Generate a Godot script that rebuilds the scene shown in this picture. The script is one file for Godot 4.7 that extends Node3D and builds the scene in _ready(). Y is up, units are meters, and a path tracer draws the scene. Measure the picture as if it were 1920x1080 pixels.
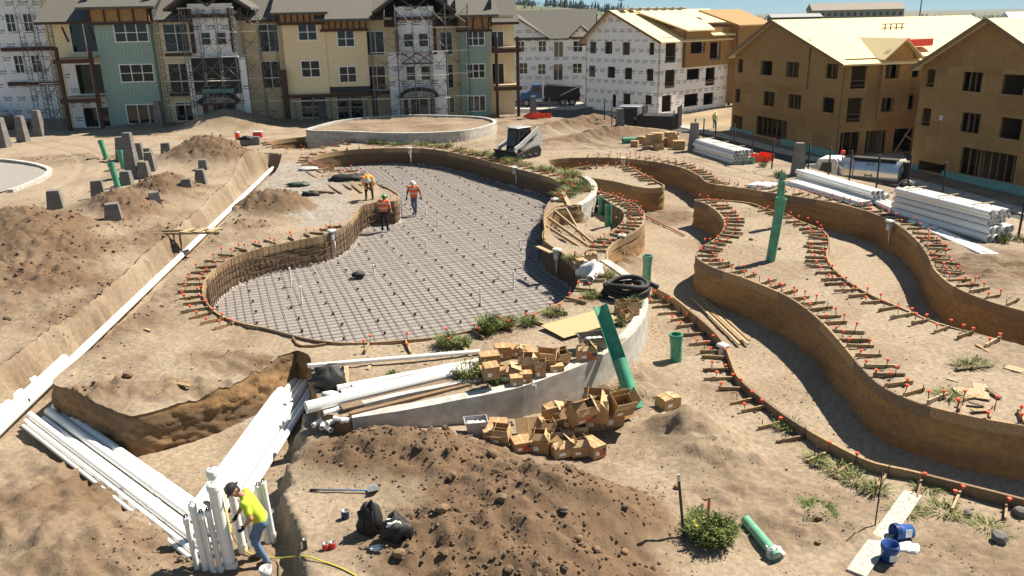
extends Node3D
# A construction site: a pool excavation with rebar, winding trenches, pipe runs and unfinished apartment houses.
# All lengths in metres; the deck round the pool is y = 0.

var rng := RandomNumberGenerator.new()
var taken := {}
var M := {}
var cache := {}
var n_big := FastNoiseLite.new()
var n_mid := FastNoiseLite.new()
var n_fine := FastNoiseLite.new()
var n_clod := FastNoiseLite.new()

# ---------------------------------------------------------------- naming and adding
func numbered(parent: Node, called: String) -> String:
	var k := str(parent.get_instance_id()) + called
	var n: int = taken.get(k, -1) + 1
	taken[k] = n
	return called if n == 0 else "%s_%03d" % [called, n]

func tag(o, label: String, category: String, group := "", kind := ""):
	o.set_meta("label", label)
	if category: o.set_meta("category", category)
	if group: o.set_meta("group", group)
	if kind: o.set_meta("kind", kind)
	return o

func thing(called: String, label: String, category: String, at := Vector3.ZERO, turn := 0.0, group := "") -> Node3D:
	var o := Node3D.new()
	o.name = numbered(self, called)
	add_child(o)
	o.position = at
	o.rotation.y = turn
	tag(o, label, category, group)
	return o

func part(parent: Node, called: String, mesh: Mesh, m: Material, xf := Transform3D.IDENTITY) -> MeshInstance3D:
	var o := MeshInstance3D.new()
	o.name = numbered(parent, called)
	o.mesh = mesh
	o.material_override = m
	o.transform = xf
	parent.add_child(o)
	return o

func structure(called: String, mesh: Mesh, m: Material) -> MeshInstance3D:
	var o := part(self, called, mesh, m)
	o.set_meta("kind", "structure")
	return o

const ORD := ["first", "second", "third", "fourth", "fifth", "sixth", "seventh", "eighth", "ninth", "tenth", "eleventh", "twelfth", "thirteenth", "fourteenth", "fifteenth", "sixteenth", "seventeenth", "eighteenth", "nineteenth", "twentieth"]
func ordinal(i: int) -> String:
	if i < 20: return ORD[i]
	var tens: String = ["twenty", "thirty", "forty", "fifty", "sixty", "seventy", "eighty"][(i + 1) / 10 - 2]
	var u := (i + 1) % 10
	if u == 0: return tens.trim_suffix("y") + "ieth"
	return tens + "-" + ORD[u - 1]

func at(p: Vector3, turn := 0.0) -> Transform3D:
	return Transform3D(Basis(Vector3.UP, turn), p)

# ---------------------------------------------------------------- mesh building
class Sh:
	var st := SurfaceTool.new()
	func _init(smooth := false):
		st.begin(Mesh.PRIMITIVE_TRIANGLES)
		st.set_smooth_group(0 if smooth else -1)
	func smooth(on: bool):
		st.set_smooth_group(0 if on else -1)
	func tri(a: Vector3, b: Vector3, c: Vector3):
		st.add_vertex(a); st.add_vertex(b); st.add_vertex(c)
	func quad(a: Vector3, b: Vector3, c: Vector3, d: Vector3):
		tri(a, b, c); tri(a, c, d)
	func col(c: Color):
		st.set_color(c)
	# a box with bevelled edges
	func box(c: Vector3, s: Vector3, bas := Basis.IDENTITY, bev := 0.0):
		var h := s * 0.5
		if bev <= 0.0:
			for ax in 3:
				for sg in [-1.0, 1.0]:
					var u := (ax + 1) % 3
					var v := (ax + 2) % 3
					var p := []
					for k in [[-1, -1], [1, -1], [1, 1], [-1, 1]]:
						var q := Vector3.ZERO
						q[ax] = sg * h[ax]; q[u] = k[0] * h[u]; q[v] = k[1] * h[v]
						p.append(c + bas * q)
					if sg > 0: quad(p[3], p[2], p[1], p[0])
					else: quad(p[0], p[1], p[2], p[3])
			return
		var b := minf(bev, minf(h.x, minf(h.y, h.z)) * 0.9)
		for ax in 3:
			var u := (ax + 1) % 3
			var v := (ax + 2) % 3
			for sg in [-1.0, 1.0]:
				var p := []
				for k in [[-1, -1], [1, -1], [1, 1], [-1, 1]]:
					var q := Vector3.ZERO
					q[ax] = sg * h[ax]; q[u] = k[0] * (h[u] - b); q[v] = k[1] * (h[v] - b)
					p.append(c + bas * q)
				if sg > 0: quad(p[3], p[2], p[1], p[0])
				else: quad(p[0], p[1], p[2], p[3])
			for su in [-1.0, 1.0]:
				for sv in [-1.0, 1.0]:
					var p := []
					for k in [[-1, 0], [1, 0], [1, 1], [-1, 1]]:
						var q := Vector3.ZERO
						q[ax] = k[0] * (h[ax] - b)
						q[u] = su * (h[u] if k[1] == 0 else h[u] - b)
						q[v] = sv * (h[v] - b if k[1] == 0 else h[v])
						p.append(c + bas * q)
					if su * sv > 0: quad(p[3], p[2], p[1], p[0])
					else: quad(p[0], p[1], p[2], p[3])
		for sx in [-1.0, 1.0]:
			for sy in [-1.0, 1.0]:
				for sz in [-1.0, 1.0]:
					var s3 := Vector3(sx, sy, sz)
					var a := c + bas * (s3 * Vector3(h.x, h.y - b, h.z - b))
					var e := c + bas * (s3 * Vector3(h.x - b, h.y, h.z - b))
					var f := c + bas * (s3 * Vector3(h.x - b, h.y - b, h.z))
					if sx * sy * sz > 0: tri(a, f, e)
					else: tri(a, e, f)
	# a bar between two points, w wide and t high
	func bar(a: Vector3, b: Vector3, w: float, t: float, upv := Vector3.UP):
		var z := (b - a)
		var L := z.length()
		z /= L
		var x := upv.cross(z)
		if x.length() < 0.01: x = Vector3.RIGHT.cross(z)
		x = x.normalized()
		box((a + b) * 0.5, Vector3(w, t, L), Basis(x, z.cross(x), z))
	# a swept round tube
	func tube(pts: Array, r, n := 8, caps := true):
		var prev := Vector3.ZERO
		var rings := []
		var x := Vector3.ZERO
		for i in pts.size():
			var d: Vector3
			if i == 0: d = pts[1] - pts[0]
			elif i == pts.size() - 1: d = pts[i] - pts[i - 1]
			else: d = (pts[i + 1] - pts[i]).normalized() + (pts[i] - pts[i - 1]).normalized()
			d = d.normalized()
			if i == 0:
				x = d.cross(Vector3.UP)
				if x.length() < 0.05: x = d.cross(Vector3.RIGHT)
			x = (x - d * x.dot(d)).normalized()
			var y := d.cross(x)
			var rr: float = r[i] if r is Array else r
			var ring := []
			for k in n:
				var a := TAU * k / n
				ring.append(pts[i] + (x * cos(a) + y * sin(a)) * rr)
			rings.append(ring)
		for i in pts.size() - 1:
			for k in n:
				var k2 := (k + 1) % n
				quad(rings[i][k], rings[i + 1][k], rings[i + 1][k2], rings[i][k2])
		if caps:
			for k in range(1, n - 1):
				tri(rings[0][0], rings[0][k], rings[0][k + 1])
				tri(rings[-1][0], rings[-1][k + 1], rings[-1][k])
	# an open pipe with wall thickness between two points
	func pipe(a: Vector3, b: Vector3, r: float, wall: float, n := 14):
		var d := (b - a).normalized()
		var x := d.cross(Vector3.UP)
		if x.length() < 0.05: x = d.cross(Vector3.RIGHT)
		x = x.normalized()
		var y := d.cross(x)
		var ri := r - wall
		for k in n:
			var e := x * cos(TAU * k / n) + y * sin(TAU * k / n)
			var f := x * cos(TAU * (k + 1) / n) + y * sin(TAU * (k + 1) / n)
			st.set_smooth_group(0)
			quad(a + e * r, b + e * r, b + f * r, a + f * r)
			st.set_smooth_group(1)
			quad(a + f * ri, b + f * ri, b + e * ri, a + e * ri)
			st.set_smooth_group(-1)
			quad(a + e * ri, a + e * r, a + f * r, a + f * ri)
			quad(b + f * ri, b + f * r, b + e * r, b + e * ri)
	# lathe: profile of [radius, height] about the y axis at c
	func lathe(c: Vector3, prof: Array, n := 16, bas := Basis.IDENTITY):
		for i in prof.size() - 1:
			for k in n:
				var a := TAU * k / n
				var b := TAU * (k + 1) / n
				var p := Vector3(cos(a), 0, sin(a))
				var q := Vector3(cos(b), 0, sin(b))
				var r0: float = prof[i][0]
				var r1: float = prof[i + 1][0]
				var y0 := Vector3(0, prof[i][1], 0)
				var y1 := Vector3(0, prof[i + 1][1], 0)
				if r0 > 0.0001: tri(c + bas * (p * r0 + y0), c + bas * (p * r1 + y1), c + bas * (q * r0 + y0))
				if r1 > 0.0001: tri(c + bas * (q * r0 + y0), c + bas * (p * r1 + y1), c + bas * (q * r1 + y1))
	# a flat outline (x, y) pushed out along z from z0 to z1
	func prism(poly: PackedVector2Array, z0: float, z1: float, xf := Transform3D.IDENTITY):
		var idx := Geometry2D.triangulate_polygon(poly)
		for i in range(0, idx.size(), 3):
			var a := poly[idx[i]]
			var b := poly[idx[i + 1]]
			var c := poly[idx[i + 2]]
			tri(xf * Vector3(a.x, a.y, z1), xf * Vector3(b.x, b.y, z1), xf * Vector3(c.x, c.y, z1))
			tri(xf * Vector3(a.x, a.y, z0), xf * Vector3(c.x, c.y, z0), xf * Vector3(b.x, b.y, z0))
		for i in poly.size():
			var a := poly[i]
			var b := poly[(i + 1) % poly.size()]
			quad(xf * Vector3(a.x, a.y, z0), xf * Vector3(b.x, b.y, z0), xf * Vector3(b.x, b.y, z1), xf * Vector3(a.x, a.y, z1))
	func done() -> ArrayMesh:
		st.generate_normals()
		return st.commit()

func box_mesh(s: Vector3, bev := 0.0) -> Mesh:
	var k := "box%s_%s" % [s, bev]
	if not cache.has(k):
		var b := Sh.new()
		b.box(Vector3.ZERO, s, Basis.IDENTITY, bev)
		cache[k] = b.done()
	return cache[k]

func pipe_mesh(L: float, r: float, n := 14) -> Mesh:
	var k := "pipe%.3f_%.3f_%d" % [L, r, n]
	if not cache.has(k):
		var b := Sh.new()
		b.pipe(Vector3(0, 0, -L / 2), Vector3(0, 0, L / 2), r, r * 0.1 + 0.003, n)
		cache[k] = b.done()
	return cache[k]

# the frame whose z axis runs from a to b
func along(a: Vector3, b: Vector3, upv := Vector3.UP) -> Transform3D:
	var z := (b - a).normalized()
	var x := upv.cross(z)
	if x.length() < 0.01: x = Vector3.RIGHT.cross(z)
	x = x.normalized()
	return Transform3D(Basis(x, z.cross(x), z), (a + b) * 0.5)

# ---------------------------------------------------------------- materials
func lin(r: float, g: float, b: float) -> Color:
	return Color(r, g, b).linear_to_srgb()

# grey picture of noise, seamless, between lo and hi
func noise_tex(freq: float, octaves: int, lo: float, hi: float, seed_: int, size := 512, kind := FastNoiseLite.TYPE_SIMPLEX_SMOOTH, normal := 0.0, sx := 1.0) -> ImageTexture:
	var n := FastNoiseLite.new()
	n.noise_type = kind
	n.frequency = freq
	n.fractal_octaves = octaves
	n.seed = seed_
	var img := n.get_seamless_image(size, size)
	img.convert(Image.FORMAT_RGB8)
	if normal > 0.0:
		img.bump_map_to_normal_map(normal)
	else:
		var d := img.get_data()
		for i in d.size(): d[i] = int(255.0 * lerpf(lo, hi, d[i] / 255.0))
		img = Image.create_from_data(size, size, false, Image.FORMAT_RGB8, d)
	img.generate_mipmaps()
	return ImageTexture.create_from_image(img)

func mat(c: Color, rough := 0.8, tex: Texture2D = null, scale := 1.0, nrm: Texture2D = null, depth := 1.0, metal := 0.0) -> StandardMaterial3D:
	var m := StandardMaterial3D.new()
	m.albedo_color = c
	m.roughness = rough
	m.metallic = metal
	if tex or nrm:
		m.uv1_triplanar = true
		m.uv1_world_triplanar = true
		m.uv1_scale = Vector3.ONE * scale
	if tex: m.albedo_texture = tex
	if nrm:
		m.normal_enabled = true
		m.normal_texture = nrm
		m.normal_scale = depth
	return m

func make_materials():
	var grit := noise_tex(0.05, 5, 0.62, 1.0, 3)
	var grit_n := noise_tex(0.06, 5, 0, 1, 5, 512, FastNoiseLite.TYPE_SIMPLEX_SMOOTH, 6.0)
	var soft := noise_tex(0.012, 5, 0.72, 1.0, 9)
	var speck := noise_tex(0.09, 2, 0.35, 1.0, 12, 512, FastNoiseLite.TYPE_CELLULAR)
	var speck_n := noise_tex(0.09, 2, 0, 1, 12, 512, FastNoiseLite.TYPE_CELLULAR, 8.0)
	M.soft = soft
	M.grit = grit
	var d := mat(Color.WHITE, 0.95, noise_tex(0.03, 6, 0.74, 1.0, 3), 0.37, grit_n, 0.3)
	d.vertex_color_use_as_albedo = true
	M.dirt = d
	var cl := mat(Color.WHITE, 0.95, grit, 1.3, grit_n, 1.0)
	cl.vertex_color_use_as_albedo = true
	M.clod = cl
	M.gravel = mat(lin(0.86, 0.79, 0.74), 0.95, speck, 1.1, speck_n, 1.5)
	M.gravel_rough = mat(lin(0.40, 0.34, 0.28), 0.95, speck, 1.0, speck_n, 1.5)
	M.concrete = mat(lin(0.6, 0.58, 0.54), 0.9, soft, 0.35, grit_n, 0.06)
	M.concrete2 = mat(lin(0.575, 0.555, 0.515), 0.9, soft, 0.45, grit_n, 0.06)
	M.block = mat(lin(0.25, 0.235, 0.22), 0.95, grit, 1.2, grit_n, 0.6)
	M.block2 = mat(lin(0.29, 0.275, 0.255), 0.95, grit, 1.2, grit_n, 0.6)
	M.mortar = mat(lin(0.2, 0.19, 0.175), 0.95)
	M.asphalt = mat(lin(0.075, 0.074, 0.073), 0.92, grit, 0.6)
	M.walk = mat(lin(0.5, 0.47, 0.42), 0.92, soft, 0.2)
	M.steel = mat(lin(0.12, 0.085, 0.065), 0.7, grit, 2.0, null, 1.0, 0.3)
	M.dark_steel = mat(lin(0.035, 0.033, 0.032), 0.6, null, 1.0, null, 1.0, 0.4)
	M.scaff = mat(lin(0.16, 0.155, 0.15), 0.55)
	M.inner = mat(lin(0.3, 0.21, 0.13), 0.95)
	M.alu = mat(lin(0.62, 0.6, 0.56), 0.6)
	M.galv = mat(lin(0.42, 0.42, 0.42), 0.45, soft, 1.0, null, 1.0, 0.6)
	var wood_t := noise_tex(0.02, 4, 0.6, 1.0, 21)
	M.wood = mat(lin(0.5, 0.34, 0.18), 0.85, wood_t, 1.6)
	M.wood2 = mat(lin(0.34, 0.22, 0.12), 0.85, wood_t, 1.9)
	M.wood_pale = mat(lin(0.6, 0.46, 0.27), 0.8, wood_t, 1.5)
	M.board_white = mat(lin(0.74, 0.7, 0.6), 0.8, noise_tex(0.02, 4, 0.6, 1.0, 22), 0.9)
	M.wood_old = mat(lin(0.3, 0.215, 0.14), 0.9, wood_t, 1.4)
	M.ply = mat(lin(0.36, 0.225, 0.11), 0.85, wood_t, 0.9)
	M.timber_brown = mat(lin(0.105, 0.036, 0.018), 0.7, wood_t, 0.8)
	M.cap = mat(lin(0.8, 0.075, 0.02), 0.5)
	M.pvc = mat(lin(0.82, 0.82, 0.795), 0.35)
	M.pvc_grey = mat(lin(0.68, 0.68, 0.66), 0.4)
	M.green = mat(lin(0.09, 0.4, 0.25), 0.38, soft, 0.7)
	M.green_pale = mat(lin(0.2, 0.5, 0.33), 0.4, soft, 0.7)
	M.black = mat(lin(0.012, 0.012, 0.013), 0.65)
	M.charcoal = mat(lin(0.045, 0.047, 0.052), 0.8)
	M.rubber = mat(lin(0.018, 0.018, 0.019), 0.75)
	M.card = mat(lin(0.56, 0.36, 0.18), 0.85, soft, 1.3)
	M.card2 = mat(lin(0.5, 0.31, 0.15), 0.85, soft, 1.3)
	M.card_in = mat(lin(0.66, 0.47, 0.26), 0.88, soft, 1.3)
	M.white = mat(lin(0.78, 0.78, 0.76), 0.6, soft, 0.9)
	M.frame = mat(lin(0.9, 0.9, 0.88), 0.5)
	M.paper = mat(lin(0.8, 0.8, 0.78), 0.9)
	M.red = mat(lin(0.55, 0.03, 0.025), 0.45)
	M.blue = mat(lin(0.025, 0.1, 0.38), 0.42, soft, 1.5)
	M.glass_dark = mat(lin(0.012, 0.014, 0.016), 0.04)
	M.foam_blue = mat(lin(0.2, 0.46, 0.48), 0.85, soft, 0.4)
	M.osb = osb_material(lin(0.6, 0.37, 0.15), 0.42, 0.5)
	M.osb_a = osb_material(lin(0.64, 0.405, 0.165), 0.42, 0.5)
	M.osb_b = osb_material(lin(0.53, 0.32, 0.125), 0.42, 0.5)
	M.osb_roof_glare = osb_material(lin(0.92, 0.77, 0.46), 0.42, 0.8)  # same strand board, paled so its colour holds the sun's glare on roofs
	M.osb_sheet = osb_material(lin(0.66, 0.53, 0.3), 1.2)
	M.wrap = wrap_material()
	M.shingle = mat(lin(0.15, 0.142, 0.125), 0.95, noise_tex(0.035, 3, 0.72, 1.0, 31), 0.35)
	var faint := noise_tex(0.02, 3, 0.92, 1.0, 41)
	M.yellow_siding = mat(lin(0.9, 0.74, 0.46), 0.85, faint, 0.3)
	M.teal = mat(lin(0.34, 0.475, 0.41), 0.8, faint, 0.3)
	M.tan_panel = mat(lin(0.5, 0.29, 0.12), 0.85, soft, 0.6)
	M.grass = mat(lin(0.115, 0.15, 0.035), 0.8)
	M.grass.backlight = Color(0.12, 0.14, 0.03)
	M.grass2 = mat(lin(0.17, 0.185, 0.06), 0.85)
	M.grass2.backlight = Color(0.12, 0.12, 0.04)

# strand board: short flakes of varying tone in all directions
func osb_material(c: Color, scale: float, lo := 0.62) -> StandardMaterial3D:
	var key := "osb%.2f" % lo
	if not cache.has(key):
		rng.seed = 77
		var img := Image.create(512, 512, false, Image.FORMAT_RGB8)
		img.fill(Color(0.5 + lo * 0.5, 0.5 + lo * 0.5, 0.5 + lo * 0.5))
		for i in 5200:
			var v := rng.randf_range(lo, 1.0)
			var w := rng.randi_range(5, 20)
			var h := rng.randi_range(2, 5)
			if rng.randf() < 0.5:
				var t := w; w = h; h = t
			img.fill_rect(Rect2i(rng.randi_range(0, 511), rng.randi_range(0, 511), w, h), Color(v, v * rng.randf_range(0.95, 1.0), v * rng.randf_range(0.88, 1.0)))
		img.generate_mipmaps()
		cache[key] = ImageTexture.create_from_image(img)
	return mat(c, 0.88, cache[key], scale)

# house wrap with its printed word
const GLYPH := {
	"T": ["11111", "00100", "00100", "00100", "00100", "00100", "00100", "00000", "00000"],
	"y": ["00000", "00000", "10001", "10001", "10001", "01111", "00001", "00001", "01110"],
	"v": ["00000", "00000", "10001", "10001", "01010", "01010", "00100", "00000", "00000"],
	"e": ["00000", "00000", "01110", "10001", "11111", "10000", "01110", "00000", "00000"],
	"k": ["10000", "10000", "10010", "10100", "11000", "10100", "10010", "00000", "00000"]}
func wrap_image(w: int, h: int, spots: Array, px: int, ink: Color) -> ImageTexture:
	rng.seed = 5
	var img := Image.create(w, h, false, Image.FORMAT_RGB8)
	img.fill(Color(0.97, 0.97, 0.97))
	for i in 40:
		var v := rng.randf_range(0.93, 1.0)
		img.fill_rect(Rect2i(rng.randi_range(0, w), rng.randi_range(0, h), rng.randi_range(10, 80), rng.randi_range(10, 80)), Color(v, v, v))
	for s in spots:
		var x: int = s[0]
		for ch in "Tyvek":
			for r in 9:
				for c in 5:
					if GLYPH[ch][r][c] == "1":
						img.fill_rect(Rect2i((x + c * px) % w, s[1] + r * px, px + px / 2, px), ink)
			x += 6 * px
		for k in 12:
			img.fill_rect(Rect2i((s[0] + 2 * px + k * 2 * px) % w, s[1] + 11 * px, 2 * px - 1, 2 * px + 1), ink)
	img.generate_mipmaps()
	return ImageTexture.create_from_image(img)

func wrap_material() -> StandardMaterial3D:
	var m := StandardMaterial3D.new()
	m.albedo_color = lin(0.94, 0.95, 0.98)
	m.roughness = 0.55
	m.albedo_texture = wrap_image(512, 512, [[20, 60], [276, 60], [148, 316], [404, 316]], 6, Color(0.05, 0.07, 0.13))
	return m

# ---------------------------------------------------------------- plan curves (x, z)
func v2(a: Array) -> PackedVector2Array:
	var r := PackedVector2Array()
	for i in range(0, a.size(), 2): r.append(Vector2(a[i], a[i + 1]))
	return r

# a smooth curve through the points, sampled about every step metres
func curve(a: Array, step := 0.25, closed := false) -> PackedVector2Array:
	var p := v2(a)
	var n := p.size()
	var r := PackedVector2Array()
	for i in (n if closed else n - 1):
		var p1 := p[i]
		var p2 := p[(i + 1) % n]
		var p0 := p[(i - 1 + n) % n] if closed or i > 0 else p1 * 2 - p2
		var p3 := p[(i + 2) % n] if closed or i < n - 2 else p2 * 2 - p1
		var k := maxi(1, int(p1.distance_to(p2) / step))
		for j in k: r.append(p1.cubic_interpolate_in_time(p2, p0, p3, float(j) / k, p1.distance_to(p2) + 0.001, -p0.distance_to(p1) - 0.001, p1.distance_to(p2) + p2.distance_to(p3) + 0.002))
	if not closed: r.append(p[n - 1])
	return r

var C := {}          # named curves
var gx := PackedFloat32Array()
var gz := PackedFloat32Array()

func make_curves():
	C.pool = curve([-10.239, -25.754, -10.606, -27.059, -10.7, -28.667, -10.395, -30.203, -9.656, -31.218, -8.627, -32.193, -7.801, -32.895, -7.355, -33.661, -7.165, -34.582, -7.109, -36.497, -6.994, -38.614, -6.425, -39.278, -5.702, -39.327, -5.581, -40.447, -6.151, -42.116, -7.486, -44.457, -9.541, -47.639, -11.464, -50.059, -12.726, -51.992, -12.935, -54.139, -11.5, -56.229, -8.689, -57.04, -6.617, -56.744, -4.477, -55.248, -2.571, -52.748, -1.149, -50.3, 0.462, -47.66, 1.642, -45.796, 2.508, -44.091, 2.831, -42.411, 2.447, -40.258, 1.876, -38.442, 1.556, -36.427, 1.458, -33.718, 1.309, -31.366, 1.591, -30.31, 2.078, -29.084, 2.317, -27.438, 2.226, -25.918, 1.938, -24.715, 1.437, -23.772, 0.62, -22.914, -0.332, -22.208, -1.236, -21.623, -2.108, -21.184, -2.978, -20.996, -3.987, -20.859, -4.728, -20.901, -5.515, -21.142, -6.294, -21.59, -7.128, -22.141, -8.066, -22.677, -8.912, -23.416, -9.623, -24.438], 0.25, true)
	C.platform = curve([-15.01, -53.978, -14.366, -51.003, -13.348, -41.517, -12.563, -33.568, -12.069, -28.171, -11.768, -24.324, -11.649, -21.574, -11.677, -19.574, -11.632, -18.911, -10.965, -18.316, -10.135, -17.685, -9.317, -17.144, -8.695, -16.794, -7.926, -17.381, -7.064, -18.181, -6.454, -19.231, -6.051, -20.332, -5.883, -20.584], 0.1)
	C.mouth = curve([-5.883, -20.584, -5.482, -20.227, -5.2, -19.299, -4.758, -17.857, -4.259, -16.692, -3.623, -16.378], 0.25)
	C.wallb = curve([-3.623, -16.378, -2.475, -16.714, -1.171, -17.222, -0.053, -17.683, 1.142, -18.54, 2.164, -19.452, 3.195, -20.877, 3.863, -22.484, 4.197, -24.044, 4.154, -25.725, 3.829, -27.263, 3.462, -28.416], 0.25)
	C.isl2 = curve([3.462, -28.416, 3.585, -29.473, 3.923, -30.588, 4.504, -31.511, 5.175, -32.571, 5.704, -34.098, 5.945, -35.9, 5.835, -37.575, 5.392, -38.936, 4.872, -40.003, 4.337, -40.989], 0.2)
	C.gap = curve([4.337, -40.989, 4.107, -42.27, 3.811, -44.727, 3.006, -47.348, 2.418, -49.261], 0.3)
	C.outer = curve([2.418, -49.261, 2.411, -50.434, 3.003, -50.961, 4.851, -51.127, 7.122, -50.622, 8.828, -49.016, 9.988, -46.842, 10.373, -44.438, 10.519, -41.989, 11.928, -40.576, 12.695, -39.565, 13.842, -38.311, 14.88, -37.018, 15.641, -35.289, 15.927, -32.795, 15.592, -30.335, 14.972, -28.15, 14.247, -25.945, 14.073, -24.267, 14.381, -23.031, 14.844, -22.205, 15.513, -21.331], 0.25)
	C.brink = curve([-12.903, -15.073, -13.364, -18.284, -13.534, -20.268, -13.658, -21.936, -13.61, -23.333, -13.678, -25.328, -13.893, -27.538, -14.168, -30.423, -14.613, -34.2, -15.038, -38.934, -15.899, -45.562, -16.788, -52.517, -16.186, -55.706, -15.372, -55.365], 0.3)
	C.isl1 = curve([3.189, -45.946, 3.728, -47.437, 5.225, -48.342, 6.733, -47.785, 7.432, -45.274, 7.756, -43.186, 7.81, -41.438, 7.199, -41.227, 6.476, -41.866, 5.546, -43.286, 4.378, -44.502], 0.2, true)
	C.isl3 = curve([8.804, -38.221, 9.94, -37.985, 11.041, -37.403, 11.578, -35.894, 11.975, -35.116, 12.201, -33.507, 12.424, -32.742, 12.535, -31.671, 12.183, -30.223, 11.432, -28.426, 11.148, -27.363, 10.965, -25.305, 11.12, -23.943, 11.506, -22.692, 11.875, -21.467, 12.408, -20.696, 13.22, -19.623, 14.088, -17.96, 12.044, -14.993, 10.747, -15.401, 9.705, -15.987, 9.051, -16.565, 8.671, -17.335, 8.617, -18.405, 8.693, -19.587, 8.789, -21.74, 8.574, -23.857, 7.801, -25.816, 6.939, -27.418, 6.75, -28.51, 7.194, -29.782, 7.79, -30.586, 8.563, -32.014, 9.126, -33.979, 9.257, -36.011, 9.066, -37.485], 0.25, true)
	C.f1 = curve([5.001, -27.435, 5.469, -26.243, 5.809, -24.639, 6.093, -22.98, 6.145, -21.92, 6.028, -20.766, 5.935, -19.713, 6.187, -18.428, 6.631, -17.006, 7.109, -15.99, 7.614, -15.242, 8.153, -14.941, 8.817, -14.501, 9.45, -14.083, 10.188, -13.569], 0.25)
	C.kidney = curve([-17.9, -61.243, -17.031, -62.805, -15.584, -63.759, -13.524, -62.557, -11.951, -60.628, -12.276, -59.074, -13.336, -57.951, -14.307, -57.592, -15.956, -58.325, -17.147, -59.785], 0.25, true)
	C.ring = curve([-15.205, -62.615, -12.393, -61.223, -9.026, -59.781, -5.888, -59.271, -3.617, -59.778, -1.938, -61.951, -1.093, -64.452, -1.337, -66.629, -2.566, -68.745, -5.083, -70.011, -8.345, -71.04, -11.443, -70.423, -13.723, -68.157, -14.827, -65.161], 0.4, true)
	C.fence = v2([1.0, -77.0, 5.0, -71.6, 8.0, -68.0, 12.4, -61.7, 13.9, -57.0, 15.2, -50.0, 16.6, -44.5, 18.2, -40.0, 20.0, -35.5, 20.6, -30.4, 21.2, -20.0, 22, -5])
	C.bank = curve([-5.379, -20.667, -5.088, -18.37, -4.945, -16.484, -4.776, -15.326, -4.749, -14.399, -4.378, -13.288, -4.081, -12.621, -3.78, -11.933, -3.221, -10.971, -1.522, -8.273], 0.25)
	C.ruts = [curve([-24.285, -36.515, -23.303, -39.152, -24.288, -45.258, -26.249, -51.515, -30.627, -58.651, -35.379, -63.282, -39.998, -66.322], 0.4), curve([-27.851, -41.435, -24.978, -42.189, -25.237, -50.438, -25.372, -57.92, -21.954, -63.559, -17.225, -67.821], 0.4), curve([-0.548, -60.282, 2.305, -63.348, 5.239, -59.396, 7.241, -54.071, 9.952, -49.847, 11.245, -45.651], 0.4), curve([0.194, -54.367, 3.209, -57.575, 6.466, -56.587, 9.347, -51.997, 11.646, -47.351, 13.595, -42.521], 0.4), curve([-1.02, -67.145, 2.042, -68.01, 5.137, -62.89, 7.314, -57.482], 0.4), curve([-35.303, -64.709, -30.298, -66.676, -23.693, -63.826, -17.914, -56.884], 0.4)]
	C.hollow = curve([3.167, -37.38, 3.659, -38.382, 4.137, -40.08, 4.378, -41.12, 4.576, -39.269, 4.896, -37.669, 5.083, -36.089, 4.778, -34.182, 4.135, -32.662, 3.509, -31.346, 3.023, -30.271, 2.325, -30.798, 1.811, -31.992, 1.643, -33.796, 1.713, -35.669, 2.076, -36.594, 2.649, -37.092], 0.25, true)
	var lo := PackedVector2Array()
	for k in ["platform", "mouth", "wallb", "isl2", "gap", "outer"]: lo.append_array(C[k])
	lo.append_array(v2([17.5, -20.0, 18.0, -6.0, -20.0, -6.0]))
	lo.append_array(C.brink)
	C.low = lo

# distance to a polyline for every grid point closer than R; the others keep R
func dist_field(line: PackedVector2Array, R: float, closed := false) -> PackedFloat32Array:
	var nx := gx.size()
	var f := PackedFloat32Array()
	f.resize(nx * gz.size())
	f.fill(R)
	stamp(f, line, R, closed)
	return f

func stamp(f: PackedFloat32Array, line: PackedVector2Array, R: float, closed := false):
	var nx := gx.size()
	var n := line.size()
	for s in (n if closed else n - 1):
		var a := line[s]
		var b := line[(s + 1) % n]
		var ab := b - a
		var l2 := maxf(ab.length_squared(), 1e-9)
		var i0 := maxi(0, gx.bsearch(minf(a.x, b.x) - R))
		var i1 := mini(nx - 1, gx.bsearch(maxf(a.x, b.x) + R))
		var j0 := maxi(0, gz.bsearch(minf(a.y, b.y) - R))
		var j1 := mini(gz.size() - 1, gz.bsearch(maxf(a.y, b.y) + R))
		for j in range(j0, j1 + 1):
			var z := gz[j] - a.y
			for i in range(i0, i1 + 1):
				var x := gx[i] - a.x
				var t := clampf((x * ab.x + z * ab.y) / l2, 0.0, 1.0)
				var dx := x - ab.x * t
				var dz := z - ab.y * t
				var q := dx * dx + dz * dz
				var k := j * nx + i
				if q < R * R:
					q = sqrt(q)
					if q < f[k]: f[k] = q

func inside(poly: PackedVector2Array) -> PackedByteArray:
	var r := Rect2(poly[0], Vector2.ZERO)
	for p in poly: r = r.expand(p)
	var nx := gx.size()
	var out := PackedByteArray()
	out.resize(nx * gz.size())
	for j in gz.size():
		var z := gz[j]
		if z < r.position.y or z > r.end.y: continue
		for i in nx:
			var x := gx[i]
			if x >= r.position.x and x <= r.end.x and Geometry2D.is_point_in_polygon(Vector2(x, z), poly): out[j * nx + i] = 1
	return out

# heaps of soil: x, z, radius along x, radius along z, height, roughness, tone (0 dry .. 1 dark)
var heaps_top := []
var heaps_low := []
func heap(list: Array, p: Vector3, rx: float, rz: float, h: float, rough: float, tone: float, turn := 0.0):
	list.append([p.x, p.z, rx, rz, h, rough, tone, cos(turn), sin(turn), maxf(rx, rz) * 2.2])

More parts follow.
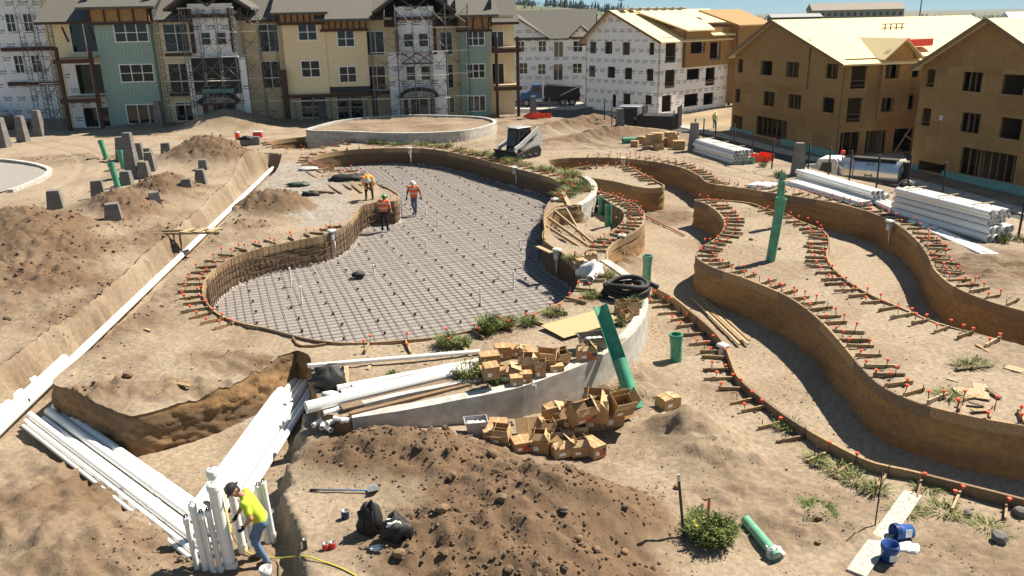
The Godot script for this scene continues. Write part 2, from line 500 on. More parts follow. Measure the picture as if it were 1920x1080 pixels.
# [height, roughness, tone]
func heaps_at(list: Array, x: float, z: float) -> Vector3:
	var r := Vector3.ZERO
	for q in list:
		var dx: float = x - q[0]
		var dz: float = z - q[1]
		var reach: float = q[9]
		if absf(dx) > reach or absf(dz) > reach: continue
		var u: float = (dx * q[7] + dz * q[8]) / q[2]
		var v: float = (dz * q[7] - dx * q[8]) / q[3]
		var e := exp(-(u * u + v * v))
		if e < 0.01: continue
		r.x += q[4] * e
		r.y = maxf(r.y, q[5] * minf(1.0, e * 1.6))
		r.z = maxf(r.z, q[6] * minf(1.0, e * 2.0))
	return r

func road_level(z: float) -> float:
	return -2.5 - 0.034 * (z + 110.0)

func plain_level(x: float, z: float) -> float:
	# how far past the fence; the bank falls to the road
	var s := 1e9
	var right := false
	for i in C.fence.size() - 1:
		var a: Vector2 = C.fence[i]
		var b: Vector2 = C.fence[i + 1]
		var q := Geometry2D.get_closest_point_to_segment(Vector2(x, z), a, b)
		var d := q.distance_to(Vector2(x, z))
		if d < s:
			s = d
			right = (b - a).cross(Vector2(x, z) - a) < 0
	if not right: return 0.0
	return lerpf(0.0, road_level(z) - 0.15, smoothstep(0.8, 4.5, s))

# where the soil has been stirred up by digging and driving
func stirred(x: float, z: float) -> float:
	return smoothstep(-0.05, 0.35, n_big.get_noise_2d(x * 1.9 + 200.0, z * 1.9) + n_mid.get_noise_2d(x * 0.5, z * 0.5 + 70.0) * 0.5)

func top_height(x: float, z: float, hp: Vector3) -> float:
	var rm := stirred(x, z)
	var y := hp.x + n_big.get_noise_2d(x, z) * 0.1 + n_mid.get_noise_2d(x, z) * (0.03 + hp.y * 0.1) + n_fine.get_noise_2d(x, z) * (0.01 + hp.y * 0.085 + rm * 0.03) + n_clod.get_noise_2d(x * 1.8, z * 1.8) * (rm * 0.035 + hp.y * 0.05)
	if hp.y > 0.05: y += maxf(0.0, n_clod.get_noise_2d(x, z)) * hp.y * 0.24 + absf(n_mid.get_noise_2d(x * 1.7 + 50.0, z * 1.7)) * hp.y * 0.16 - 0.04 * hp.y
	return y

func soil(x: float, z: float, tone: float, base: Color) -> Color:
	var t := clampf(tone + n_big.get_noise_2d(x * 2.3 + 90.0, z * 2.3) * 0.35 + n_mid.get_noise_2d(x * 0.7, z * 0.7 + 40.0) * 0.28, 0.0, 1.0)
	t = clampf(t + stirred(x, z) * 0.3, 0.0, 1.0)
	var c := base.lerp(Color(0.175, 0.11, 0.063), t)
	var g := 1.0 + n_fine.get_noise_2d(x * 1.7, z * 1.7) * 0.12
	return Color(c.r * g, c.g * g, c.b * g)

# patches where gravel has been spilled: centre, radius, squeeze
var gravel_spots := [[Vector3(-10.912, 0, -41.664), 2.6, 0.5, 0], [Vector3(-13.501, 0, -47.249), 2.2, 0.35, 0], [Vector3(-8.71, 0, -37.744), 1.8, 0.6, 0], [Vector3(-6.567, -1, -19.719), 1.0, 0.6, 1], [Vector3(-6.253, -1, -20.71), 0.8, 0.5, 1]]
var hl_base := PackedFloat32Array()
const DRY := Color(0.375, 0.297, 0.211)

func build_ground():
	# grid lines: finer near the camera's end of the site
	var x := -64.0
	while x < 52.0:
		gx.append(x)
		x += 0.13 if absf(x) < 20.0 else (0.2 if x < 22.0 and x > -42.0 else 0.4)
	var rows := []
	var z := -8.5
	while z > -88.0:
		rows.append(z)
		z -= 0.1 + maxf(0.0, -z - 14.0) * 0.0024
	rows.reverse()
	for r in rows: gz.append(r)
	var nx := gx.size()
	var nz := gz.size()
	# pits and levels
	var in_low := inside(C.low)
	var i1 := inside(C.isl1)
	var i3 := inside(C.isl3)
	var in_pool := inside(C.pool)
	var in_kid := inside(C.kidney)
	var in_ring := inside(C.ring)
	var in_hol := inside(C.hollow)
	var sd := PackedFloat32Array()
	sd.resize(nx * nz)
	sd.fill(0.6)
	stamp(sd, C.low, 0.6, true)
	for k in ["isl1", "isl3", "pool", "kidney", "hollow"]: stamp(sd, C[k], 0.6, true)
	var d_brink := dist_field(C.brink, 1.5)
	var d_rut := PackedFloat32Array()
	d_rut.resize(nx * nz)
	d_rut.fill(0.4)
	for r in C.ruts:
		for o in [-0.75, 0.75]:
			var ln := PackedVector2Array()
			for i in r.size():
				var dd := (r[mini(i + 1, r.size() - 1)] - r[maxi(i - 1, 0)] as Vector2).normalized()
				ln.append(r[i] + Vector2(dd.y, -dd.x) * o)
			stamp(d_rut, ln, 0.4)
	var d_f1 := dist_field(C.f1, 0.3)
	var d_bank := dist_field(C.bank, 0.4)
	var bank_poly: PackedVector2Array = C.bank.duplicate()
	bank_poly.append_array(v2([30, -8, 30, -24]))
	var in_bank := inside(bank_poly)
	var ch: PackedVector2Array = C.f1.duplicate()
	ch.append_array(v2([30, -14, 30, -60, 0, -60, 3.0, -36.0, 5.5, -31.5]))
	var in_ch := inside(ch)
	var pit := PackedByteArray()
	pit.resize(nx * nz)
	var ht := PackedFloat32Array()
	ht.resize(nx * nz)
	var hb := PackedFloat32Array()
	hb.resize(nx * nz)
	var ct := PackedColorArray()
	ct.resize(nx * nz)
	var use := PackedByteArray()
	use.resize(nx * nz)
	for j in nz:
		z = gz[j]
		var half := 0.66 * -z + 6.0
		for i in nx:
			x = gx[i]
			var k := j * nx + i
			if absf(x) > half: continue
			use[k] = 1
			var p := 0
			if (in_low[k] and not i1[k] and not i3[k]) or in_hol[k]: p = 1
			elif in_pool[k]: p = 2
			elif in_kid[k]: p = 3
			pit[k] = p
			if p > 0: sd[k] = -sd[k]
			var near := absf(sd[k]) < 0.55
			var tone := 0.0
			if p == 0 or near:
				var hp := heaps_at(heaps_top, x, z)
				ht[k] = top_height(x, z, hp)
				if in_ring[k]:
					ht[k] = 0.62 + n_fine.get_noise_2d(x, z) * 0.04 + n_mid.get_noise_2d(x, z) * 0.05
					hp.z = 0.45
				if x > 0.5: ht[k] += plain_level(x, z)
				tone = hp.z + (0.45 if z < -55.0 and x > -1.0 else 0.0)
			if p == 1 or (p == 0 and near):
				var hp := heaps_at(heaps_low, x, z)
				var y := -1.0
				var w := 0.0   # on the bank to the right of the pipe trench
				w = smoothstep(-0.06, 0.1, (d_bank[k] if in_bank[k] else -d_bank[k]) + n_mid.get_noise_2d(x * 2.0, z * 2.0) * 0.22)
				y = lerpf(-1.0, lerpf(-0.45, -0.9, smoothstep(-3.5, 2.0, x)), w)
				var cw := smoothstep(-0.06, 0.16, d_f1[k] if in_ch[k] else -d_f1[k])
				y = lerpf(y, -1.22, cw)
				hb[k] = y + top_height(x, z, hp) * (1.0 if cw < 0.5 else 0.6)
				if in_hol[k]: hb[k] = -0.8 + n_mid.get_noise_2d(x, z) * 0.12 + n_fine.get_noise_2d(x, z) * 0.05
				# the sloped left side of the long trench
				var b := d_brink[k]
				if b < 1.5:
					var hp2 := heaps_at(heaps_top, x, z)
					var th := top_height(x, z, hp2)
					hb[k] = lerpf(th, hb[k], smoothstep(0.0, 1.0, (b + (n_mid.get_noise_2d(x * 1.5, z * 1.5) * 0.3 + n_fine.get_noise_2d(x * 0.5, z * 2.0) * 0.1) * minf(1.0, b * 3.0)) / 0.55))
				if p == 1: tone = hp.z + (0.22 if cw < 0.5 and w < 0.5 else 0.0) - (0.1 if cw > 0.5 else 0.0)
			elif p == 2:
				hb[k] = -1.1 + n_big.get_noise_2d(x * 0.6, z * 0.6) * 0.05
			elif p == 3: hb[k] = -0.85
			if p == 0:
				var rt := smoothstep(0.26, 0.1, d_rut[k])
				if rt > 0.0:
					ht[k] -= rt * (0.05 + 0.02 * sin(z * 14.0))
					tone -= rt * 0.4
			var cc := soil(x, z, tone, DRY)
			for gp in gravel_spots:
				if gp[3] != p or tone > 0.4: continue
				var gd: float = Vector2(x - gp[0].x, (z - gp[0].z) * gp[2]).length() / gp[1] + n_mid.get_noise_2d(x, z) * 0.5
				if gd < 1.0: cc = cc.lerp(Color(0.33, 0.3, 0.265) * (1.0 + n_fine.get_noise_2d(x * 3.0, z * 3.0) * 0.5), smoothstep(1.0, 0.75, gd) * 0.85)
			ct[k] = cc
	for k in nx * nz:
		if pit[k] == 0 and use[k] and sd[k] < 0.55:
			# height of the floor just outside a pool: needed where a triangle is cut
			if hb[k] == 0.0: hb[k] = -1.1
	hl_base = hb
	# triangles, cut where the ground breaks away
	var out := [[PackedVector3Array(), PackedColorArray()], [PackedVector3Array(), PackedColorArray()], [PackedVector3Array(), PackedColorArray()], [PackedVector3Array(), PackedColorArray()]]
	for j in nz - 1:
		for i in nx - 1:
			var k := j * nx + i
			if not (use[k] and use[k + 1] and use[k + nx] and use[k + nx + 1]): continue
			var q := [k, k + 1, k + nx + 1, k + nx]
			var m := maxi(maxi(pit[q[0]], pit[q[1]]), maxi(pit[q[2]], pit[q[3]]))
			var lo := mini(mini(pit[q[0]], pit[q[1]]), mini(pit[q[2]], pit[q[3]]))
			if lo == m:
				var o: Array = out[m]
				var h := ht if m == 0 else hb
				for s in [0, 1, 2, 0, 2, 3]:
					var v: int = q[s]
					o[0].append(Vector3(gx[v % nx], h[v], gz[v / nx]))
					o[1].append(ct[v])
			else:
				for t in [[0, 1, 2], [0, 2, 3]]:
					cut(out[0], q, t, sd, ht, ct, 1.0, nx)
					cut(out[m], q, t, sd, hb, ct, -1.0, nx)
	var names := ["ground", "trench_ground", "pool_floor", "wading_pool_floor"]
	for m in 4:
		var v: PackedVector3Array = out[m][0]
		var nrm := PackedVector3Array()
		nrm.resize(v.size())
		var acc := {}
		for t in range(0, v.size(), 3):
			var fn := (v[t + 2] - v[t]).cross(v[t + 1] - v[t])
			for e in 3:
				var key := Vector2i(roundi(v[t + e].x * 200.0), roundi(v[t + e].z * 200.0))
				acc[key] = acc.get(key, Vector3.ZERO) + fn
		for t in v.size():
			nrm[t] = acc[Vector2i(roundi(v[t].x * 200.0), roundi(v[t].z * 200.0))].normalized()
		var arr := []
		arr.resize(Mesh.ARRAY_MAX)
		arr[Mesh.ARRAY_VERTEX] = v
		arr[Mesh.ARRAY_NORMAL] = nrm
		arr[Mesh.ARRAY_COLOR] = out[m][1]
		var am := ArrayMesh.new()
		am.add_surface_from_arrays(Mesh.PRIMITIVE_TRIANGLES, arr)
		structure(names[m], am, M.dirt if m < 2 or m == 3 else M.gravel)

func cut(o: Array, q: Array, t: Array, sd: PackedFloat32Array, h: PackedFloat32Array, ct: PackedColorArray, side: float, nx: int):
	var pts := []
	for e in 3:
		var a: int = q[t[e]]
		var b: int = q[t[(e + 1) % 3]]
		var da := sd[a] * side
		var db := sd[b] * side
		var pa := Vector3(gx[a % nx], h[a], gz[a / nx])
		var pb := Vector3(gx[b % nx], h[b], gz[b / nx])
		if da >= 0: pts.append([pa, ct[a]])
		if (da >= 0) != (db >= 0):
			var f := da / (da - db)
			var p := pa.lerp(pb, f)
			pts.append([p, ct[a].lerp(ct[b], f)])
	for e in range(1, pts.size() - 1):
		for s in [0, e, e + 1]:
			o[0].append(pts[s][0])
			o[1].append(pts[s][1])

# heights anywhere on the finished ground
func top_at(x: float, z: float) -> float:
	var y := top_height(x, z, heaps_at(heaps_top, x, z))
	if Geometry2D.is_point_in_polygon(Vector2(x, z), C.ring): return 0.64
	return y + (plain_level(x, z) if x > 0.5 else 0.0)
func low_at(x: float, z: float) -> float:
	var i := clampi(gx.bsearch(x), 1, gx.size() - 1)
	var j := clampi(gz.bsearch(z), 1, gz.size() - 1)
	var fx := (x - gx[i - 1]) / (gx[i] - gx[i - 1])
	var fz := (z - gz[j - 1]) / (gz[j] - gz[j - 1])
	var nx := gx.size()
	var a := lerpf(hl_base[(j - 1) * nx + i - 1], hl_base[(j - 1) * nx + i], fx)
	var b := lerpf(hl_base[j * nx + i - 1], hl_base[j * nx + i], fx)
	return lerpf(a, b, fz)

# a cut face of earth along a curve; side = +1 when the pit lies to the left of the curve's run
func earth_face(parent_name: String, line: PackedVector2Array, side: float, bottom: float, tone: float, rough: float, closed := false, batter := 0.06):
	var v := PackedVector3Array()
	var cols := PackedColorArray()
	var idx := PackedInt32Array()
	var n := line.size()
	var rows := 16
	for i in n:
		var p := line[i]
		var pa := line[(i - 1 + n) % n] if closed or i > 0 else p
		var pb := line[(i + 1) % n] if closed or i < n - 1 else p
		var d := (pb - pa).normalized()
		var nrm := Vector2(d.y, -d.x) * side
		var y0 := top_at(p.x, p.y)
		for r in rows + 1:
			var t := float(r) / rows
			var y := lerpf(y0 - 0.005, bottom - 0.06, t)
			var s := (i * 0.25)
			var off := -0.02 + batter * t + rough * minf(1.0, t * 5.0) * (0.5 + n_clod.get_noise_3d(p.x * 1.1, y * 1.6, p.y * 1.1) * 1.1 + n_fine.get_noise_3d(p.x * 1.4, y * 2.6, p.y * 1.4) * 0.8)
			if r == 0: off = -0.03
			var q := p + nrm * off
			v.append(Vector3(q.x, y, q.y))
			var c := soil(p.x + y * 3.0, p.y - y * 2.0, tone + n_mid.get_noise_2d(s * 0.2, y * 9.0) * 0.25, Color(0.43, 0.25, 0.1))
			cols.append(c)
	for i in (n if closed else n - 1):
		var a := i * (rows + 1)
		var b := ((i + 1) % n) * (rows + 1)
		for r in rows:
			if side > 0: idx.append_array([a + r, b + r, b + r + 1, a + r, b + r + 1, a + r + 1])
			else: idx.append_array([a + r, b + r + 1, b + r, a + r, a + r + 1, b + r + 1])
	var st := SurfaceTool.new()
	st.begin(Mesh.PRIMITIVE_TRIANGLES)
	st.set_smooth_group(0)
	for k in idx:
		st.set_color(cols[k])
		st.add_vertex(v[k])
	st.generate_normals()
	structure(parent_name, st.commit(), M.dirt)

func _ready():
	# ---- camera, sky, sun, exposure
	var cam := Camera3D.new()
	cam.name = "camera"
	cam.transform = Transform3D(Vector3(0.9997688, -0.0204211, 0.0067264), Vector3(0.0215004, 0.9495824, -0.3127794), Vector3(0, 0.3128517, 0.949802), Vector3(0, 8.4, 0))
	cam.fov = 38.833
	cam.near = 0.1
	cam.far = 9000.0
	add_child(cam)
	cam.current = true
	var env := Environment.new()
	env.background_mode = Environment.BG_SKY
	env.tonemap_mode = Environment.TONE_MAPPER_LINEAR
	env.tonemap_exposure = 2.1
	env.sdfgi_enabled = true
	env.ssao_enabled = true
	env.ssil_enabled = true
	env.fog_enabled = true
	env.fog_density = 0.00007
	env.fog_light_color = Color(0.72, 0.84, 0.92)
	var sky := Sky.new()
	var psm := ProceduralSkyMaterial.new()
	psm.sky_top_color = Color(0.42, 0.52, 0.64)
	psm.sky_horizon_color = Color(0.72, 0.88, 0.93)
	psm.sky_curve = 0.12
	psm.ground_bottom_color = Color(0.3, 0.26, 0.2)
	psm.ground_horizon_color = Color(0.55, 0.6, 0.58)
	psm.sky_energy_multiplier = 0.67
	psm.sun_angle_max = 1.0
	sky.sky_material = psm
	env.sky = sky
	var we := WorldEnvironment.new()
	we.name = "world_environment"
	we.environment = env
	add_child(we)
	var sun := DirectionalLight3D.new()
	sun.name = "sun"
	sun.light_color = Color(1.0, 0.955, 0.88)
	sun.light_energy = 1.6
	sun.light_angular_distance = 0.5
	sun.shadow_enabled = true
	sun.look_at_from_position(Vector3(0.68, 1.0, -0.41), Vector3.ZERO, Vector3.UP)
	add_child(sun)

	n_big.frequency = 0.11; n_big.seed = 1; n_big.fractal_octaves = 3
	n_mid.frequency = 0.55; n_mid.seed = 2; n_mid.fractal_octaves = 3
	n_fine.frequency = 2.4; n_fine.seed = 3; n_fine.fractal_octaves = 3
	n_clod.frequency = 1.3; n_clod.seed = 4; n_clod.fractal_octaves = 3
	make_materials()
	make_curves()
	make_heaps()
	build_ground()
	build_faces()
	build_far()
	build_forms()
	build_concrete()
	build_rebar()
	build_piers()
	build_pipes()
	build_houses()
	build_block()
	build_road()
	build_country()
	build_vehicles()
	build_people()
	build_cartons()
	build_small()
	build_plants()
	build_stones()

func make_heaps():
	# spoil heaps on the level ground
	heap(heaps_top, Vector3(-20.558, 0, -33.36), 3.6, 2.4, 1.3, 1.0, 1.1, 0.4)
	heap(heaps_top, Vector3(-17.399, 0, -30.303), 2.4, 1.6, 0.55, 1.0, 1.0, 0.5)
	heap(heaps_top, Vector3(-17.888, 0, -27.949), 3.0, 1.8, 0.4, 1.0, 1.0, 0.5)
	heap(heaps_top, Vector3(-18.551, 0, -38.693), 2.6, 1.4, 0.95, 1.0, 1.1, 0.9)
	heap(heaps_top, Vector3(-18.24, 0, -43.132), 2.4, 1.5, 0.95, 1.0, 1.1, 0.9)
	heap(heaps_top, Vector3(-19.449, 0, -53.278), 3.2, 2.2, 1.55, 1.0, 1.1, 0.6)
	heap(heaps_top, Vector3(-11.098, 0, -37.749), 1.7, 1.3, 1.05, 1.0, 0.95)
	heap(heaps_top, Vector3(-11.61, 0, -34.882), 1.0, 0.7, 0.2, 0.9, 0.6)
	heap(heaps_top, Vector3(-24.191, 0, -71.074), 3.2, 2.2, 1.6, 0.25, 0.25)
	heap(heaps_top, Vector3(-31.584, 0, -72.327), 3.0, 1.5, 0.35, 0.6, 0.4)
	heap(heaps_top, Vector3(-8.606, 0, -45.848), 1.6, 1.6, 0.3, 0.7, 0.4)
	heap(heaps_top, Vector3(7.362, 0, -61.043), 3.5, 1.2, 0.6, 0.9, 0.8, -0.5)
	heap(heaps_top, Vector3(6.927, 0, -68.588), 4.5, 1.4, 0.7, 0.9, 0.6, -0.5)
	heap(heaps_top, Vector3(-18.492, 0, -73.074), 9.0, 1.0, 0.35, 0.8, 0.6)
	heap(heaps_top, Vector3(-28.781, 0, -54.926), 4.0, 2.0, 0.12, 0.5, 0.5)
	heap(heaps_top, Vector3(16.808, 0, -26.681), 2.0, 2.0, 0.12, 0.7, 0.6)
	heap(heaps_top, Vector3(15.685, 0, -28.804), 1.2, 1.2, 0.06, 0.6, 0.4)
	heap(heaps_top, Vector3(-7.301, 0, -19.754), 1.5, 0.6, 0.06, 1.0, 0.75, 0.4)
	heap(heaps_top, Vector3(-7.593, 0, -18.208), 1.6, 0.5, 0.0, 1.0, 0.7, 0.3)
	heap(heaps_top, Vector3(-10.288, 0, -18.132), 1.3, 0.4, 0.0, 1.0, 0.6, -0.3)
	heap(heaps_top, Vector3(-8.569, 0, -18.046), 1.8, 0.5, 0.03, 0.9, 0.5, 0.2)
	heap(heaps_top, Vector3(-14.707, 0, -25.131), 5.0, 2.6, 0.0, 0.5, 0.55, 0.6)
	heap(heaps_top, Vector3(-14.897, 0, -33.768), 3.6, 2.2, 0.0, 0.5, 0.5, 0.8)
	heap(heaps_top, Vector3(-19.188, 0, -36.055), 4.5, 2.6, 0.0, 0.35, 0.4, 0.3)
	# spoil on the lower ground
	heap(heaps_low, Vector3(-2.938, -0.4, -15.57), 1.4, 0.8, 0.4, 0.95, 1.4)
	heap(heaps_low, Vector3(-1.314, -0.4, -15.234), 1.4, 0.9, 0.42, 1.0, 1.4)
	heap(heaps_low, Vector3(0.118, -0.5, -13.77), 1.7, 1.1, 0.72, 1.0, 1.4)
	heap(heaps_low, Vector3(1.431, -0.6, -13.421), 1.3, 0.9, 0.6, 0.8, 1.4)
	heap(heaps_low, Vector3(-0.861, -0.5, -12.447), 1.6, 1.0, 0.35, 1.0, 1.4)
	heap(heaps_low, Vector3(0.628, -0.5, -11.796), 1.5, 1.0, 0.4, 1.0, 1.4)
	heap(heaps_low, Vector3(3.982, -0.8, -17.089), 0.75, 0.5, 0.55, 1.0, 0.7, 0.3)
	heap(heaps_low, Vector3(4.511, -0.8, -15.955), 1.0, 0.8, 0.4, 0.8, 0.25, 0.3)
	heap(heaps_low, Vector3(3.022, -0.9, -19.521), 1.0, 1.4, 0.08, 0.8, 0.45)
	heap(heaps_low, Vector3(7.983, -1.2, -40.794), 1.2, 2.0, 0.16, 0.9, 0.7)
	heap(heaps_low, Vector3(4.814, -1.1, -32.781), 1.2, 2.0, 0.15, 0.8, 0.4)
	heap(heaps_low, Vector3(-9.61, -0.9, -14.376), 3.0, 1.4, 0.3, 0.9, 0.3, 0.6)
	heap(heaps_low, Vector3(-7.982, -0.9, -12.619), 2.5, 1.2, 0.35, 1.0, 0.4, 0.5)
	heap(heaps_low, Vector3(4.568, -0.9, -14.029), 1.6, 0.7, 0.1, 0.8, 0.35)
	heap(heaps_low, Vector3(8.325, -0.9, -12.216), 2.0, 0.8, 0.06, 0.4, 0.55)
	heap(heaps_low, Vector3(5.514, -0.9, -13.109), 1.2, 0.5, 0.05, 0.7, 0.6)

func build_faces():
	earth_face("platform_face", C.platform, -1.0, -1.05, 0.65, 0.09)
	earth_face("bank_face", C.mouth, -1.0, -1.05, 0.5, 0.1)
	earth_face("pool_wall", C.pool, -1.0, -1.12, 1.0, 0.03, true, 0.02)  # darkest earth tone: the pool wall's shade is put into its colour
	earth_face("terrace_face", C.wallb, -1.0, -1.0, 0.5, 0.0, false, -0.12)
	earth_face("trench_wall", C.isl2, -1.0, -1.3, 0.2, 0.05)
	earth_face("trench_wall", C.gap, -1.0, -1.3, 0.5, 0.03)
	earth_face("trench_wall", C.outer, -1.0, -1.3, 0.15, 0.07)
	earth_face("trench_wall", C.isl1, 1.0, -1.3, 0.2, 0.05, true)
	earth_face("trench_wall", C.isl3, 1.0, -1.3, 0.1, 0.07, true)
	earth_face("hollow_wall", C.hollow, -1.0, -0.95, 0.5, 0.05, true)
	earth_face("wading_pool_wall", C.kidney, -1.0, -0.9, 0.5, 0.0, true)

func build_far():
	# open country: one sheet of land to the horizon with low hills
	var v := PackedVector3Array()
	var st := SurfaceTool.new()
	st.begin(Mesh.PRIMITIVE_TRIANGLES)
	st.set_smooth_group(0)
	var rings := [2.0, 40.0, 80.0, 84.0, 95.0, 110.0, 125.0, 150.0, 200.0, 270.0, 350.0, 450.0, 560.0, 700.0, 850.0, 1050.0, 1300.0, 1700.0, 2300.0, 3200.0, 5000.0, 8000.0]
	var n := 160
	for i in rings.size() - 1:
		for k in n:
			var a0 := TAU * k / n
			var a1 := TAU * (k + 1) / n
			var s0 := a0 if a0 <= PI else a0 - TAU
			var s1 := a1 if a1 <= PI else a1 - TAU
			var q := [far_point(rings[i], s0), far_point(rings[i], s1), far_point(rings[i + 1], s1), far_point(rings[i + 1], s0)]
			for e in [0, 2, 1, 0, 3, 2]:
				var g: float = n_big.get_noise_2d(q[e].x * 0.05, q[e].z * 0.05)
				st.set_color(Color(0.36, 0.27, 0.17).lerp(Color(0.2, 0.17, 0.09).lerp(Color(0.1, 0.115, 0.055), clampf(0.4 + g * 1.3, 0, 1)), smoothstep(120.0, 230.0, Vector2(q[e].x, q[e].z).length())))
				st.add_vertex(q[e])
	st.generate_normals()
	var m := mat(Color.WHITE, 0.95, M.soft, 0.02)
	m.vertex_color_use_as_albedo = true
	structure("hills", st.commit(), m)

func far_point(r: float, a: float) -> Vector3:
	return Vector3(sin(a) * r, ridge_y(r, a), -cos(a) * r)

# ---------------------------------------------------------------- walls that follow a curve
# a strip of solid wall: offsets o0..o1 across the curve, heights y0..y1, from sample i0 to i1
func strip_mesh(line: PackedVector2Array, i0: int, i1: int, o0: float, o1: float, y0: float, y1: float, gap := 0.0, bev := 0.0) -> Mesh:
	var b := Sh.new()
	var n := line.size()
	var P := []
	for i in range(i0, i1 + 1):
		var p := line[i % n]
		var d := (line[(i + 1) % n] - line[(i - 1 + n) % n]).normalized()
		if i == 0 and line[0].distance_to(line[n - 1]) > 1.0: d = (line[1] - line[0]).normalized()
		if i == n - 1 and line[0].distance_to(line[n - 1]) > 1.0: d = (line[n - 1] - line[n - 2]).normalized()
		var q := Vector2(d.y, -d.x)
		if i == i0: p += d * gap
		if i == i1: p -= d * gap
		var a := p + q * o0
		var c := p + q * o1
		P.append([Vector3(a.x, y0, a.y), Vector3(c.x, y0, c.y), Vector3(c.x, y1, c.y), Vector3(a.x, y1, a.y)])
	for i in P.size() - 1:
		for k in 4:
			var k2 := (k + 1) % 4
			b.smooth(false)
			b.quad(P[i][k], P[i][k2], P[i + 1][k2], P[i + 1][k])
	b.quad(P[0][3], P[0][2], P[0][1], P[0][0])
	var e: Array = P[-1]
	b.quad(e[0], e[1], e[2], e[3])
	return b.done()

func strips(t: Node3D, called: String, line: PackedVector2Array, o0: float, o1: float, y0: float, y1: float, length: float, mats: Array, closed := false, gap := 0.004):
	var n := line.size()
	var i := 0
	var k := 0
	var last := n if closed else n - 1
	while i < last:
		var j := i
		var s := 0.0
		while j < last and s < length:
			s += line[j % n].distance_to(line[(j + 1) % n])
			j += 1
		if last - j < 3: j = last
		part(t, called, strip_mesh(line, i, j, o0, o1, y0 + (rng.randf() * 0.012), y1 + rng.randf_range(-0.008, 0.008) * (0.0 if gap < 0.003 else 1.0), gap), mats[k % mats.size()])
		i = j
		k += 1

func stake_parts():
	var b := Sh.new(true)
	b.tube([Vector3(0, -0.14, 0), Vector3(0, 0.3, 0)], 0.011, 6)
	cache.stake = b.done()
	b = Sh.new()
	b.box(Vector3(0, 0.306, 0), Vector3(0.08, 0.018, 0.08), Basis.IDENTITY, 0.006)
	b.lathe(Vector3.ZERO, [[0.0, 0.298], [0.04, 0.298], [0.02, 0.24], [0.0, 0.24]], 8)
	cache.cap = b.done()

# timber braces with two capped stakes each, set square to a form
func braces(line: PackedVector2Array, side: float, spacing: float, from_m: float, to_m: float, where: String, group: String, y := 0.0, ground := "", bare := 0.12):
	if not cache.has("stake"): stake_parts()
	var woods := [M.wood, M.wood_pale, M.wood2, M.wood]
	var run := 0.0
	var next := from_m
	var k := 0
	for i in line.size() - 1:
		var a := line[i]
		var b := line[i + 1]
		var L := a.distance_to(b)
		while run + L >= next and next <= to_m:
			var p := a.lerp(b, clampf((next - run) / L, 0, 1))
			var d := (b - a).normalized()
			var q := Vector2(d.y, -d.x) * side
			var turn := atan2(q.x, q.y) + rng.randf_range(-0.16, 0.16)
			var gy := y
			var mid := p + q * 0.45
			if ground: gy = top_at(mid.x, mid.y) if ground == "top" else low_at(mid.x, mid.y)
			var t := thing("form_brace", "timber form brace, %s %s" % [ordinal(k), where], "form brace", Vector3(p.x, gy, p.y), turn, group)
			var len := rng.randf_range(0.66, 0.84)
			var tilt := rng.randf_range(-0.07, 0.07)
			part(t, "plank", box_mesh(Vector3(0.045, 0.1, [0.66, 0.72, 0.78, 0.84][k % 4]), 0.004), woods[(k * 7) % 4], Transform3D(Basis(Vector3.RIGHT, tilt), Vector3(0, 0.055, 0.03 + [0.33, 0.36, 0.39, 0.42][k % 4])))
			for s in 2:
				var sz: float = [0.13, 0.56][s] + rng.randf_range(-0.05, 0.05)
				var stk := part(t, "stake", cache.stake, M.steel, Transform3D(Basis(Vector3(1, 0, 0.3).normalized(), rng.randf_range(-0.16, 0.16)), Vector3([0.035, -0.035][s], rng.randf_range(-0.13, 0.06), sz)))
				if rng.randf() > bare: part(stk, "safety_cap", cache.cap, M.cap, at(Vector3.ZERO, rng.randf() * 3.0))
			next += spacing * rng.randf_range(0.85, 1.15)
			k += 1
		run += L

func length_of(line: PackedVector2Array) -> float:
	var s := 0.0
	for i in line.size() - 1: s += line[i].distance_to(line[i + 1])
	return s

# the samples of a curve between the points nearest to a and b
func between(line: PackedVector2Array, a: Vector3, b: Vector3) -> PackedVector2Array:
	var ia := 0
	var ib := 0
	for i in line.size():
		if line[i].distance_to(Vector2(a.x, a.z)) < line[ia].distance_to(Vector2(a.x, a.z)): ia = i
		if line[i].distance_to(Vector2(b.x, b.z)) < line[ib].distance_to(Vector2(b.x, b.z)): ib = i
	if ib > ia: return line.slice(ia, ib + 1)
	var r := line.slice(ia)
	r.append_array(line.slice(0, ib + 1))
	return r

func form(label: String, line: PackedVector2Array, o0: float, o1: float, y0: float, y1: float, closed := false):
	var t := thing("form_board", label, "formwork")
	strips(t, "board", line, o0, o1, y0, y1, 2.6, [M.wood, M.wood2, M.wood, M.wood_old], closed)

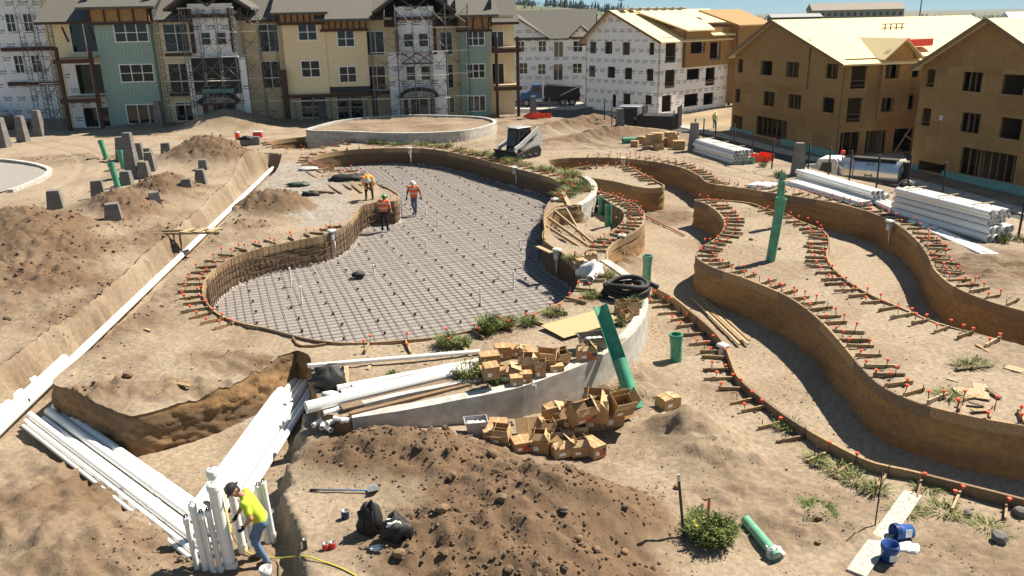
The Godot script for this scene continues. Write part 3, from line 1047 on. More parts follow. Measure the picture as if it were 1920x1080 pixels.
func build_forms():
	rng.seed = 11
	form("curved timber form boards lining the rim of the gravel-floored pool", C.pool, -0.02, 0.03, -0.26, 0.05, true)
	form("timber form board round the small peninsula with the two green pipes", C.isl2, -0.045, 0.02, -0.24, 0.05)
	form("long timber form board along the outer bank below the white pipe stacks", C.outer, -0.045, 0.02, -0.24, 0.05)
	form("timber form board round the small island behind the white concrete wall", C.isl1, -0.02, 0.045, -0.24, 0.05, true)
	form("timber form board round the long island with the tall green pipes", C.isl3, -0.02, 0.045, -0.24, 0.05, true)
	form("timber form board curving past the lone green pipe towards the blue buckets", C.f1, -0.05, 0.02, -1.1, -0.68)
	form("timber form ring round the small wading pool behind the rebar", C.kidney, -0.03, 0.03, -0.26, 0.06, true)
	# braces along the pool's rim, by stretch
	var g := "braces round the pool rim"
	braces(between(C.pool, Vector3(-8.066, 0, -22.677), Vector3(-7.165, 0, -34.582)), 1.0, 0.66, 0.2, 99.0, "round the left pool end from the earth block", g, 0.0, "top")
	braces(between(C.pool, Vector3(1.591, 0, -30.31), Vector3(-6.294, 0, -21.59)), 1.0, 0.95, 1.8, 14.0, "along the near pool rim from the coiled hose", g, 0.0, "top")
	braces(between(C.pool, Vector3(-12.935, 0, -54.139), Vector3(2.831, 0, -42.411)), 1.0, 0.9, 0.5, 99.0, "along the far pool rim from the wading pool", g, 0.0, "top")
	braces(between(C.pool, Vector3(-7.486, 0, -44.457), Vector3(-12.935, 0, -54.139)), 1.0, 0.8, 0.3, 99.0, "above the ladder behind the two crouching workers", g, 0.0, "top")
	braces(between(C.pool, Vector3(2.831, 0, -42.411), Vector3(1.556, 0, -36.427)), 1.0, 0.6, 0.3, 4.0, "in the grass beside the white concrete wall", g, 0.0, "top")
	braces(C.isl2, 1.0, 0.6, 1.0, 99.0, "round the peninsula of the two green pipes", "braces round the peninsula", 0.0, "top")
	braces(C.isl1, -1.0, 0.75, 2.0, 10.5, "on the small island behind the white wall", "braces on the small island", 0.0, "top")
	braces(between(C.isl3, Vector3(11.578, 0, -35.894), Vector3(13.22, 0, -19.623)), -1.0, 0.62, 0.0, 99.0, "on the long island's far side from the green pipes", "braces on the long island", 0.0, "top")
	braces(between(C.isl3, Vector3(10.747, 0, -15.401), Vector3(8.804, 0, -38.221)), -1.0, 0.62, 0.0, 99.0, "on the long island's near side from the scrap wood", "braces on the long island", 0.0, "top")
	braces(C.outer, 1.0, 0.62, 4.0, 99.0, "on the outer bank from the loader to the pipes", "braces on the outer bank", 0.0, "top")
	braces(C.f1, -1.0, 0.66, 0.3, 9.2, "beside the lone green pipe, from the far end", "braces along the near trench", 0.0, "low")
	braces(C.f1, -1.0, 0.7, 9.4, 99.0, "on the way to the blue buckets, from the carton", "braces along the near trench", 0.0, "low", 0.35)
	braces(between(C.kidney, Vector3(-11.951, 0, -60.628), Vector3(-17.9, 0, -61.243)), 1.0, 1.0, 0.2, 99.0, "round the wading pool", "braces round the wading pool", 0.0, "top")
	# plywood bulkhead where the pipes enter the pool
	var t := thing("plywood_bulkhead", "brown plywood bulkhead above the white pipe ends at the pool corner", "formwork")
	var bl := curve([-6.207, -21.422, -5.797, -20.769, -5.427, -20.748, -5.135, -20.885], 0.2)
	strips(t, "sheet", bl, 0.0, 0.04, -1.05, 0.04, 1.2, [M.ply])

func build_concrete():
	rng.seed = 12
	var t := thing("retaining_wall", "low curved concrete retaining wall with cartons piled against it", "wall")
	strips(t, "panel", C.wallb, 0.28, -0.03, -1.15, 0.06, 1.05, [M.concrete, M.concrete2, M.concrete, M.concrete, M.concrete2], false, 0.002)
	t = thing("retaining_wall", "short bright concrete wall with its sunlit face beside the plywood bracing", "wall")
	strips(t, "panel", curve([3.186, -37.607, 3.681, -38.621, 4.163, -40.339, 4.367, -41.815, 4.387, -43.118, 4.175, -44.845], 0.25), -0.17, 0.15, -1.2, 0.06, 0.9, [M.concrete, M.concrete2], false, 0.006)
	t = thing("planter_wall", "big round concrete planter wall full of soil before the houses", "wall")
	strips(t, "panel", C.ring, -0.14, 0.14, -0.5, 0.78, 1.8, [M.concrete, M.concrete2], true, 0.006)
	# the second stem wall with timber on it
	t = thing("stem_wall", "narrow concrete stem wall lying beside the stacked planks and white pipes", "wall")
	strips(t, "panel", curve([-3.481, -16.949, -2.559, -17.431, -1.709, -17.794, -0.83, -18.233], 0.3), -0.09, 0.09, -0.3, 0.14, 3.0, [M.concrete2], false, 0.004)
	# half-buried ring of the far pool at the left edge
	t = thing("pool_kerb", "curved concrete kerb of a second pool at the far left", "kerb")
	var kl := curve([-36.516, -55.281, -34.178, -54.978, -32.118, -53.864, -29.972, -52.174, -28.306, -50.253, -27.6, -48.561, -27.098, -46.033, -27.011, -43.782], 0.4)
	strips(t, "panel", kl, -0.15, 0.15, -0.2, 0.2, 1.6, [M.concrete, M.concrete2], false, 0.006)
	var gp := v2([-36.078, -54.581, -33.637, -54.058, -31.619, -52.979, -29.74, -51.56, -28.412, -50.082, -27.904, -48.77, -27.445, -46.388, -27.342, -44.105, -27.851, -41.435])
	var b := Sh.new()
	for i in range(1, gp.size() - 1):
		b.tri(Vector3(gp[0].x, 0.1, gp[0].y), Vector3(gp[i + 1].x, 0.1, gp[i + 1].y), Vector3(gp[i].x, 0.1, gp[i].y))
	structure("gravel_bed", b.done(), M.gravel)

func build_rebar():
	rng.seed = 13
	var t := thing("rebar_mat", "wide rusty rebar grid laid over the grey gravel of the pool", "rebar mat")
	var inset: PackedVector2Array = Geometry2D.offset_polygon(C.pool, -0.18)[0]
	var a := Vector2(0.34, 0.94).normalized()
	var bdir := Vector2(a.y, -a.x)
	var mid := Vector2(-4.5, -40.0)
	var unit := box_mesh(Vector3(1, 1, 1))
	var count := 0
	for s in 2:
		var d := a if s == 0 else bdir
		var e := bdir if s == 0 else a
		for i in range(-80, 81):
			var jit := rng.randf_range(-0.03, 0.03)
			var o := mid + e * (i * 0.31 + jit)
			for seg in Geometry2D.intersect_polyline_with_polygon(PackedVector2Array([o - d * 40.0, o + d.rotated(rng.randf_range(-0.002, 0.002)) * 40.0]), inset):
				if seg.size() < 2 or seg[0].distance_to(seg[-1]) < 0.4: continue
				var p := Vector3(seg[0].x, -1.05 - 0.014 * s, seg[0].y)
				var q := Vector3(seg[-1].x, -1.05 - 0.014 * s, seg[-1].y)
				var xf := along(p, q)
				xf.basis = xf.basis * Basis.from_scale(Vector3(0.012, 0.012, p.distance_to(q)))
				part(t, "rebar", unit, M.steel, xf)
				count += 1
	# the little blocks that hold the mat up
	var b := Sh.new()
	for i in range(-26, 27):
		for j in range(-26, 27):
			var o := mid + a * (i * 1.24 + 0.1 * (j % 2)) + bdir * (j * 1.24)
			if Geometry2D.is_point_in_polygon(o, inset):
				b.box(Vector3(o.x + rng.randf_range(-0.1, 0.1), -1.03, o.y + rng.randf_range(-0.1, 0.1)), Vector3(0.07, 0.07, 0.07), Basis(Vector3.UP, rng.randf() * 3.0))
	tag(part(t, "spacer_blocks", b.done(), M.steel), "small dark spacer blocks under the bars", "", "", "stuff")
	# cages standing along the walls
	for c in [["rusty rebar cage standing against the left pool wall", between(C.pool, Vector3(-9.623, 0, -24.438), Vector3(-5.629, 0, -40.195)), 0.24], ["rusty rebar cage standing by the plywood bracing on the right", between(C.pool, Vector3(2.345, 0, -39.881), Vector3(1.938, 0, -24.715)), 0.3]]:
		var line: PackedVector2Array = c[1]
		var cg := thing("rebar_cage", c[0], "rebar cage")
		var run := 0.0
		var bars := []
		for i in range(1, line.size()):
			run += line[i].distance_to(line[i - 1])
			if run >= c[2]:
				run = 0.0
				var dd := (line[i] - line[i - 1]).normalized()
				var q := line[i] + Vector2(dd.y, -dd.x) * -0.13
				var hgt := rng.randf_range(-0.08, 0.2)
				bars.append(q)
				var xf := along(Vector3(q.x, -1.06, q.y), Vector3(q.x + rng.randf_range(-0.03, 0.03), hgt, q.y))
				xf.basis = xf.basis * Basis.from_scale(Vector3(0.02, 0.02, 1.06 + hgt))
				part(cg, "upright_bar", unit, M.steel, xf)
		for y in [-0.8, -0.52, -0.26]:
			var pts := []
			for q in bars: pts.append(Vector3(q.x, y + rng.randf_range(-0.03, 0.03), q.y))
			var tb := Sh.new()
			tb.tube(pts, 0.009, 4)
			part(cg, "long_bar", tb.done(), M.steel)
	# white standpipes
	var k := 0
	for s in [[546,535,0.72,"leftmost, the tall one near the left end"], [566,569,0.66,"second nearest the left end"], [901,572,0.66,"nearest the near rim, right of the middle"], [936,522,0.36,"short, between the two taller ones at the right"], [963,540,0.68,"tall, below the plywood bracing"], [981,501,0.34,"short, close to the right wall"], [993,447,0.42,"beside the rebar cage at the plywood"], [701,512,0.36,"right of the black bundle of wire"], [798,462,0.34,"in the middle of the mat"], [821,422,0.42,"below the walking worker"], [799,402,0.42,"just right of the walking worker"], [882,365,0.34,"right of the walking worker towards the far wall"], [810,342,0.28,"far one above the walking worker"], [948,422,0.4,"in the right half, above the loose scrap wood"], [916,463,0.4,"standing in the scrap wood"], [974,462,0.34,"halfway to the rebar cage at the right"]]:
		var p := [Vector3(-8.39, -1.05, -29.591), Vector3(-7.475, -1.05, -27.447), Vector3(-1.109, -1.05, -26.865), Vector3(-0.483, -1.05, -29.901), Vector3(0.059, -1.05, -28.686), Vector3(0.466, -1.05, -31.319), Vector3(0.844, -1.05, -35.806), Vector3(-5.456, -1.05, -30.956), Vector3(-3.769, -1.05, -34.812), Vector3(-3.538, -1.05, -38.717), Vector3(-4.328, -1.05, -41.074), Vector3(-2.251, -1.05, -45.817), Vector3(-4.778, -1.05, -49.775), Vector3(-0.244, -1.05, -38.421), Vector3(-0.987, -1.05, -34.498), Vector3(0.365, -1.05, -34.476)][k] as Vector3
		var sp := thing("standpipe", "white plastic standpipe in the rebar mat, " + s[3], "pipe", p, 0, "standpipes in the pool floor")
		part(sp, "tube", pipe_mesh(0.1, 0.033), M.pvc, Transform3D(Basis(Vector3.RIGHT, PI / 2).scaled_local(Vector3(1, 1, s[2] * 10.0)), Vector3(0, s[2] / 2 - 0.05, 0)))
		part(sp, "end_cap", box_mesh(Vector3(0.075, 0.06, 0.075), 0.02), M.pvc, at(Vector3(0, s[2] - 0.04, 0)))
		k += 1

# a tapered pier of concrete blocks
func pier(p: Vector3, base_w: float, top_w: float, h: float, label: String, group: String, turn := 0.0):
	var base := base_w * 0.86
	var top := top_w * 0.86
	var t := thing("block_pier", label, "block pier", p, turn, group)
	var courses := maxi(2, int(round((h + 0.2) / 0.24)))
	var ch := (h + 0.2) / courses
	for c in courses:
		var y0 := -0.2 + c * ch
		var w0 := lerpf(base, top, float(c) / courses) * 0.5
		var w1 := lerpf(base, top, float(c + 1) / courses) * 0.5
		for s in 2:
			var b := Sh.new()
			var lo := -1.0 if s == 0 else 0.012
			var hi := -0.012 if s == 0 else 1.0
			var q := []
			for yy in [[y0 + 0.006, w0], [y0 + ch - 0.006, w1]]:
				for e in [[lo, -1.0], [hi, -1.0], [hi, 1.0], [lo, 1.0]]:
					if c % 2 == 0: q.append(Vector3(e[0] * yy[1], yy[0], e[1] * yy[1]))
					else: q.append(Vector3(e[1] * yy[1], yy[0], -e[0] * yy[1]))
			for f in 4: b.quad(q[f], q[4 + f], q[4 + (f + 1) % 4], q[(f + 1) % 4])
			b.quad(q[7], q[6], q[5], q[4])
			b.quad(q[0], q[1], q[2], q[3])
			part(t, "block", b.done(), M.block if (c + s + int(p.x * 7)) % 3 else M.block2)
	var core := Sh.new()
	core.lathe(Vector3.ZERO, [[0, -0.2], [base * 0.68, -0.2], [top * 0.68, h - 0.02], [0, h - 0.02]], 4, Basis(Vector3.UP, PI / 4))
	part(t, "mortar_core", core.done(), M.mortar)

func build_piers():
	var g := "low block piers among the spoil heaps"
	pier(Vector3(-22.238, 0, -39.401), 0.9, 0.62, 0.95, "squat grey block pier farthest left, alone behind the big spoil heap", g, 0.35)
	pier(Vector3(-21.22, 0, -41.67), 0.85, 0.58, 0.98, "grey block pier between the lone left pier and the green pipes", g, 0.35)
	pier(Vector3(-17.641, 0, -35.616), 0.98, 0.62, 1.02, "nearest and largest grey block pier at the foot of the spoil", g, 0.35)
	pier(Vector3(-16.999, 0, -38.544), 0.88, 0.5, 0.92, "grey block pier with a whitish smeared lower course", g, 0.45)
	pier(Vector3(-16.794, 0, -42.147), 0.86, 0.5, 0.88, "grey block pier above the ladder over the trench", g, 0.2)
	pier(Vector3(-17.079, 0, -44.918), 0.8, 0.46, 0.88, "grey block pier halfway up the right-hand spoil", g, 0.15)
	pier(Vector3(-18.451, 0, -49.245), 0.7, 0.5, 0.75, "half-buried dark pier on the flank of the tall heap", g, 0.1)
	pier(Vector3(-20.609, 0, -54.286), 0.7, 0.5, 0.7, "pier buried to its pale top in the tall heap", g, 0.1)
	pier(Vector3(-22.091, 0, -55.593), 0.75, 0.55, 0.8, "grey pier touching the left foot of the tall heap", g, 0.25)
	pier(Vector3(-23.275, 0, -55.752), 0.85, 0.6, 0.92, "free-standing grey pier left of the tall heap", g, 0.25)
	pier(Vector3(-21.401, 0, -45.399), 0.8, 0.55, 0.8, "low grey pier beside the front green pipe", g, 0.1)
	pier(Vector3(-21.366, 0, -47.662), 0.85, 0.55, 0.95, "grey pier with a bright side, right of the dark tower pier", g, 0.1)
	pier(Vector3(-21.811, 0, -49.652), 0.85, 0.5, 1.2, "dark pier with a loose top course behind the bright-sided one", g, 0.1)
	pier(Vector3(-23.937, 0, -54.29), 0.7, 0.5, 0.8, "small dark pier just behind the loose-topped one", g, 0.1)
	pier(Vector3(-24.269, 0, -53.905), 0.75, 0.42, 1.2, "pier half hidden by the dark tower pier", g, 0.1)
	pier(Vector3(-22.135, 0, -47.922), 0.9, 0.5, 2.6, "tallest and darkest block pier in the middle of the group", g, 0.05)
	pier(Vector3(-25.425, 0, -54.056), 1.0, 0.62, 1.6, "tall pale pier behind the green pipes", g, 0.1)
	g = "tall tapered block pillars of the fence"
	for a in [[Vector3(-37.996, 0, -62.012), 0.95, 2.2, "leftmost tall tapered pillar, cut by the picture edge"], [Vector3(-38.094, 0, -64.837), 0.9, 2.0, "second tall pillar from the left edge"], [Vector3(-38.679, 0, -68.317), 0.9, 2.1, "third tall pillar, before the scaffolded corner"], [Vector3(-29.769, 0, -70.938), 0.9, 2.4, "tall pillar standing before the teal house front"], [Vector3(-24.024, 0, -75.647), 0.85, 1.7, "block pillar before the arched porch behind the sand heap"], [Vector3(-21.431, 0, -75.587), 0.9, 1.75, "block pillar right of the sand heap"], [Vector3(-16.77, 0, -75.149), 0.9, 1.9, "block pillar before the dark ground floor of the cream house"], [Vector3(-14.256, 0, -76.78), 0.9, 1.9, "block pillar with one bright edge before the dark ground floor"], [Vector3(-6.232, 0, -77), 0.85, 1.75, "block pillar behind the round planter wall"], [Vector3(2.221, 0, -73.699), 0.8, 1.9, "block pillar before the blue dump truck"], [Vector3(8.406, 0, -62.361), 0.85, 1.85, "block pillar with a low wing wall by the black truck"], [Vector3(11.934, 0, -52.958), 0.8, 1.85, "block pillar at the end of the white pipe bundle"], [Vector3(15.684, 0, -44.131), 0.75, 1.75, "block pillar in front of the tanker's cab"]]:
		pier(a[0], a[1], a[1] * 0.62, a[2], a[3], g, 0.0)
	var t := thing("wing_wall", "low grey block wing wall beside the fence pillar", "wall", Vector3(7.653, 0, -62.483))
	for c in 3: part(t, "block", box_mesh(Vector3(1.1, 0.2, 0.4), 0.008), M.block2, at(Vector3(0, 0.08 + 0.205 * c, 0)))

# ---------------------------------------------------------------- pipes
func pipe_thing(called: String, label: String, a: Vector3, b: Vector3, r: float, m: Material, group := "", n := 14, bell := 0.0) -> Node3D:
	var t := thing(called, label, "pipe", (a + b) * 0.5, 0, group)
	var xf := along(a, b)
	xf.origin = Vector3.ZERO
	part(t, "tube", pipe_mesh(snappedf(a.distance_to(b), 0.001), r, n), m, xf)
	if bell > 0.0:
		var s := Sh.new()
		var L := a.distance_to(b)
		s.pipe(Vector3(0, 0, L / 2 - bell), Vector3(0, 0, L / 2 + 0.004), r * 1.13, r * 0.1, n)
		s.pipe(Vector3(0, 0, L / 2 - bell * 0.25), Vector3(0, 0, L / 2 - bell * 0.1), r * 1.2, r * 0.1, n)
		part(t, "bell", s.done(), m, xf)
	return t

func upright(p: Vector3, h: float, r: float, label: String, lean := Vector3.ZERO, bell := 0.22, m: Material = null):
	return pipe_thing("green_pipe", label, p - Vector3(0, 0.15, 0), p + Vector3(0, h, 0) + lean, r, m if m else M.green, "upright green sewer pipes", 20, bell)

func bundle(label: String, a: Vector3, b: Vector3, rows: Array, r: float, straps: Array, group := "", m: Material = null):
	# rows of pipes side by side, packed like logs; a..b is the near lower edge
	var xf := along(a, b)
	var t := thing("pipe_bundle", label, "pipe bundle", Vector3(xf.origin.x, (a.y + b.y) / 2, xf.origin.z), 0, group)
	var bas := xf.basis
	var L := a.distance_to(b)
	var y := r
	for k in rows.size():
		for i in rows[k]:
			var off: Vector3 = bas.x * (r + 2.02 * r * i + (r if k % 2 else 0.0)) + Vector3.UP * y + bas.z * rng.randf_range(-0.08, 0.08)
			part(t, "pipe", pipe_mesh(L, r, 12), m if m else (M.pvc if (i + k) % 3 else M.pvc_grey), Transform3D(bas, off))
		y += r * 1.76
	for s in straps:
		part(t, "strap", box_mesh(Vector3(rows[-1] * 2.0 * r, 0.03, 0.06)), M.wood_pale, Transform3D(bas, bas.z * (s * L) + bas.x * (rows[-1] * r + (r if rows.size() % 2 == 0 else 0.0)) + Vector3.UP * (y + r * 0.24 + 0.015 - r * 0.76 + r * 0.52)))
	return t

func build_pipes():
	rng.seed = 14
	upright(Vector3(4.617, -0.92, -21.347), 0.82, 0.165, "lone green pipe standing on the sand right of the retaining wall", Vector3(-0.04, 0, 0))
	upright(Vector3(4.964, -0.95, -28.674), 1.05, 0.165, "pale green pipe rising behind the coiled black hose", Vector3(0.02, 0, 0), 0.2, M.green_pale)
	upright(Vector3(4.478, -0.75, -36.573), 1.0, 0.16, "nearer of the two green pipes on the peninsula", Vector3.ZERO, 0.0)
	upright(Vector3(4.447, -0.75, -39.183), 0.75, 0.155, "farther of the two green pipes on the peninsula", Vector3.ZERO, 0.2)
	upright(Vector3(9.284, 0, -28.107), 2.25, 0.165, "tall green pipe on the long island, the front one", Vector3(0.22, 0, 0.0), 0.2)
	upright(Vector3(10.948, 0, -32.601), 1.95, 0.15, "tall green pipe on the long island, the one behind", Vector3(0.04, 0, 0), 0.0)
	upright(Vector3(-21.575, 0, -44.657), 1.4, 0.16, "frontmost green pipe of the three among the block piers", Vector3(-0.2, 0, 0))
	upright(Vector3(-23.913, 0, -50.652), 1.2, 0.16, "middle green pipe of the three among the block piers", Vector3(-0.1, 0, 0))
	upright(Vector3(-26.946, 0, -54.903), 1.3, 0.16, "hindmost green pipe of the three, standing left of the piers", Vector3(-0.25, 0, 0))
	upright(Vector3(14.321, 0, -48.12), 0.35, 0.17, "short green stub beside the orange netting", Vector3.ZERO, 0.0)
	upright(Vector3(14.54, 0, -43.015), 0.3, 0.17, "short green stub near the start of the long pipe rows", Vector3.ZERO, 0.0)
	# the leaning pipe with its upper part cut open
	var t := thing("cut_green_pipe", "long green pipe with its upper half cut open, leaning on the retaining wall", "pipe", Vector3(3.007, -0.85, -18.486))
	var top: Vector3 = Vector3(2.34, 1.12, -20.1) - t.position
	var dir := top.normalized()
	var s := Sh.new()
	s.pipe(dir * 0.0, dir * 1.22, 0.185, 0.018, 22)
	part(t, "tube", s.done(), M.green)
	s = Sh.new()
	s.pipe(dir * -0.12, dir * 0.18, 0.2, 0.02, 22)
	part(t, "bell", s.done(), M.green)
	s = Sh.new(true)
	var x := dir.cross(Vector3(0, 0, 1)).normalized()
	var y := x.cross(dir).normalized()
	for k in 11:
		var a0 := PI + PI * k / 11.0
		var a1 := PI + PI * (k + 1) / 11.0
		var e0 := x * cos(a0) + y * sin(a0)
		var e1 := x * cos(a1) + y * sin(a1)
		for rr in [0.185, 0.167]:
			s.quad(dir * 1.22 + e0 * rr, dir * 2.8 + e0 * rr, dir * 2.8 + e1 * rr, dir * 1.22 + e1 * rr)
	s.smooth(false)
	for sg in [-1.0, 1.0]: s.quad(dir * 1.22 + x * sg * 0.185, dir * 2.8 + x * sg * 0.185, dir * 2.8 + x * sg * 0.167, dir * 1.22 + x * sg * 0.167)
	part(t, "trough", s.done(), M.green)
	pipe_thing("green_pipe", "pale green pipe with plastic over its end, lying by the weeds", Vector3(4.355, -0.76, -13.376), Vector3(4.604, -0.76, -12.23), 0.1, M.green_pale, "", 18)
	pipe_thing("green_pipe", "short green pipe lying before the far cartons", Vector3(7.918, 0.2, -57.287), Vector3(8.939, 0.2, -57.396), 0.2, M.green, "", 16)
	# white pipe stacks by the fence
	var g := "white pipe stacks by the fence"
	bundle("white pipe bundle farthest from the others, beside the far cartons", Vector3(11.699, 0, -52.991), Vector3(13.049, 0, -47.723), [5, 5, 5, 5], 0.115, [-0.35, 0.0, 0.35], g)
	bundle("long double row of white pipes before the tanker", Vector3(14.947, 0, -42.367), Vector3(16.445, 0, -36.519), [4, 4, 3], 0.115, [], g)
	bundle("thin white pipes on the near side of the long row", Vector3(14.144, 0, -41.442), Vector3(15.708, 0, -36.146), [6, 5], 0.065, [], g)
	bundle("large white pipes at the bottom of the biggest stack", Vector3(16.373, 0, -34.597), Vector3(17.853, 0, -29.677), [4, 4], 0.155, [], g)
	bundle("smaller white pipes strapped on top of the biggest stack", Vector3(16.373, 0, -34.597) + Vector3(0.1, 0.6, 0), Vector3(17.853, 0, -29.677) + Vector3(0.1, 0.6, -0.3), [5, 5, 5], 0.105, [-0.35, 0.0, 0.35], g)
	bundle("flat row of thin pipes on the ground before the biggest stack", Vector3(16.494, 0, -33.306), Vector3(16.81, 0, -27.937), [7], 0.045, [], g)
	pipe_thing("white_pipe", "single white pipe lying behind the long row at the fence", Vector3(15.967, 0.1, -43.55), Vector3(17.301, 0.1, -38.089), 0.1, M.pvc, g)
	for k in 3: pipe_thing("white_pipe", "loose white pipe, %s in the gap between the two long stacks" % ORD[k], Vector3(16.713, 0.1, -36.718) + Vector3(0.25 * k, 0, 0), Vector3(16.798, 0.1, -35.16) + Vector3(0.25 * k, 0, 0), 0.1, M.pvc, g)
	# pipe run on the trench floor, from the far left corner to the risers
	var o := Vector3(-5.832, -0.9, -12.455)
	var e := Vector3(-12.07, -0.9, -17.973)
	var dirp := (e - o).normalized()
	var side := dirp.cross(Vector3.UP).normalized() * -1.0
	var rr := [0.045, 0.06, 0.09, 0.06, 0.11, 0.1]
	var names := ["thinnest, on the near edge", "second from the near edge", "third from the near edge", "fourth from the near edge", "thick one next to the far edge", "thick one on the far edge"]
	var w := 0.0
	for k in rr.size():
		w += rr[k] + 0.012
		var q := side * -w
		var yy: float = -0.86 + rr[k]
		var tp := pipe_thing("white_pipe", "white pipe of the lower left trench run, " + names[k], Vector3(o.x + q.x, yy, o.z + q.z) + dirp * (0.1 * k), Vector3(e.x + q.x, yy, e.z + q.z) + dirp * (0.2 * (k % 3)), rr[k], M.pvc, "pipe run along the lower left trench", 16)
		var cp := Sh.new()
		cp.pipe(Vector3(0, 0, -0.09), Vector3(0, 0, 0.09), rr[k] * 1.13, rr[k] * 0.1, 16)
		var xf := along(o, e)
		part(tp, "coupling", cp.done(), M.pvc, Transform3D(xf.basis, -xf.basis.z * (2.6 - 0.25 * k)))
		w += rr[k] + 0.012
	# pipe run from the pool bulkhead to the risers
	o = Vector3(-5.734, -0.85, -20.959)
	e = Vector3(-6.072, -0.85, -14.168)
	dirp = (e - o).normalized()
	side = dirp.cross(Vector3.UP).normalized()
	w = -0.55
	rr = [0.1, 0.1, 0.075, 0.1, 0.06, 0.07]
	names = ["leftmost", "second from the left", "third from the left", "fourth from the left", "fifth from the left", "rightmost"]
	for k in rr.size():
		w += rr[k] + 0.008
		var q := side * -w
		var yy: float = -0.93 + rr[k]
		pipe_thing("white_pipe", "white pipe from bulkhead to risers, " + names[k], Vector3(o.x + q.x, yy, o.z + q.z) - dirp * (0.15 * (k % 2)), Vector3(e.x + q.x, yy, e.z + q.z) - dirp * (0.12 * ((k * 2) % 3)), rr[k], M.pvc, "pipe run from the bulkhead to the risers", 16)
		w += rr[k] + 0.008
	# pipes in the long left trench
	var far := Vector3(-15.51, -0.85, -54.449)
	var near := Vector3(-12.181, -0.85, -18.328)
	dirp = (far - near).normalized()
	side = dirp.cross(Vector3.UP).normalized()
	for k in 1:
		var q := side * (0.26 * k - 0.3)
		pipe_thing("white_pipe", "single long white pipe on the floor of the left trench", near + q - dirp * 0.9 + Vector3(0, 0.1, 0), far + q + Vector3(0, 0.1, 0), 0.12, M.pvc, "pipes in the long left trench", 14)
	for k in 3:
		var q := side * (0.25 * k - 1.15)
		pipe_thing("white_pipe", "short white pipe at the corner of the left trench, %s from the open bank" % ORD[k], near + q - dirp * 0.9 + Vector3(0, 0.06, 0), near + q + dirp * (2.6 + 0.7 * k) + Vector3(0, 0.06, 0), 0.11, M.pvc, "pipes at the corner of the left trench", 14)
	# risers by the man in the yellow shirt: [pixel foot, top height, radius]
	var rz := [[Vector3(-5.746, -0.95, -12.383), 1.15, 0.05, "leftmost short riser with a grey-blue cap"], [Vector3(-5.565, -0.95, -12.333), 1.45, 0.062, "second riser from the left, slim and capped"], [Vector3(-5.43, -0.95, -12.299), 1.3, 0.05, "third riser from the left, with a round plug"], [Vector3(-5.329, -0.95, -12.369), 1.3, 0.052, "fourth riser from the left, with a round plug"], [Vector3(-5.198, -0.95, -12.5), 1.75, 0.11, "thickest front riser with the hose hooked on its cap"], [Vector3(-5.581, -0.95, -13.409), 1.5, 0.1, "thick riser hidden behind the thickest one"], [Vector3(-5.138, -0.95, -13.029), 1.25, 0.075, "riser at the yellow-shirted man's knee"], [Vector3(-5.031, -0.95, -13.14), 1.1, 0.06, "riser behind the yellow-shirted man's arm"], [Vector3(-4.747, -0.95, -13.312), 1.2, 0.06, "riser just behind the yellow-shirted man's back"], [Vector3(-4.653, -0.95, -13.342), 1.25, 0.055, "rightmost riser against the earth bank"]]
	for a in rz:
		t = thing("riser_pipe", "white capped " + a[3], "pipe", a[0], 0, "capped white risers")
		var r: float = a[2]
		var h: float = a[1]
		var lx := -0.05 * h
		part(t, "tube", pipe_mesh(snappedf(h, 0.01), r, 18), M.pvc if r > 0.052 else M.pvc_grey, along(Vector3.ZERO, Vector3(lx, h, 0)))
		s = Sh.new(true)
		s.lathe(Vector3(lx, h - 0.1, 0), [[r * 1.14, 0], [r * 1.14, 0.09], [r * 1.05, 0.115], [0, 0.12]], 18)
		part(t, "end_cap", s.done(), M.pvc)
		s = Sh.new(true)
		s.lathe(Vector3.ZERO, [[0, -0.14], [r * 0.9, -0.1], [r * 1.16, -0.02], [r * 1.16, 0.16]], 18)
		part(t, "elbow", s.done(), M.pvc)
		s = Sh.new(true)
		s.tube([Vector3(lx - 0.02, h + 0.02, 0), Vector3(lx - 0.02, h + 0.06, 0), Vector3(lx + 0.02, h + 0.08, 0), Vector3(lx + 0.03, h + 0.02, 0)], 0.008 if r > 0.06 else 0.014, 6)
		part(t, "plug_ring", s.done(), M.dark_steel)

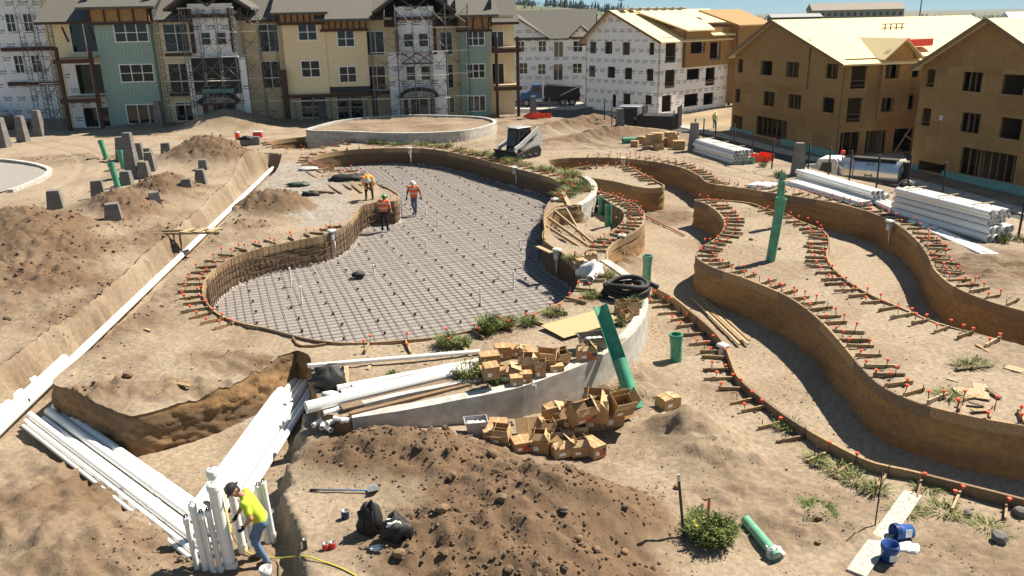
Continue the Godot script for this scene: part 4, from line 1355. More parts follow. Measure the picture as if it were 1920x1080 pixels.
# ---------------------------------------------------------------- houses
# a wall in the plane z = 0 of xf, width w, from y0 to y1, with real openings; top = extra outline points above y1 (gable)
func wall_mesh(u0: float, y0: float, u1: float, y1: float, holes: Array, thick := 0.18, gable := []) -> Mesh:
	var st := SurfaceTool.new()
	st.begin(Mesh.PRIMITIVE_TRIANGLES)
	st.set_smooth_group(-1)
	var us := [u0, u1]
	var vs := [y0, y1]
	for h in holes:
		for k in [0, 2]: if h[k] > u0 and h[k] < u1: us.append(h[k])
		for k in [1, 3]: if h[k] > y0 and h[k] < y1: vs.append(h[k])
	us.sort()
	vs.sort()
	for i in us.size() - 1:
		for j in vs.size() - 1:
			if us[i + 1] - us[i] < 0.001 or vs[j + 1] - vs[j] < 0.001: continue
			var c := Vector2((us[i] + us[i + 1]) / 2, (vs[j] + vs[j + 1]) / 2)
			var open := false
			for h in holes:
				if c.x > h[0] and c.x < h[2] and c.y > h[1] and c.y < h[3]: open = true
			if open: continue
			for z in [0.0, -thick]:
				wq(st, Vector3(us[i], vs[j], z), Vector3(us[i], vs[j + 1], z), Vector3(us[i + 1], vs[j + 1], z), Vector3(us[i + 1], vs[j], z))
	for h in holes:
		var a := [Vector3(h[0], h[1], 0), Vector3(h[2], h[1], 0), Vector3(h[2], h[3], 0), Vector3(h[0], h[3], 0)]
		for k in 4:
			var p: Vector3 = a[k]
			var q: Vector3 = a[(k + 1) % 4]
			wq(st, p, q, q - Vector3(0, 0, thick), p - Vector3(0, 0, thick))
	if gable.size():
		var poly := PackedVector2Array([Vector2(u0, y1), Vector2(u1, y1)])
		for g in gable: poly.append(Vector2(g[0], g[1]))
		var idx := Geometry2D.triangulate_polygon(poly)
		for z in [0.0, -thick]:
			for k in idx:
				st.set_uv(poly[k] * 0.4)
				st.add_vertex(Vector3(poly[k].x, poly[k].y, z))
	wq(st, Vector3(u0, y0, 0), Vector3(u0, y1, 0), Vector3(u0, y1, -thick), Vector3(u0, y0, -thick))
	wq(st, Vector3(u1, y0, 0), Vector3(u1, y1, 0), Vector3(u1, y1, -thick), Vector3(u1, y0, -thick))
	st.generate_normals()
	return st.commit()

func wq(st: SurfaceTool, a: Vector3, b: Vector3, c: Vector3, d: Vector3):
	for p in [a, b, c, a, c, d]:
		st.set_uv(Vector2(p.x, -p.y) * 0.4)
		st.add_vertex(p)

# a window with frame bars and glass: cols x rows of panes; bars relative to the opening
func window(t: Node3D, xf: Transform3D, r: Array, cols: int, rows: int, called := "window", frame: Material = null, split := 0.5, glass := true):
	var b := Sh.new()
	var w: float = r[2] - r[0]
	var h: float = r[3] - r[1]
	var c := Vector3((r[0] + r[2]) / 2, (r[1] + r[3]) / 2, 0)
	var f := 0.075
	b.box(c + Vector3(0, h / 2 + f * 0.2, 0.0), Vector3(w + 2 * f, f, 0.13))
	b.box(c + Vector3(0, -h / 2 - f * 0.2, 0.0), Vector3(w + 2 * f, f, 0.15))
	for s in [-1.0, 1.0]: b.box(c + Vector3(s * (w / 2 + f * 0.2), 0, 0.0), Vector3(f, h - f * 0.6, 0.13))
	for k in range(1, cols): b.box(c + Vector3(-w / 2 + w * k / cols, 0, -0.02), Vector3(f * 0.9, h - f * 0.6, 0.09))
	for k in range(1, rows):
		for q in cols: b.box(c + Vector3(-w / 2 + w * (q + 0.5) / cols, -h / 2 + h * k / rows, -0.02), Vector3(w / cols - f * 0.9, f * 0.7, 0.08))
	var o := part(t, called, b.done(), frame if frame else M.frame, xf)
	if glass:
		for q in cols:
			for k in rows:
				part(o, "pane", box_mesh(Vector3(snappedf(w / cols - 0.05, 0.01), snappedf(h / rows - 0.04, 0.01), 0.02)), M.glass_dark, at(c + Vector3(-w / 2 + w * (q + 0.5) / cols, -h / 2 + h * (k + 0.5) / rows, -0.06 - 0.004 * ((q + k) % 2))))

func slab(t: Node3D, called: String, m: Material, p: Array, thick: float, xf := Transform3D.IDENTITY):
	# a sloping roof slab given by its four upper corners
	var b := Sh.new()
	var dn := Vector3(0, -thick, 0)
	b.quad(p[0], p[1], p[2], p[3])
	b.quad(p[3] + dn, p[2] + dn, p[1] + dn, p[0] + dn)
	for k in 4: b.quad(p[k], p[k] + dn, p[(k + 1) % 4] + dn, p[(k + 1) % 4])
	return part(t, called, b.done(), m, xf)

# a house whose gable wall stands in the frame xg (x along it) and whose long wall runs away from its right-hand corner
func gable_house(t: Node3D, xg: Transform3D, W: float, D: float, eave: float, ridge: float, ru: float, hg: Array, hs: Array, mg: Material, ms: Material, mr: Material, found := 0.0, over := 0.7) -> Transform3D:
	part(t, "gable_wall", wall_mesh(0, found, W, eave, hg, 0.18, [[ru, ridge - 0.12]]), mg, xg)
	var xs := xg * Transform3D(Basis(Vector3.UP, PI / 2), Vector3(W, 0, 0))
	part(t, "long_wall", wall_mesh(0.0, found, D, eave, hs), ms, xs)
	part(t, "long_wall", wall_mesh(0, found, D, eave, []), ms, xg * Transform3D(Basis(Vector3.UP, -PI / 2), Vector3(0.09, 0, -D)))
	part(t, "gable_wall", wall_mesh(0, found, W, eave, [], 0.18, [[ru, ridge - 0.12]]), mg, xg * at(Vector3(0, 0, -D + 0.2)))
	for k in 4:
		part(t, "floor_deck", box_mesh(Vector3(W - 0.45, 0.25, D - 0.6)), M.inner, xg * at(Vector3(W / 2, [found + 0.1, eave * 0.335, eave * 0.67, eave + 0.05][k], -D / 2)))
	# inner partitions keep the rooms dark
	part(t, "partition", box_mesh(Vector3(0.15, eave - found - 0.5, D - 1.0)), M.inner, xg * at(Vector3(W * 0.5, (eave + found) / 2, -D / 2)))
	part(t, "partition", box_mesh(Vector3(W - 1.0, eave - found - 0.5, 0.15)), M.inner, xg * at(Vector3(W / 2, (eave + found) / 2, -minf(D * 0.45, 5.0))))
	var sl := (ridge - eave) / (W - ru)
	var sl2 := (ridge - eave) / ru
	var zf := over
	var zb := -D - 0.3
	slab(t, "roof_slope", mr, [Vector3(ru, ridge, zf), Vector3(W + over, eave - over * sl, zf), Vector3(W + over, eave - over * sl, zb), Vector3(ru, ridge, zb)], 0.14, xg)
	slab(t, "roof_slope", mr, [Vector3(-over, eave - over * sl2, zf), Vector3(ru - 0.002, ridge, zf), Vector3(ru - 0.002, ridge, zb), Vector3(-over, eave - over * sl2, zb)], 0.14, xg)
	for s in 2:
		var b := Sh.new()
		var a := Vector3(ru, ridge - 0.08, zf + 0.012)
		var e := Vector3(W + over, eave - over * sl - 0.08, zf + 0.012) if s == 0 else Vector3(-over, eave - over * sl2 - 0.08, zf + 0.012)
		b.bar(a, e, 0.05, 0.28)
		part(t, "fascia", b.done(), M.timber_brown if mr == M.shingle else M.wood2, xg)
	return xs

func open_bay(t: Node3D, xf: Transform3D, r: Array, studs: int, rails := 0):
	# rough opening: studs and rails standing in the hole
	for k in studs:
		var u := lerpf(r[0], r[2], (k + 0.7) / (studs + 0.4))
		part(t, "stud", box_mesh(Vector3(0.06, snappedf(r[3] - r[1], 0.01), 0.12)), M.wood2 if k % 3 else M.wood, xf * at(Vector3(u, (r[1] + r[3]) / 2, -0.4)))
	for k in rails:
		part(t, "rail", box_mesh(Vector3(snappedf(r[2] - r[0], 0.01), 0.06, 0.04)), M.wood_old, xf * at(Vector3((r[0] + r[2]) / 2, r[1] + 0.25 + 0.4 * k, -0.22)))

func build_houses():
	rng.seed = 21
	build_house_wrap()
	build_house_strand()
	build_house_right()
	build_house_grey_roof()

func build_house_wrap():
	# CG: wall 12.1 m long
	# CS
	var t := thing("apartment_house", "white wrapped house with bright bare roof boards and a tan strand-board bay", "house")
	var xg := Transform3D(Vector3(0.645, 0, 0.764), Vector3(0, 1, 0), Vector3(-0.764, 0, 0.645), Vector3(9.999, -2.5, -108.158))
	var hg := [[0.772, 6.554, 1.888, 7.972], [3.349, 6.533, 4.603, 7.988], [6.271, 6.456, 7.473, 7.943], [10.47, 6.526, 11.279, 7.909], [0.621, 3.674, 1.749, 5.053], [3.864, 3.666, 5.12, 5.013], [6.706, 3.582, 7.911, 4.965], [10.183, 3.529, 11.247, 4.94], [4.758, 0.119, 5.387, 1.684], [6.535, 0.508, 7.755, 1.919], [10.051, 0.783, 11.127, 1.845]]
	var hs := [[1.06, 5.606, 3.033, 7.853], [1.142, 2.645, 3.035, 4.754], [5.245, 3.373, 7.771, 4.646], [8.982, 2.445, 10.962, 4.596], [0.718, -0.141, 2.518, 1.814], [4.952, 0.175, 7.709, 1.667], [8.781, 0.091, 10.884, 1.55], [13.861, -0.393, 14.562, 1.244], [5.324, 6.451, 8.146, 7.761], [9.143, 5.538, 11.33, 7.649]]
	var xs := gable_house(t, xg, 12.1, 19.0, 8.3, 11.65, 4.5, hg, hs, M.wrap, M.wrap, M.osb_roof_glare, -1.2)
	for h in hg.slice(0, 4): open_bay(t, xg, h, 1)
	for h in [hs[0], hs[1], hs[3]]: open_bay(t, xs, h, 0, 2)
	# eaves' corbels on the left
	for y in [8.1]: part(t, "corbel", box_mesh(Vector3(0.3, 0.2, 0.9)), M.timber_brown, xg * at(Vector3(-0.1, y - 0.5, 0.3)))
	# strand-board upper bay and the part beyond it
	var bay := [[5.324, 6.451, 8.146, 7.761], [9.143, 5.538, 11.33, 7.649]]
	part(t, "bay_wall", wall_mesh(4.2, 4.9, 13.5, 9.4, bay, 0.3), M.osb, xs * at(Vector3(0, 0, 0.35)))
	part(t, "bay_wall", wall_mesh(0, 4.9, 2.0, 9.4, [], 0.2), M.osb, xs * Transform3D(Basis(Vector3.UP, -PI / 2), Vector3(4.2, 0, -1.65)))
	slab(t, "bay_roof", M.osb_roof_glare, [Vector3(3.0, 11.5, -6.5), Vector3(13.8, 11.5, -6.5), Vector3(9.2, 9.2, 0.9), Vector3(3.9, 9.2, 0.9)], 0.16, xs)
	slab(t, "bay_roof", M.osb_roof_glare, [Vector3(8.6, 9.5, -1.5), Vector3(14.2, 9.5, -1.5), Vector3(13.6, 8.55, 0.9), Vector3(8.9, 8.55, 0.9)], 0.14, xs)
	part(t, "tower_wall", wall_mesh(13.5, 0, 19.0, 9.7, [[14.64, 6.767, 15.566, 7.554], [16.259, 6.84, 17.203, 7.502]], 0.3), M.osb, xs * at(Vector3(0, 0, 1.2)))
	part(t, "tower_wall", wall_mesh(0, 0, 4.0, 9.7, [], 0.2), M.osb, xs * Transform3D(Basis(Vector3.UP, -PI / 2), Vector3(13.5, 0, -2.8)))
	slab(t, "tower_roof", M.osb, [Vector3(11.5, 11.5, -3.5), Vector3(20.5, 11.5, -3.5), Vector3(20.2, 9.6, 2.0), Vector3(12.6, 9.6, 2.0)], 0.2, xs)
	part(t, "wrap_panel", wall_mesh(13.4, 0.0, 18.9, 4.9, [], 0.04), M.wrap, xs * at(Vector3(0, 0, 1.26)))
	# stacks of roofing on the ridge
	for k in 8:
		var s := thing("shingle_stack", "pale bundle of roofing on the ridge of the wrapped house, %s from the gable" % ORD[k], "roofing bundle", xg * Vector3(4.9, 11.68, -1.5 - 1.6 * k), 0.7, "roofing bundles on the ridge")
		for j in 2: part(s, "bundle", box_mesh(Vector3(1.1, 0.14, 0.9), 0.03), M.concrete, at(Vector3(0.1 * j, 0.0 + 0.15 * j, 0.05 * j), 0.1 * j))

func build_house_strand():
	# DG: wall 18.3 m long
	# DS
	var t := thing("apartment_house", "bare strand-board house in the middle with a wide sunlit roof and teal footing", "house")
	var xg := Transform3D(Vector3(0.25, 0, 0.968), Vector3(0, 1, 0), Vector3(-0.968, 0, 0.25), Vector3(24.068, -3.6, -89.312))
	var hg := [[5.389, 6.198, 7.405, 7.562], [9.797, 6.254, 11.871, 7.644], [15.825, 6.459, 17.467, 7.706], [6.101, 3.262, 8.014, 4.64], [10.415, 3.416, 12.482, 4.724], [15.755, 3.576, 17.42, 4.848], [0.701, 6.175, 1.673, 7.513], [0.545, 3.1, 1.53, 4.465], [0.345, 0.284, 2.322, 1.722], [5.106, 0.282, 10.605, 2.132]]
	var hs := [[0.757, 5.689, 2.242, 7.738], [3.894, 6.423, 5.3, 7.68], [6.162, 6.43, 7.535, 7.651], [0.69, 2.837, 2.139, 4.895], [3.863, 3.608, 5.176, 4.806], [6.086, 3.689, 7.42, 4.894], [0.292, 0.012, 2.246, 1.983], [2.888, -0.054, 4.989, 1.982], [5.803, -0.082, 7.776, 2.021]]
	var xs := gable_house(t, xg, 18.3, 22.0, 8.0, 11.4, 7.4, hg, hs, M.osb, M.osb, M.osb_roof_glare, -0.6)
	panels(t, xg, 0.02, 0.45, 18.28, 7.98, hg, PackedVector2Array([Vector2(0.1, 8.0), Vector2(18.2, 8.0), Vector2(7.4, 11.2)]))
	panels(t, xs, 0.05, 0.02, 12.0, 7.95, hs, PackedVector2Array())
	for k in [1, 2, 3, 4]: open_bay(t, xg, hg[k], 3)
	open_bay(t, xg, hg[8], 3)
	open_bay(t, xg, hg[9], 6)
	for k in [0, 3]: open_bay(t, xs, hs[k], 0, 2)
	for k in [6, 7]: open_bay(t, xs, hs[k], 2)
	# the storey that juts over the gable's left half
	part(t, "jetty_wall", wall_mesh(5.0, 5.4, 13.3, 8.0, [hg[0], hg[1]], 0.12, [[13.3, 9.6], [7.4, 11.2], [5.0, 10.3]]), M.osb, xg * at(Vector3(0, 0, 0.14)))
	for s in [[0.0, 4.9], [9.9, 18.3]]: part(t, "footing", box_mesh(Vector3(s[1] - s[0], 0.75, 0.1)), M.foam_blue, xg * at(Vector3((s[0] + s[1]) / 2, 0.05, 0.06)))
	# cross gable over the entrance bay
	var ga := [[5.139, 9.556], [3.227, 8.03], [6.997, 8.001]]
	part(t, "bay_wall", wall_mesh(3.6, 3.0, 6.6, 8.0, [hs[1], hs[4]], 0.3, [[6.4, 8.6], [5.3, 9.6], [3.8, 8.6]]), M.osb, xs * at(Vector3(0, 0, 0.32)))
	slab(t, "bay_roof", M.osb_roof_glare, [Vector3(5.3, 9.75, 0.8), Vector3(5.3, 9.75, -5.5), Vector3(3.3, 8.1, -1.0), Vector3(3.3, 8.1, 0.8)], 0.12, xs)
	slab(t, "bay_roof", M.osb_roof_glare, [Vector3(5.3, 9.75, -5.5), Vector3(5.3, 9.75, 0.8), Vector3(7.3, 8.1, 0.8), Vector3(7.3, 8.1, -1.0)], 0.12, xs)
	# timber truss leaning in the garage
	for a in [[Vector3(5.6, 0.1, 0.6), Vector3(8.0, 3.6, 0.5)], [Vector3(8.0, 3.6, 0.5), Vector3(9.2, 2.4, 0.5)], [Vector3(8.0, 0.1, 0.6), Vector3(8.0, 3.6, 0.5)], [Vector3(6.4, 1.6, 0.55), Vector3(8.6, 0.2, 0.6)]]:
		var b := Sh.new()
		b.bar(a[0], a[1], 0.06, 0.14)
		part(t, "prop", b.done(), M.wood, xs)
	# red wrapped material on the roof and a roof opening
	var r := thing("red_tarp_stack", "red tarp over a stack of boards on the strand-board roof", "tarp", xs * Vector3(8.8, 9.3, -2.2), xs.basis.get_euler().y)
	part(r, "tarp", box_mesh(Vector3(2.6, 0.7, 1.2), 0.08), M.red)
	r = thing("roof_walkway", "short timber rack standing on the sunlit strand-board roof", "timber rack", xs * Vector3(8.2, 10.35, -4.8), xs.basis.get_euler().y)
	for k in 2: part(r, "rail", box_mesh(Vector3(2.4, 0.08, 0.08)), M.wood, at(Vector3(0, 0.15 + 0.35 * k, 0)))
	for k in 4: part(r, "post", box_mesh(Vector3(0.08, 0.55, 0.08)), M.wood2, at(Vector3(-0.9 + 0.6 * k, 0.25, 0.085)))

func build_house_right():
	# EG: wall 10.6 m long
	# ES
	var t := thing("apartment_house", "bare strand-board house cut by the right edge of the picture", "house")
	var xg := Transform3D(Vector3(0.331, 0, 0.944), Vector3(0, 1, 0), Vector3(-0.944, 0, 0.331), Vector3(33.293, -4.2, -67.488))
	var hg := [[0.552, 6.776, 1.342, 8.119], [3.998, 6.684, 5.738, 8.109], [7.431, 6.706, 9.21, 8.096], [0.596, 3.725, 1.449, 5.096], [4.407, 3.668, 6.106, 5.117], [7.842, 3.612, 9.544, 5.101], [0.905, 0.193, 3.53, 0.908], [4.883, 0.515, 9.618, 2.533]]
	gable_house(t, xg, 12.4, 20.0, 8.5, 11.95, 5.8, hg, [], M.osb, M.osb, M.osb_roof_glare, -0.6)
	panels(t, xg, 0.02, 0.5, 12.38, 8.45, hg, PackedVector2Array([Vector2(0.1, 8.47), Vector2(12.3, 8.47), Vector2(5.8, 11.7)]))
	for k in [1, 4]: open_bay(t, xg, hg[k], 3)
	for k in [0, 3]: open_bay(t, xg, hg[k], 0, 1)
	open_bay(t, xg, hg[7], 7)
	for s in [[0.0, 0.9], [3.4, 12.4]]: part(t, "footing", box_mesh(Vector3(s[1] - s[0], 0.95, 0.1)), M.foam_blue, xg * at(Vector3((s[0] + s[1]) / 2, 0.0, 0.06)))
	var b := Sh.new()
	b.box(Vector3(2.1, 7.4, 0.02), Vector3(0.35, 0.35, 0.05))
	part(t, "vent_cover", b.done(), M.white, xg * at(Vector3(0.4, -2.9, 0)))

func build_house_grey_roof():
	# BG: wall 10.0 m long
	var t := thing("apartment_house", "white wrapped house with a grey shingle roof behind the blue dump truck", "house")
	var xg := Transform3D(Vector3(0.989, 0, 0.145), Vector3(0, 1, 0), Vector3(-0.145, 0, 0.989), Vector3(0.548, -2.5, -114.537))
	var wr := [[0.875, 6.669, 1.813, 7.975], [3.756, 6.625, 4.76, 7.994], [8.395, 6.553, 9.6, 7.915], [1.114, 3.814, 2.205, 5.21], [3.654, 3.715, 4.666, 5.038], [8.333, 3.798, 9.547, 5.044]]
	var dr := [[5.831, 5.905, 7.045, 7.89], [5.746, 2.921, 6.97, 5.009]]
	var ga := [[7.619, 0.011, 9.28, 2.198], [5.151, 0.099, 7.04, 2.081]]
	var W := 10.6
	part(t, "front_wall", wall_mesh(-6, -0.8, W, 8.4, wr + dr + ga, 0.2, [[W, 8.5], [9.45, 9.75], [8.0, 8.4], [5.0, 8.4], [0.2, 11.3], [-6, 8.4]]), M.wrap, xg)
	part(t, "end_wall", wall_mesh(0, 0, 11.0, 8.4, [], 0.2), M.wrap, xg * Transform3D(Basis(Vector3.UP, PI / 2), Vector3(W, 0, 0)))
	part(t, "back_wall", wall_mesh(-6, 0, W, 8.4, [], 0.2), M.wrap, xg * at(Vector3(0, 0, -11)))
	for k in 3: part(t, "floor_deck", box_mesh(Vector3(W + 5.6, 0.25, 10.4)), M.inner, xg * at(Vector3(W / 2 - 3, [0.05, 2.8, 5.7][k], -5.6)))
	for r in wr: window(t, xg, r, 2, 2)
	for r in dr: window(t, xg, r, 2, 1)
	slab(t, "roof_slope", M.shingle, [Vector3(-6.5, 12.0, -6.5), Vector3(W + 0.6, 12.0, -6.5), Vector3(W + 0.6, 8.3, 0.3), Vector3(-6.5, 8.3, 0.3)], 0.14, xg)
	slab(t, "roof_slope", M.shingle, [Vector3(-6.5, 12.0, -6.5), Vector3(W + 0.6, 12.0, -6.5), Vector3(W + 0.6, 8.3, -12), Vector3(-6.5, 8.3, -12)], 0.14, xg)
	slab(t, "gable_roof", M.shingle, [Vector3(0.2, 11.6, 0.6), Vector3(0.2, 11.6, -6), Vector3(5.4, 8.3, -1), Vector3(5.4, 8.3, 0.6)], 0.14, xg)
	slab(t, "gable_roof", M.shingle, [Vector3(9.45, 9.95, 0.6), Vector3(9.45, 9.95, -3.5), Vector3(7.7, 8.3, -0.5), Vector3(7.7, 8.3, 0.6)], 0.14, xg)
	slab(t, "gable_roof", M.shingle, [Vector3(9.45, 9.95, -3.5), Vector3(9.45, 9.95, 0.6), Vector3(W + 0.7, 8.4, 0.6), Vector3(W + 0.7, 8.4, -0.5)], 0.14, xg)

# strand-board sheets nailed over a wall, each with its own tone and a thin joint round it
func panels(t: Node3D, xf: Transform3D, u0: float, y0: float, u1: float, y1: float, holes: Array, gable: PackedVector2Array):
	var mats := [M.osb, M.osb_a, M.osb_b, M.osb]
	var row := 0
	var y := y0
	var top := y1 if gable.is_empty() else y1 + 3.6
	while y < top - 0.05:
		var yb := minf(y + 1.22, y1) if y < y1 - 0.05 else y + 1.22
		var u := u0 - (1.22 if row % 2 else 0.0)
		while u < u1 - 0.03:
			var a := maxf(u, u0)
			var b := minf(u + 2.44, u1)
			var m: Material = mats[rng.randi() % 4]
			if b - a > 0.05:
				if y < y1 - 0.05:
					var hs := []
					for h in holes:
						var c := [maxf(h[0], a), maxf(h[1], y), minf(h[2], b), minf(h[3], yb)]
						if c[2] > c[0] and c[3] > c[1]: hs.append(c)
					part(t, "sheet", wall_mesh(a + 0.006, y + 0.006, b - 0.006, yb - 0.006, hs, 0.016), m, xf * at(Vector3(0, 0, 0.018)))
				else:
					for poly in Geometry2D.intersect_polygons(PackedVector2Array([Vector2(a + 0.006, y + 0.006), Vector2(b - 0.006, y + 0.006), Vector2(b - 0.006, yb - 0.006), Vector2(a + 0.006, yb - 0.006)]), gable):
						var s := Sh.new()
						s.prism(poly, 0.002, 0.018)
						part(t, "sheet", s.done(), m, xf)
			u += 2.44
		y = yb
		row += 1

# ---------------------------------------------------------------- the long painted apartment block at the left
func scaffold(label: String, xf: Transform3D, u0: float, u1: float, z: float, top: float, deck: Array, bay := 1.6):
	var t := thing("scaffold", label, "scaffold")
	var n := maxi(1, int(round((u1 - u0) / bay)))
	var lift := 1.95
	var levels := int(ceil(top / lift))
	var fr := Sh.new()
	for zz in [0.0, 0.85]: fr.tube([Vector3(0, 0, zz), Vector3(0, lift, zz)], 0.034, 5)
	for y in [0.25, 0.75, 1.25, 1.85]: fr.tube([Vector3(0, y, 0), Vector3(0, y, 0.85)], 0.024, 4)
	var frm := fr.done()
	var w := (u1 - u0) / n
	var br := Sh.new()
	br.tube([Vector3(0, 0.3, 0.86), Vector3(w, 1.7, 0.86)], 0.022, 4)
	var brm := br.done()
	br = Sh.new()
	br.tube([Vector3(0, 1.7, 0.88), Vector3(w, 0.3, 0.88)], 0.022, 4)
	var brm2 := br.done()
	br = Sh.new()
	br.tube([Vector3(0, 1.1, 0.9), Vector3(w, 1.1, 0.9)], 0.016, 4)
	var rail := br.done()
	for l in levels:
		for k in n + 1:
			part(t, "frame", frm, M.scaff, xf * at(Vector3(u0 + w * k, l * lift, z)))
		for k in n:
			var o := Vector3(u0 + w * k, l * lift, z)
			part(t, "cross_brace", brm, M.scaff, xf * at(o))
			part(t, "cross_brace", brm2, M.scaff, xf * at(o))
			part(t, "rail", rail, M.scaff, xf * at(o))
			if l in deck:
				for q in 2: part(t, "plank", box_mesh(Vector3(snappedf(w + 0.3, 0.01), 0.05, 0.3)), M.alu, xf * at(o + Vector3(w / 2, lift + 0.03, 0.28 + 0.36 * q)))

func band(t: Node3D, xf: Transform3D, u0: float, u1: float, y0: float, y1: float, z: float, strips_n: int, slant := 0.0):
	# tan panels with dark brown timber strips under the eaves
	part(t, "frieze_panel", box_mesh(Vector3(snappedf(u1 - u0, 0.01), snappedf(y1 - y0, 0.01), 0.1)), M.tan_panel, xf * at(Vector3((u0 + u1) / 2, (y0 + y1) / 2, z - 0.05)))
	for y in [y0 + 0.02, y1 - 0.05]: part(t, "frieze_board", box_mesh(Vector3(snappedf(u1 - u0 + 0.3, 0.01), 0.22, 0.14)), M.timber_brown, xf * at(Vector3((u0 + u1) / 2, y, z + 0.06)))
	for k in strips_n:
		var u := lerpf(u0 + 0.08, u1 - 0.08, k / float(strips_n - 1))
		var b := Sh.new()
		b.bar(Vector3(u + slant * (1 if k % 2 else -1), y0 + 0.13, 0), Vector3(u, y1 - 0.16, 0), 0.1, 0.13)
		part(t, "strip", b.done(), M.timber_brown, xf * at(Vector3(0, 0, z + 0.05)))

func build_block():
	rng.seed = 22
	# A: wall 39.5 m long
	var xf := Transform3D(Vector3(0.996, 0, -0.088), Vector3(0, 1, 0), Vector3(0.088, 0, 0.996), Vector3(-38.972, 0, -73.58))
	var t := thing("apartment_block", "long three-storey block in cream and teal with scaffolding and grey roofs", "apartment block")
	# cream main wall
	var sl := [[1.522, 6.405, 3.856, 8.768], [1.436, 2.888, 3.984, 5.412], [1.437, 0.014, 3.794, 1.729], [9.282, 6.267, 11.302, 8.567], [9.239, 2.859, 11.152, 5.271], [9.361, 0.337, 11.022, 1.923], [17.332, 6.079, 18.981, 8.359], [17.254, 2.961, 18.879, 5.257], [26.643, 5.582, 28.146, 7.581], [26.561, 2.562, 28.083, 4.612], [33.166, 5.475, 34.216, 7.4], [33.222, 2.525, 34.188, 4.591], [33.298, 0.37, 34.177, 1.665], [37.721, 5.457, 38.83, 7.347], [37.74, 2.731, 38.814, 4.57]]
	part(t, "wall", wall_mesh(0.2, 0, 39.8, 8.75, sl, 0.25), M.yellow_siding, xf)
	for r in sl: window(t, xf, r, 2, 1, "sliding_door")
	# teal bays, standing proud
	for q in [[[[5.53, 7.212, 8.25, 8.685], [5.463, 3.883, 8.223, 5.31], [5.479, 0.313, 8.237, 1.921]], [3.986, 0.158, 8.925, 8.726], 3.9, 8.45, 5, 0.0], [[[35.487, 6.224, 37.05, 7.446], [35.428, 3.413, 37.01, 4.618], [35.418, 0.485, 36.97, 1.815]], [34.8, 0.106, 37.535, 7.491], 34.85, 37.4, 5, 0.12]]:
		var u0: float = q[2]
		var u1: float = q[3]
		var xb := xf * at(Vector3(0, 0, 0.9))
		var y1: float = 8.7 if u0 < 10 else 7.45
		part(t, "teal_wall", wall_mesh(u0, 0.0, u1, y1, q[0], 0.25), M.teal, xb)
		for s in [u0 + 0.125, u1 - 0.125]: part(t, "teal_side", box_mesh(Vector3(0.25, y1, 0.66)), M.teal, xf * at(Vector3(s, y1 / 2, 0.32)))
		for r in q[0]: window(t, xb, r, 3, 2 if r[1] > 2.5 else 1)
		var bt := Sh.new()
		var u := u0 + 0.15
		while u < u1 - 0.1:
			# battens stop at the windows
			var spans := [[0.05, y1]]
			for r in q[0]:
				if u > r[0] - 0.08 and u < r[2] + 0.08:
					var ns := []
					for sp in spans:
						if r[1] > sp[0]: ns.append([sp[0], minf(sp[1], r[1] - 0.1)])
						if r[3] < sp[1]: ns.append([maxf(sp[0], r[3] + 0.1), sp[1]])
					spans = ns
			for sp in spans:
				if sp[1] - sp[0] > 0.1: bt.box(Vector3(u, (sp[0] + sp[1]) / 2, 0.012), Vector3(0.045, sp[1] - sp[0], 0.024))
			u += 0.3
		tag(part(t, "siding_battens", bt.done(), M.teal, xb), "thin vertical battens of the teal siding", "", "", "stuff")
		band(t, xf, u0 - 0.15, u1 + 0.2, y1, y1 + 1.4, 1.2, q[4], q[5])
		slab(t, "bay_roof", M.shingle, [Vector3(u0 - 0.9, y1 + 4.6, -5.5), Vector3(u1 + 0.9, y1 + 4.6, -5.5), Vector3(u1 + 0.9, y1 + 1.35, 1.9), Vector3(u0 - 0.9, y1 + 1.35, 1.9)], 0.2, xf)
		part(t, "roof_cheek", box_mesh(Vector3(0.12, 2.3, 4.6)), M.black, xf * at(Vector3(u0 - 0.3, y1 + 1.45, -1.4)))
		part(t, "roof_cheek", box_mesh(Vector3(0.12, 2.3, 4.6)), M.black, xf * at(Vector3(u1 + 0.3, y1 + 1.45, -1.4)))
	# cream projecting block in two steps
	for q in [[[[20.977, 7.016, 22.518, 8.334], [20.944, 3.917, 22.505, 5.272]], 19.6, 23.2, 8.35, 1.4, 8], [[[24.245, 6.408, 25.665, 7.694], [24.172, 3.375, 25.61, 4.695]], 23.2, 26.75, 7.75, 1.3, 8]]:
		var xb := xf * at(Vector3(0, 0, q[4]))
		part(t, "cream_wall", wall_mesh(q[1], 2.45 if q[1] < 20 else 3.0, q[2], q[3], q[0], 0.25), M.yellow_siding, xb)
		for r in q[0]: window(t, xb, r, 2, 2)
		band(t, xf, q[1] - 0.2, q[2] + (0.0 if q[1] < 20 else 0.1), q[3], q[3] + 0.95, q[4] + 0.25, q[5])
		slab(t, "bay_roof", M.shingle, [Vector3(q[1] - 0.9, q[3] + 4.4, -6), Vector3(q[2] + 0.5, q[3] + 4.4, -6), Vector3(q[2] + 0.5, q[3] + 0.95, 2.3), Vector3(q[1] - 0.7, q[3] + 0.95, 2.3)], 0.2, xf)
	part(t, "cream_side", wall_mesh(0, 2.45, 1.15, 8.3, [], 0.2), M.yellow_siding, xf * Transform3D(Basis(Vector3.UP, -PI / 2), Vector3(19.8, 0, 0.0)))
	part(t, "cream_side", wall_mesh(0, 3.0, 1.15, 7.7, [], 0.2), M.yellow_siding, xf * Transform3D(Basis(Vector3.UP, PI / 2), Vector3(26.7, 0, 1.05)))
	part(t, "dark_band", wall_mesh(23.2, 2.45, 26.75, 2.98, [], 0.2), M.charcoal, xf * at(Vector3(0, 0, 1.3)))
	part(t, "porch_soffit", box_mesh(Vector3(7.1, 0.12, 1.1)), M.timber_brown, xf * at(Vector3(23.2, 2.5, 0.62)))
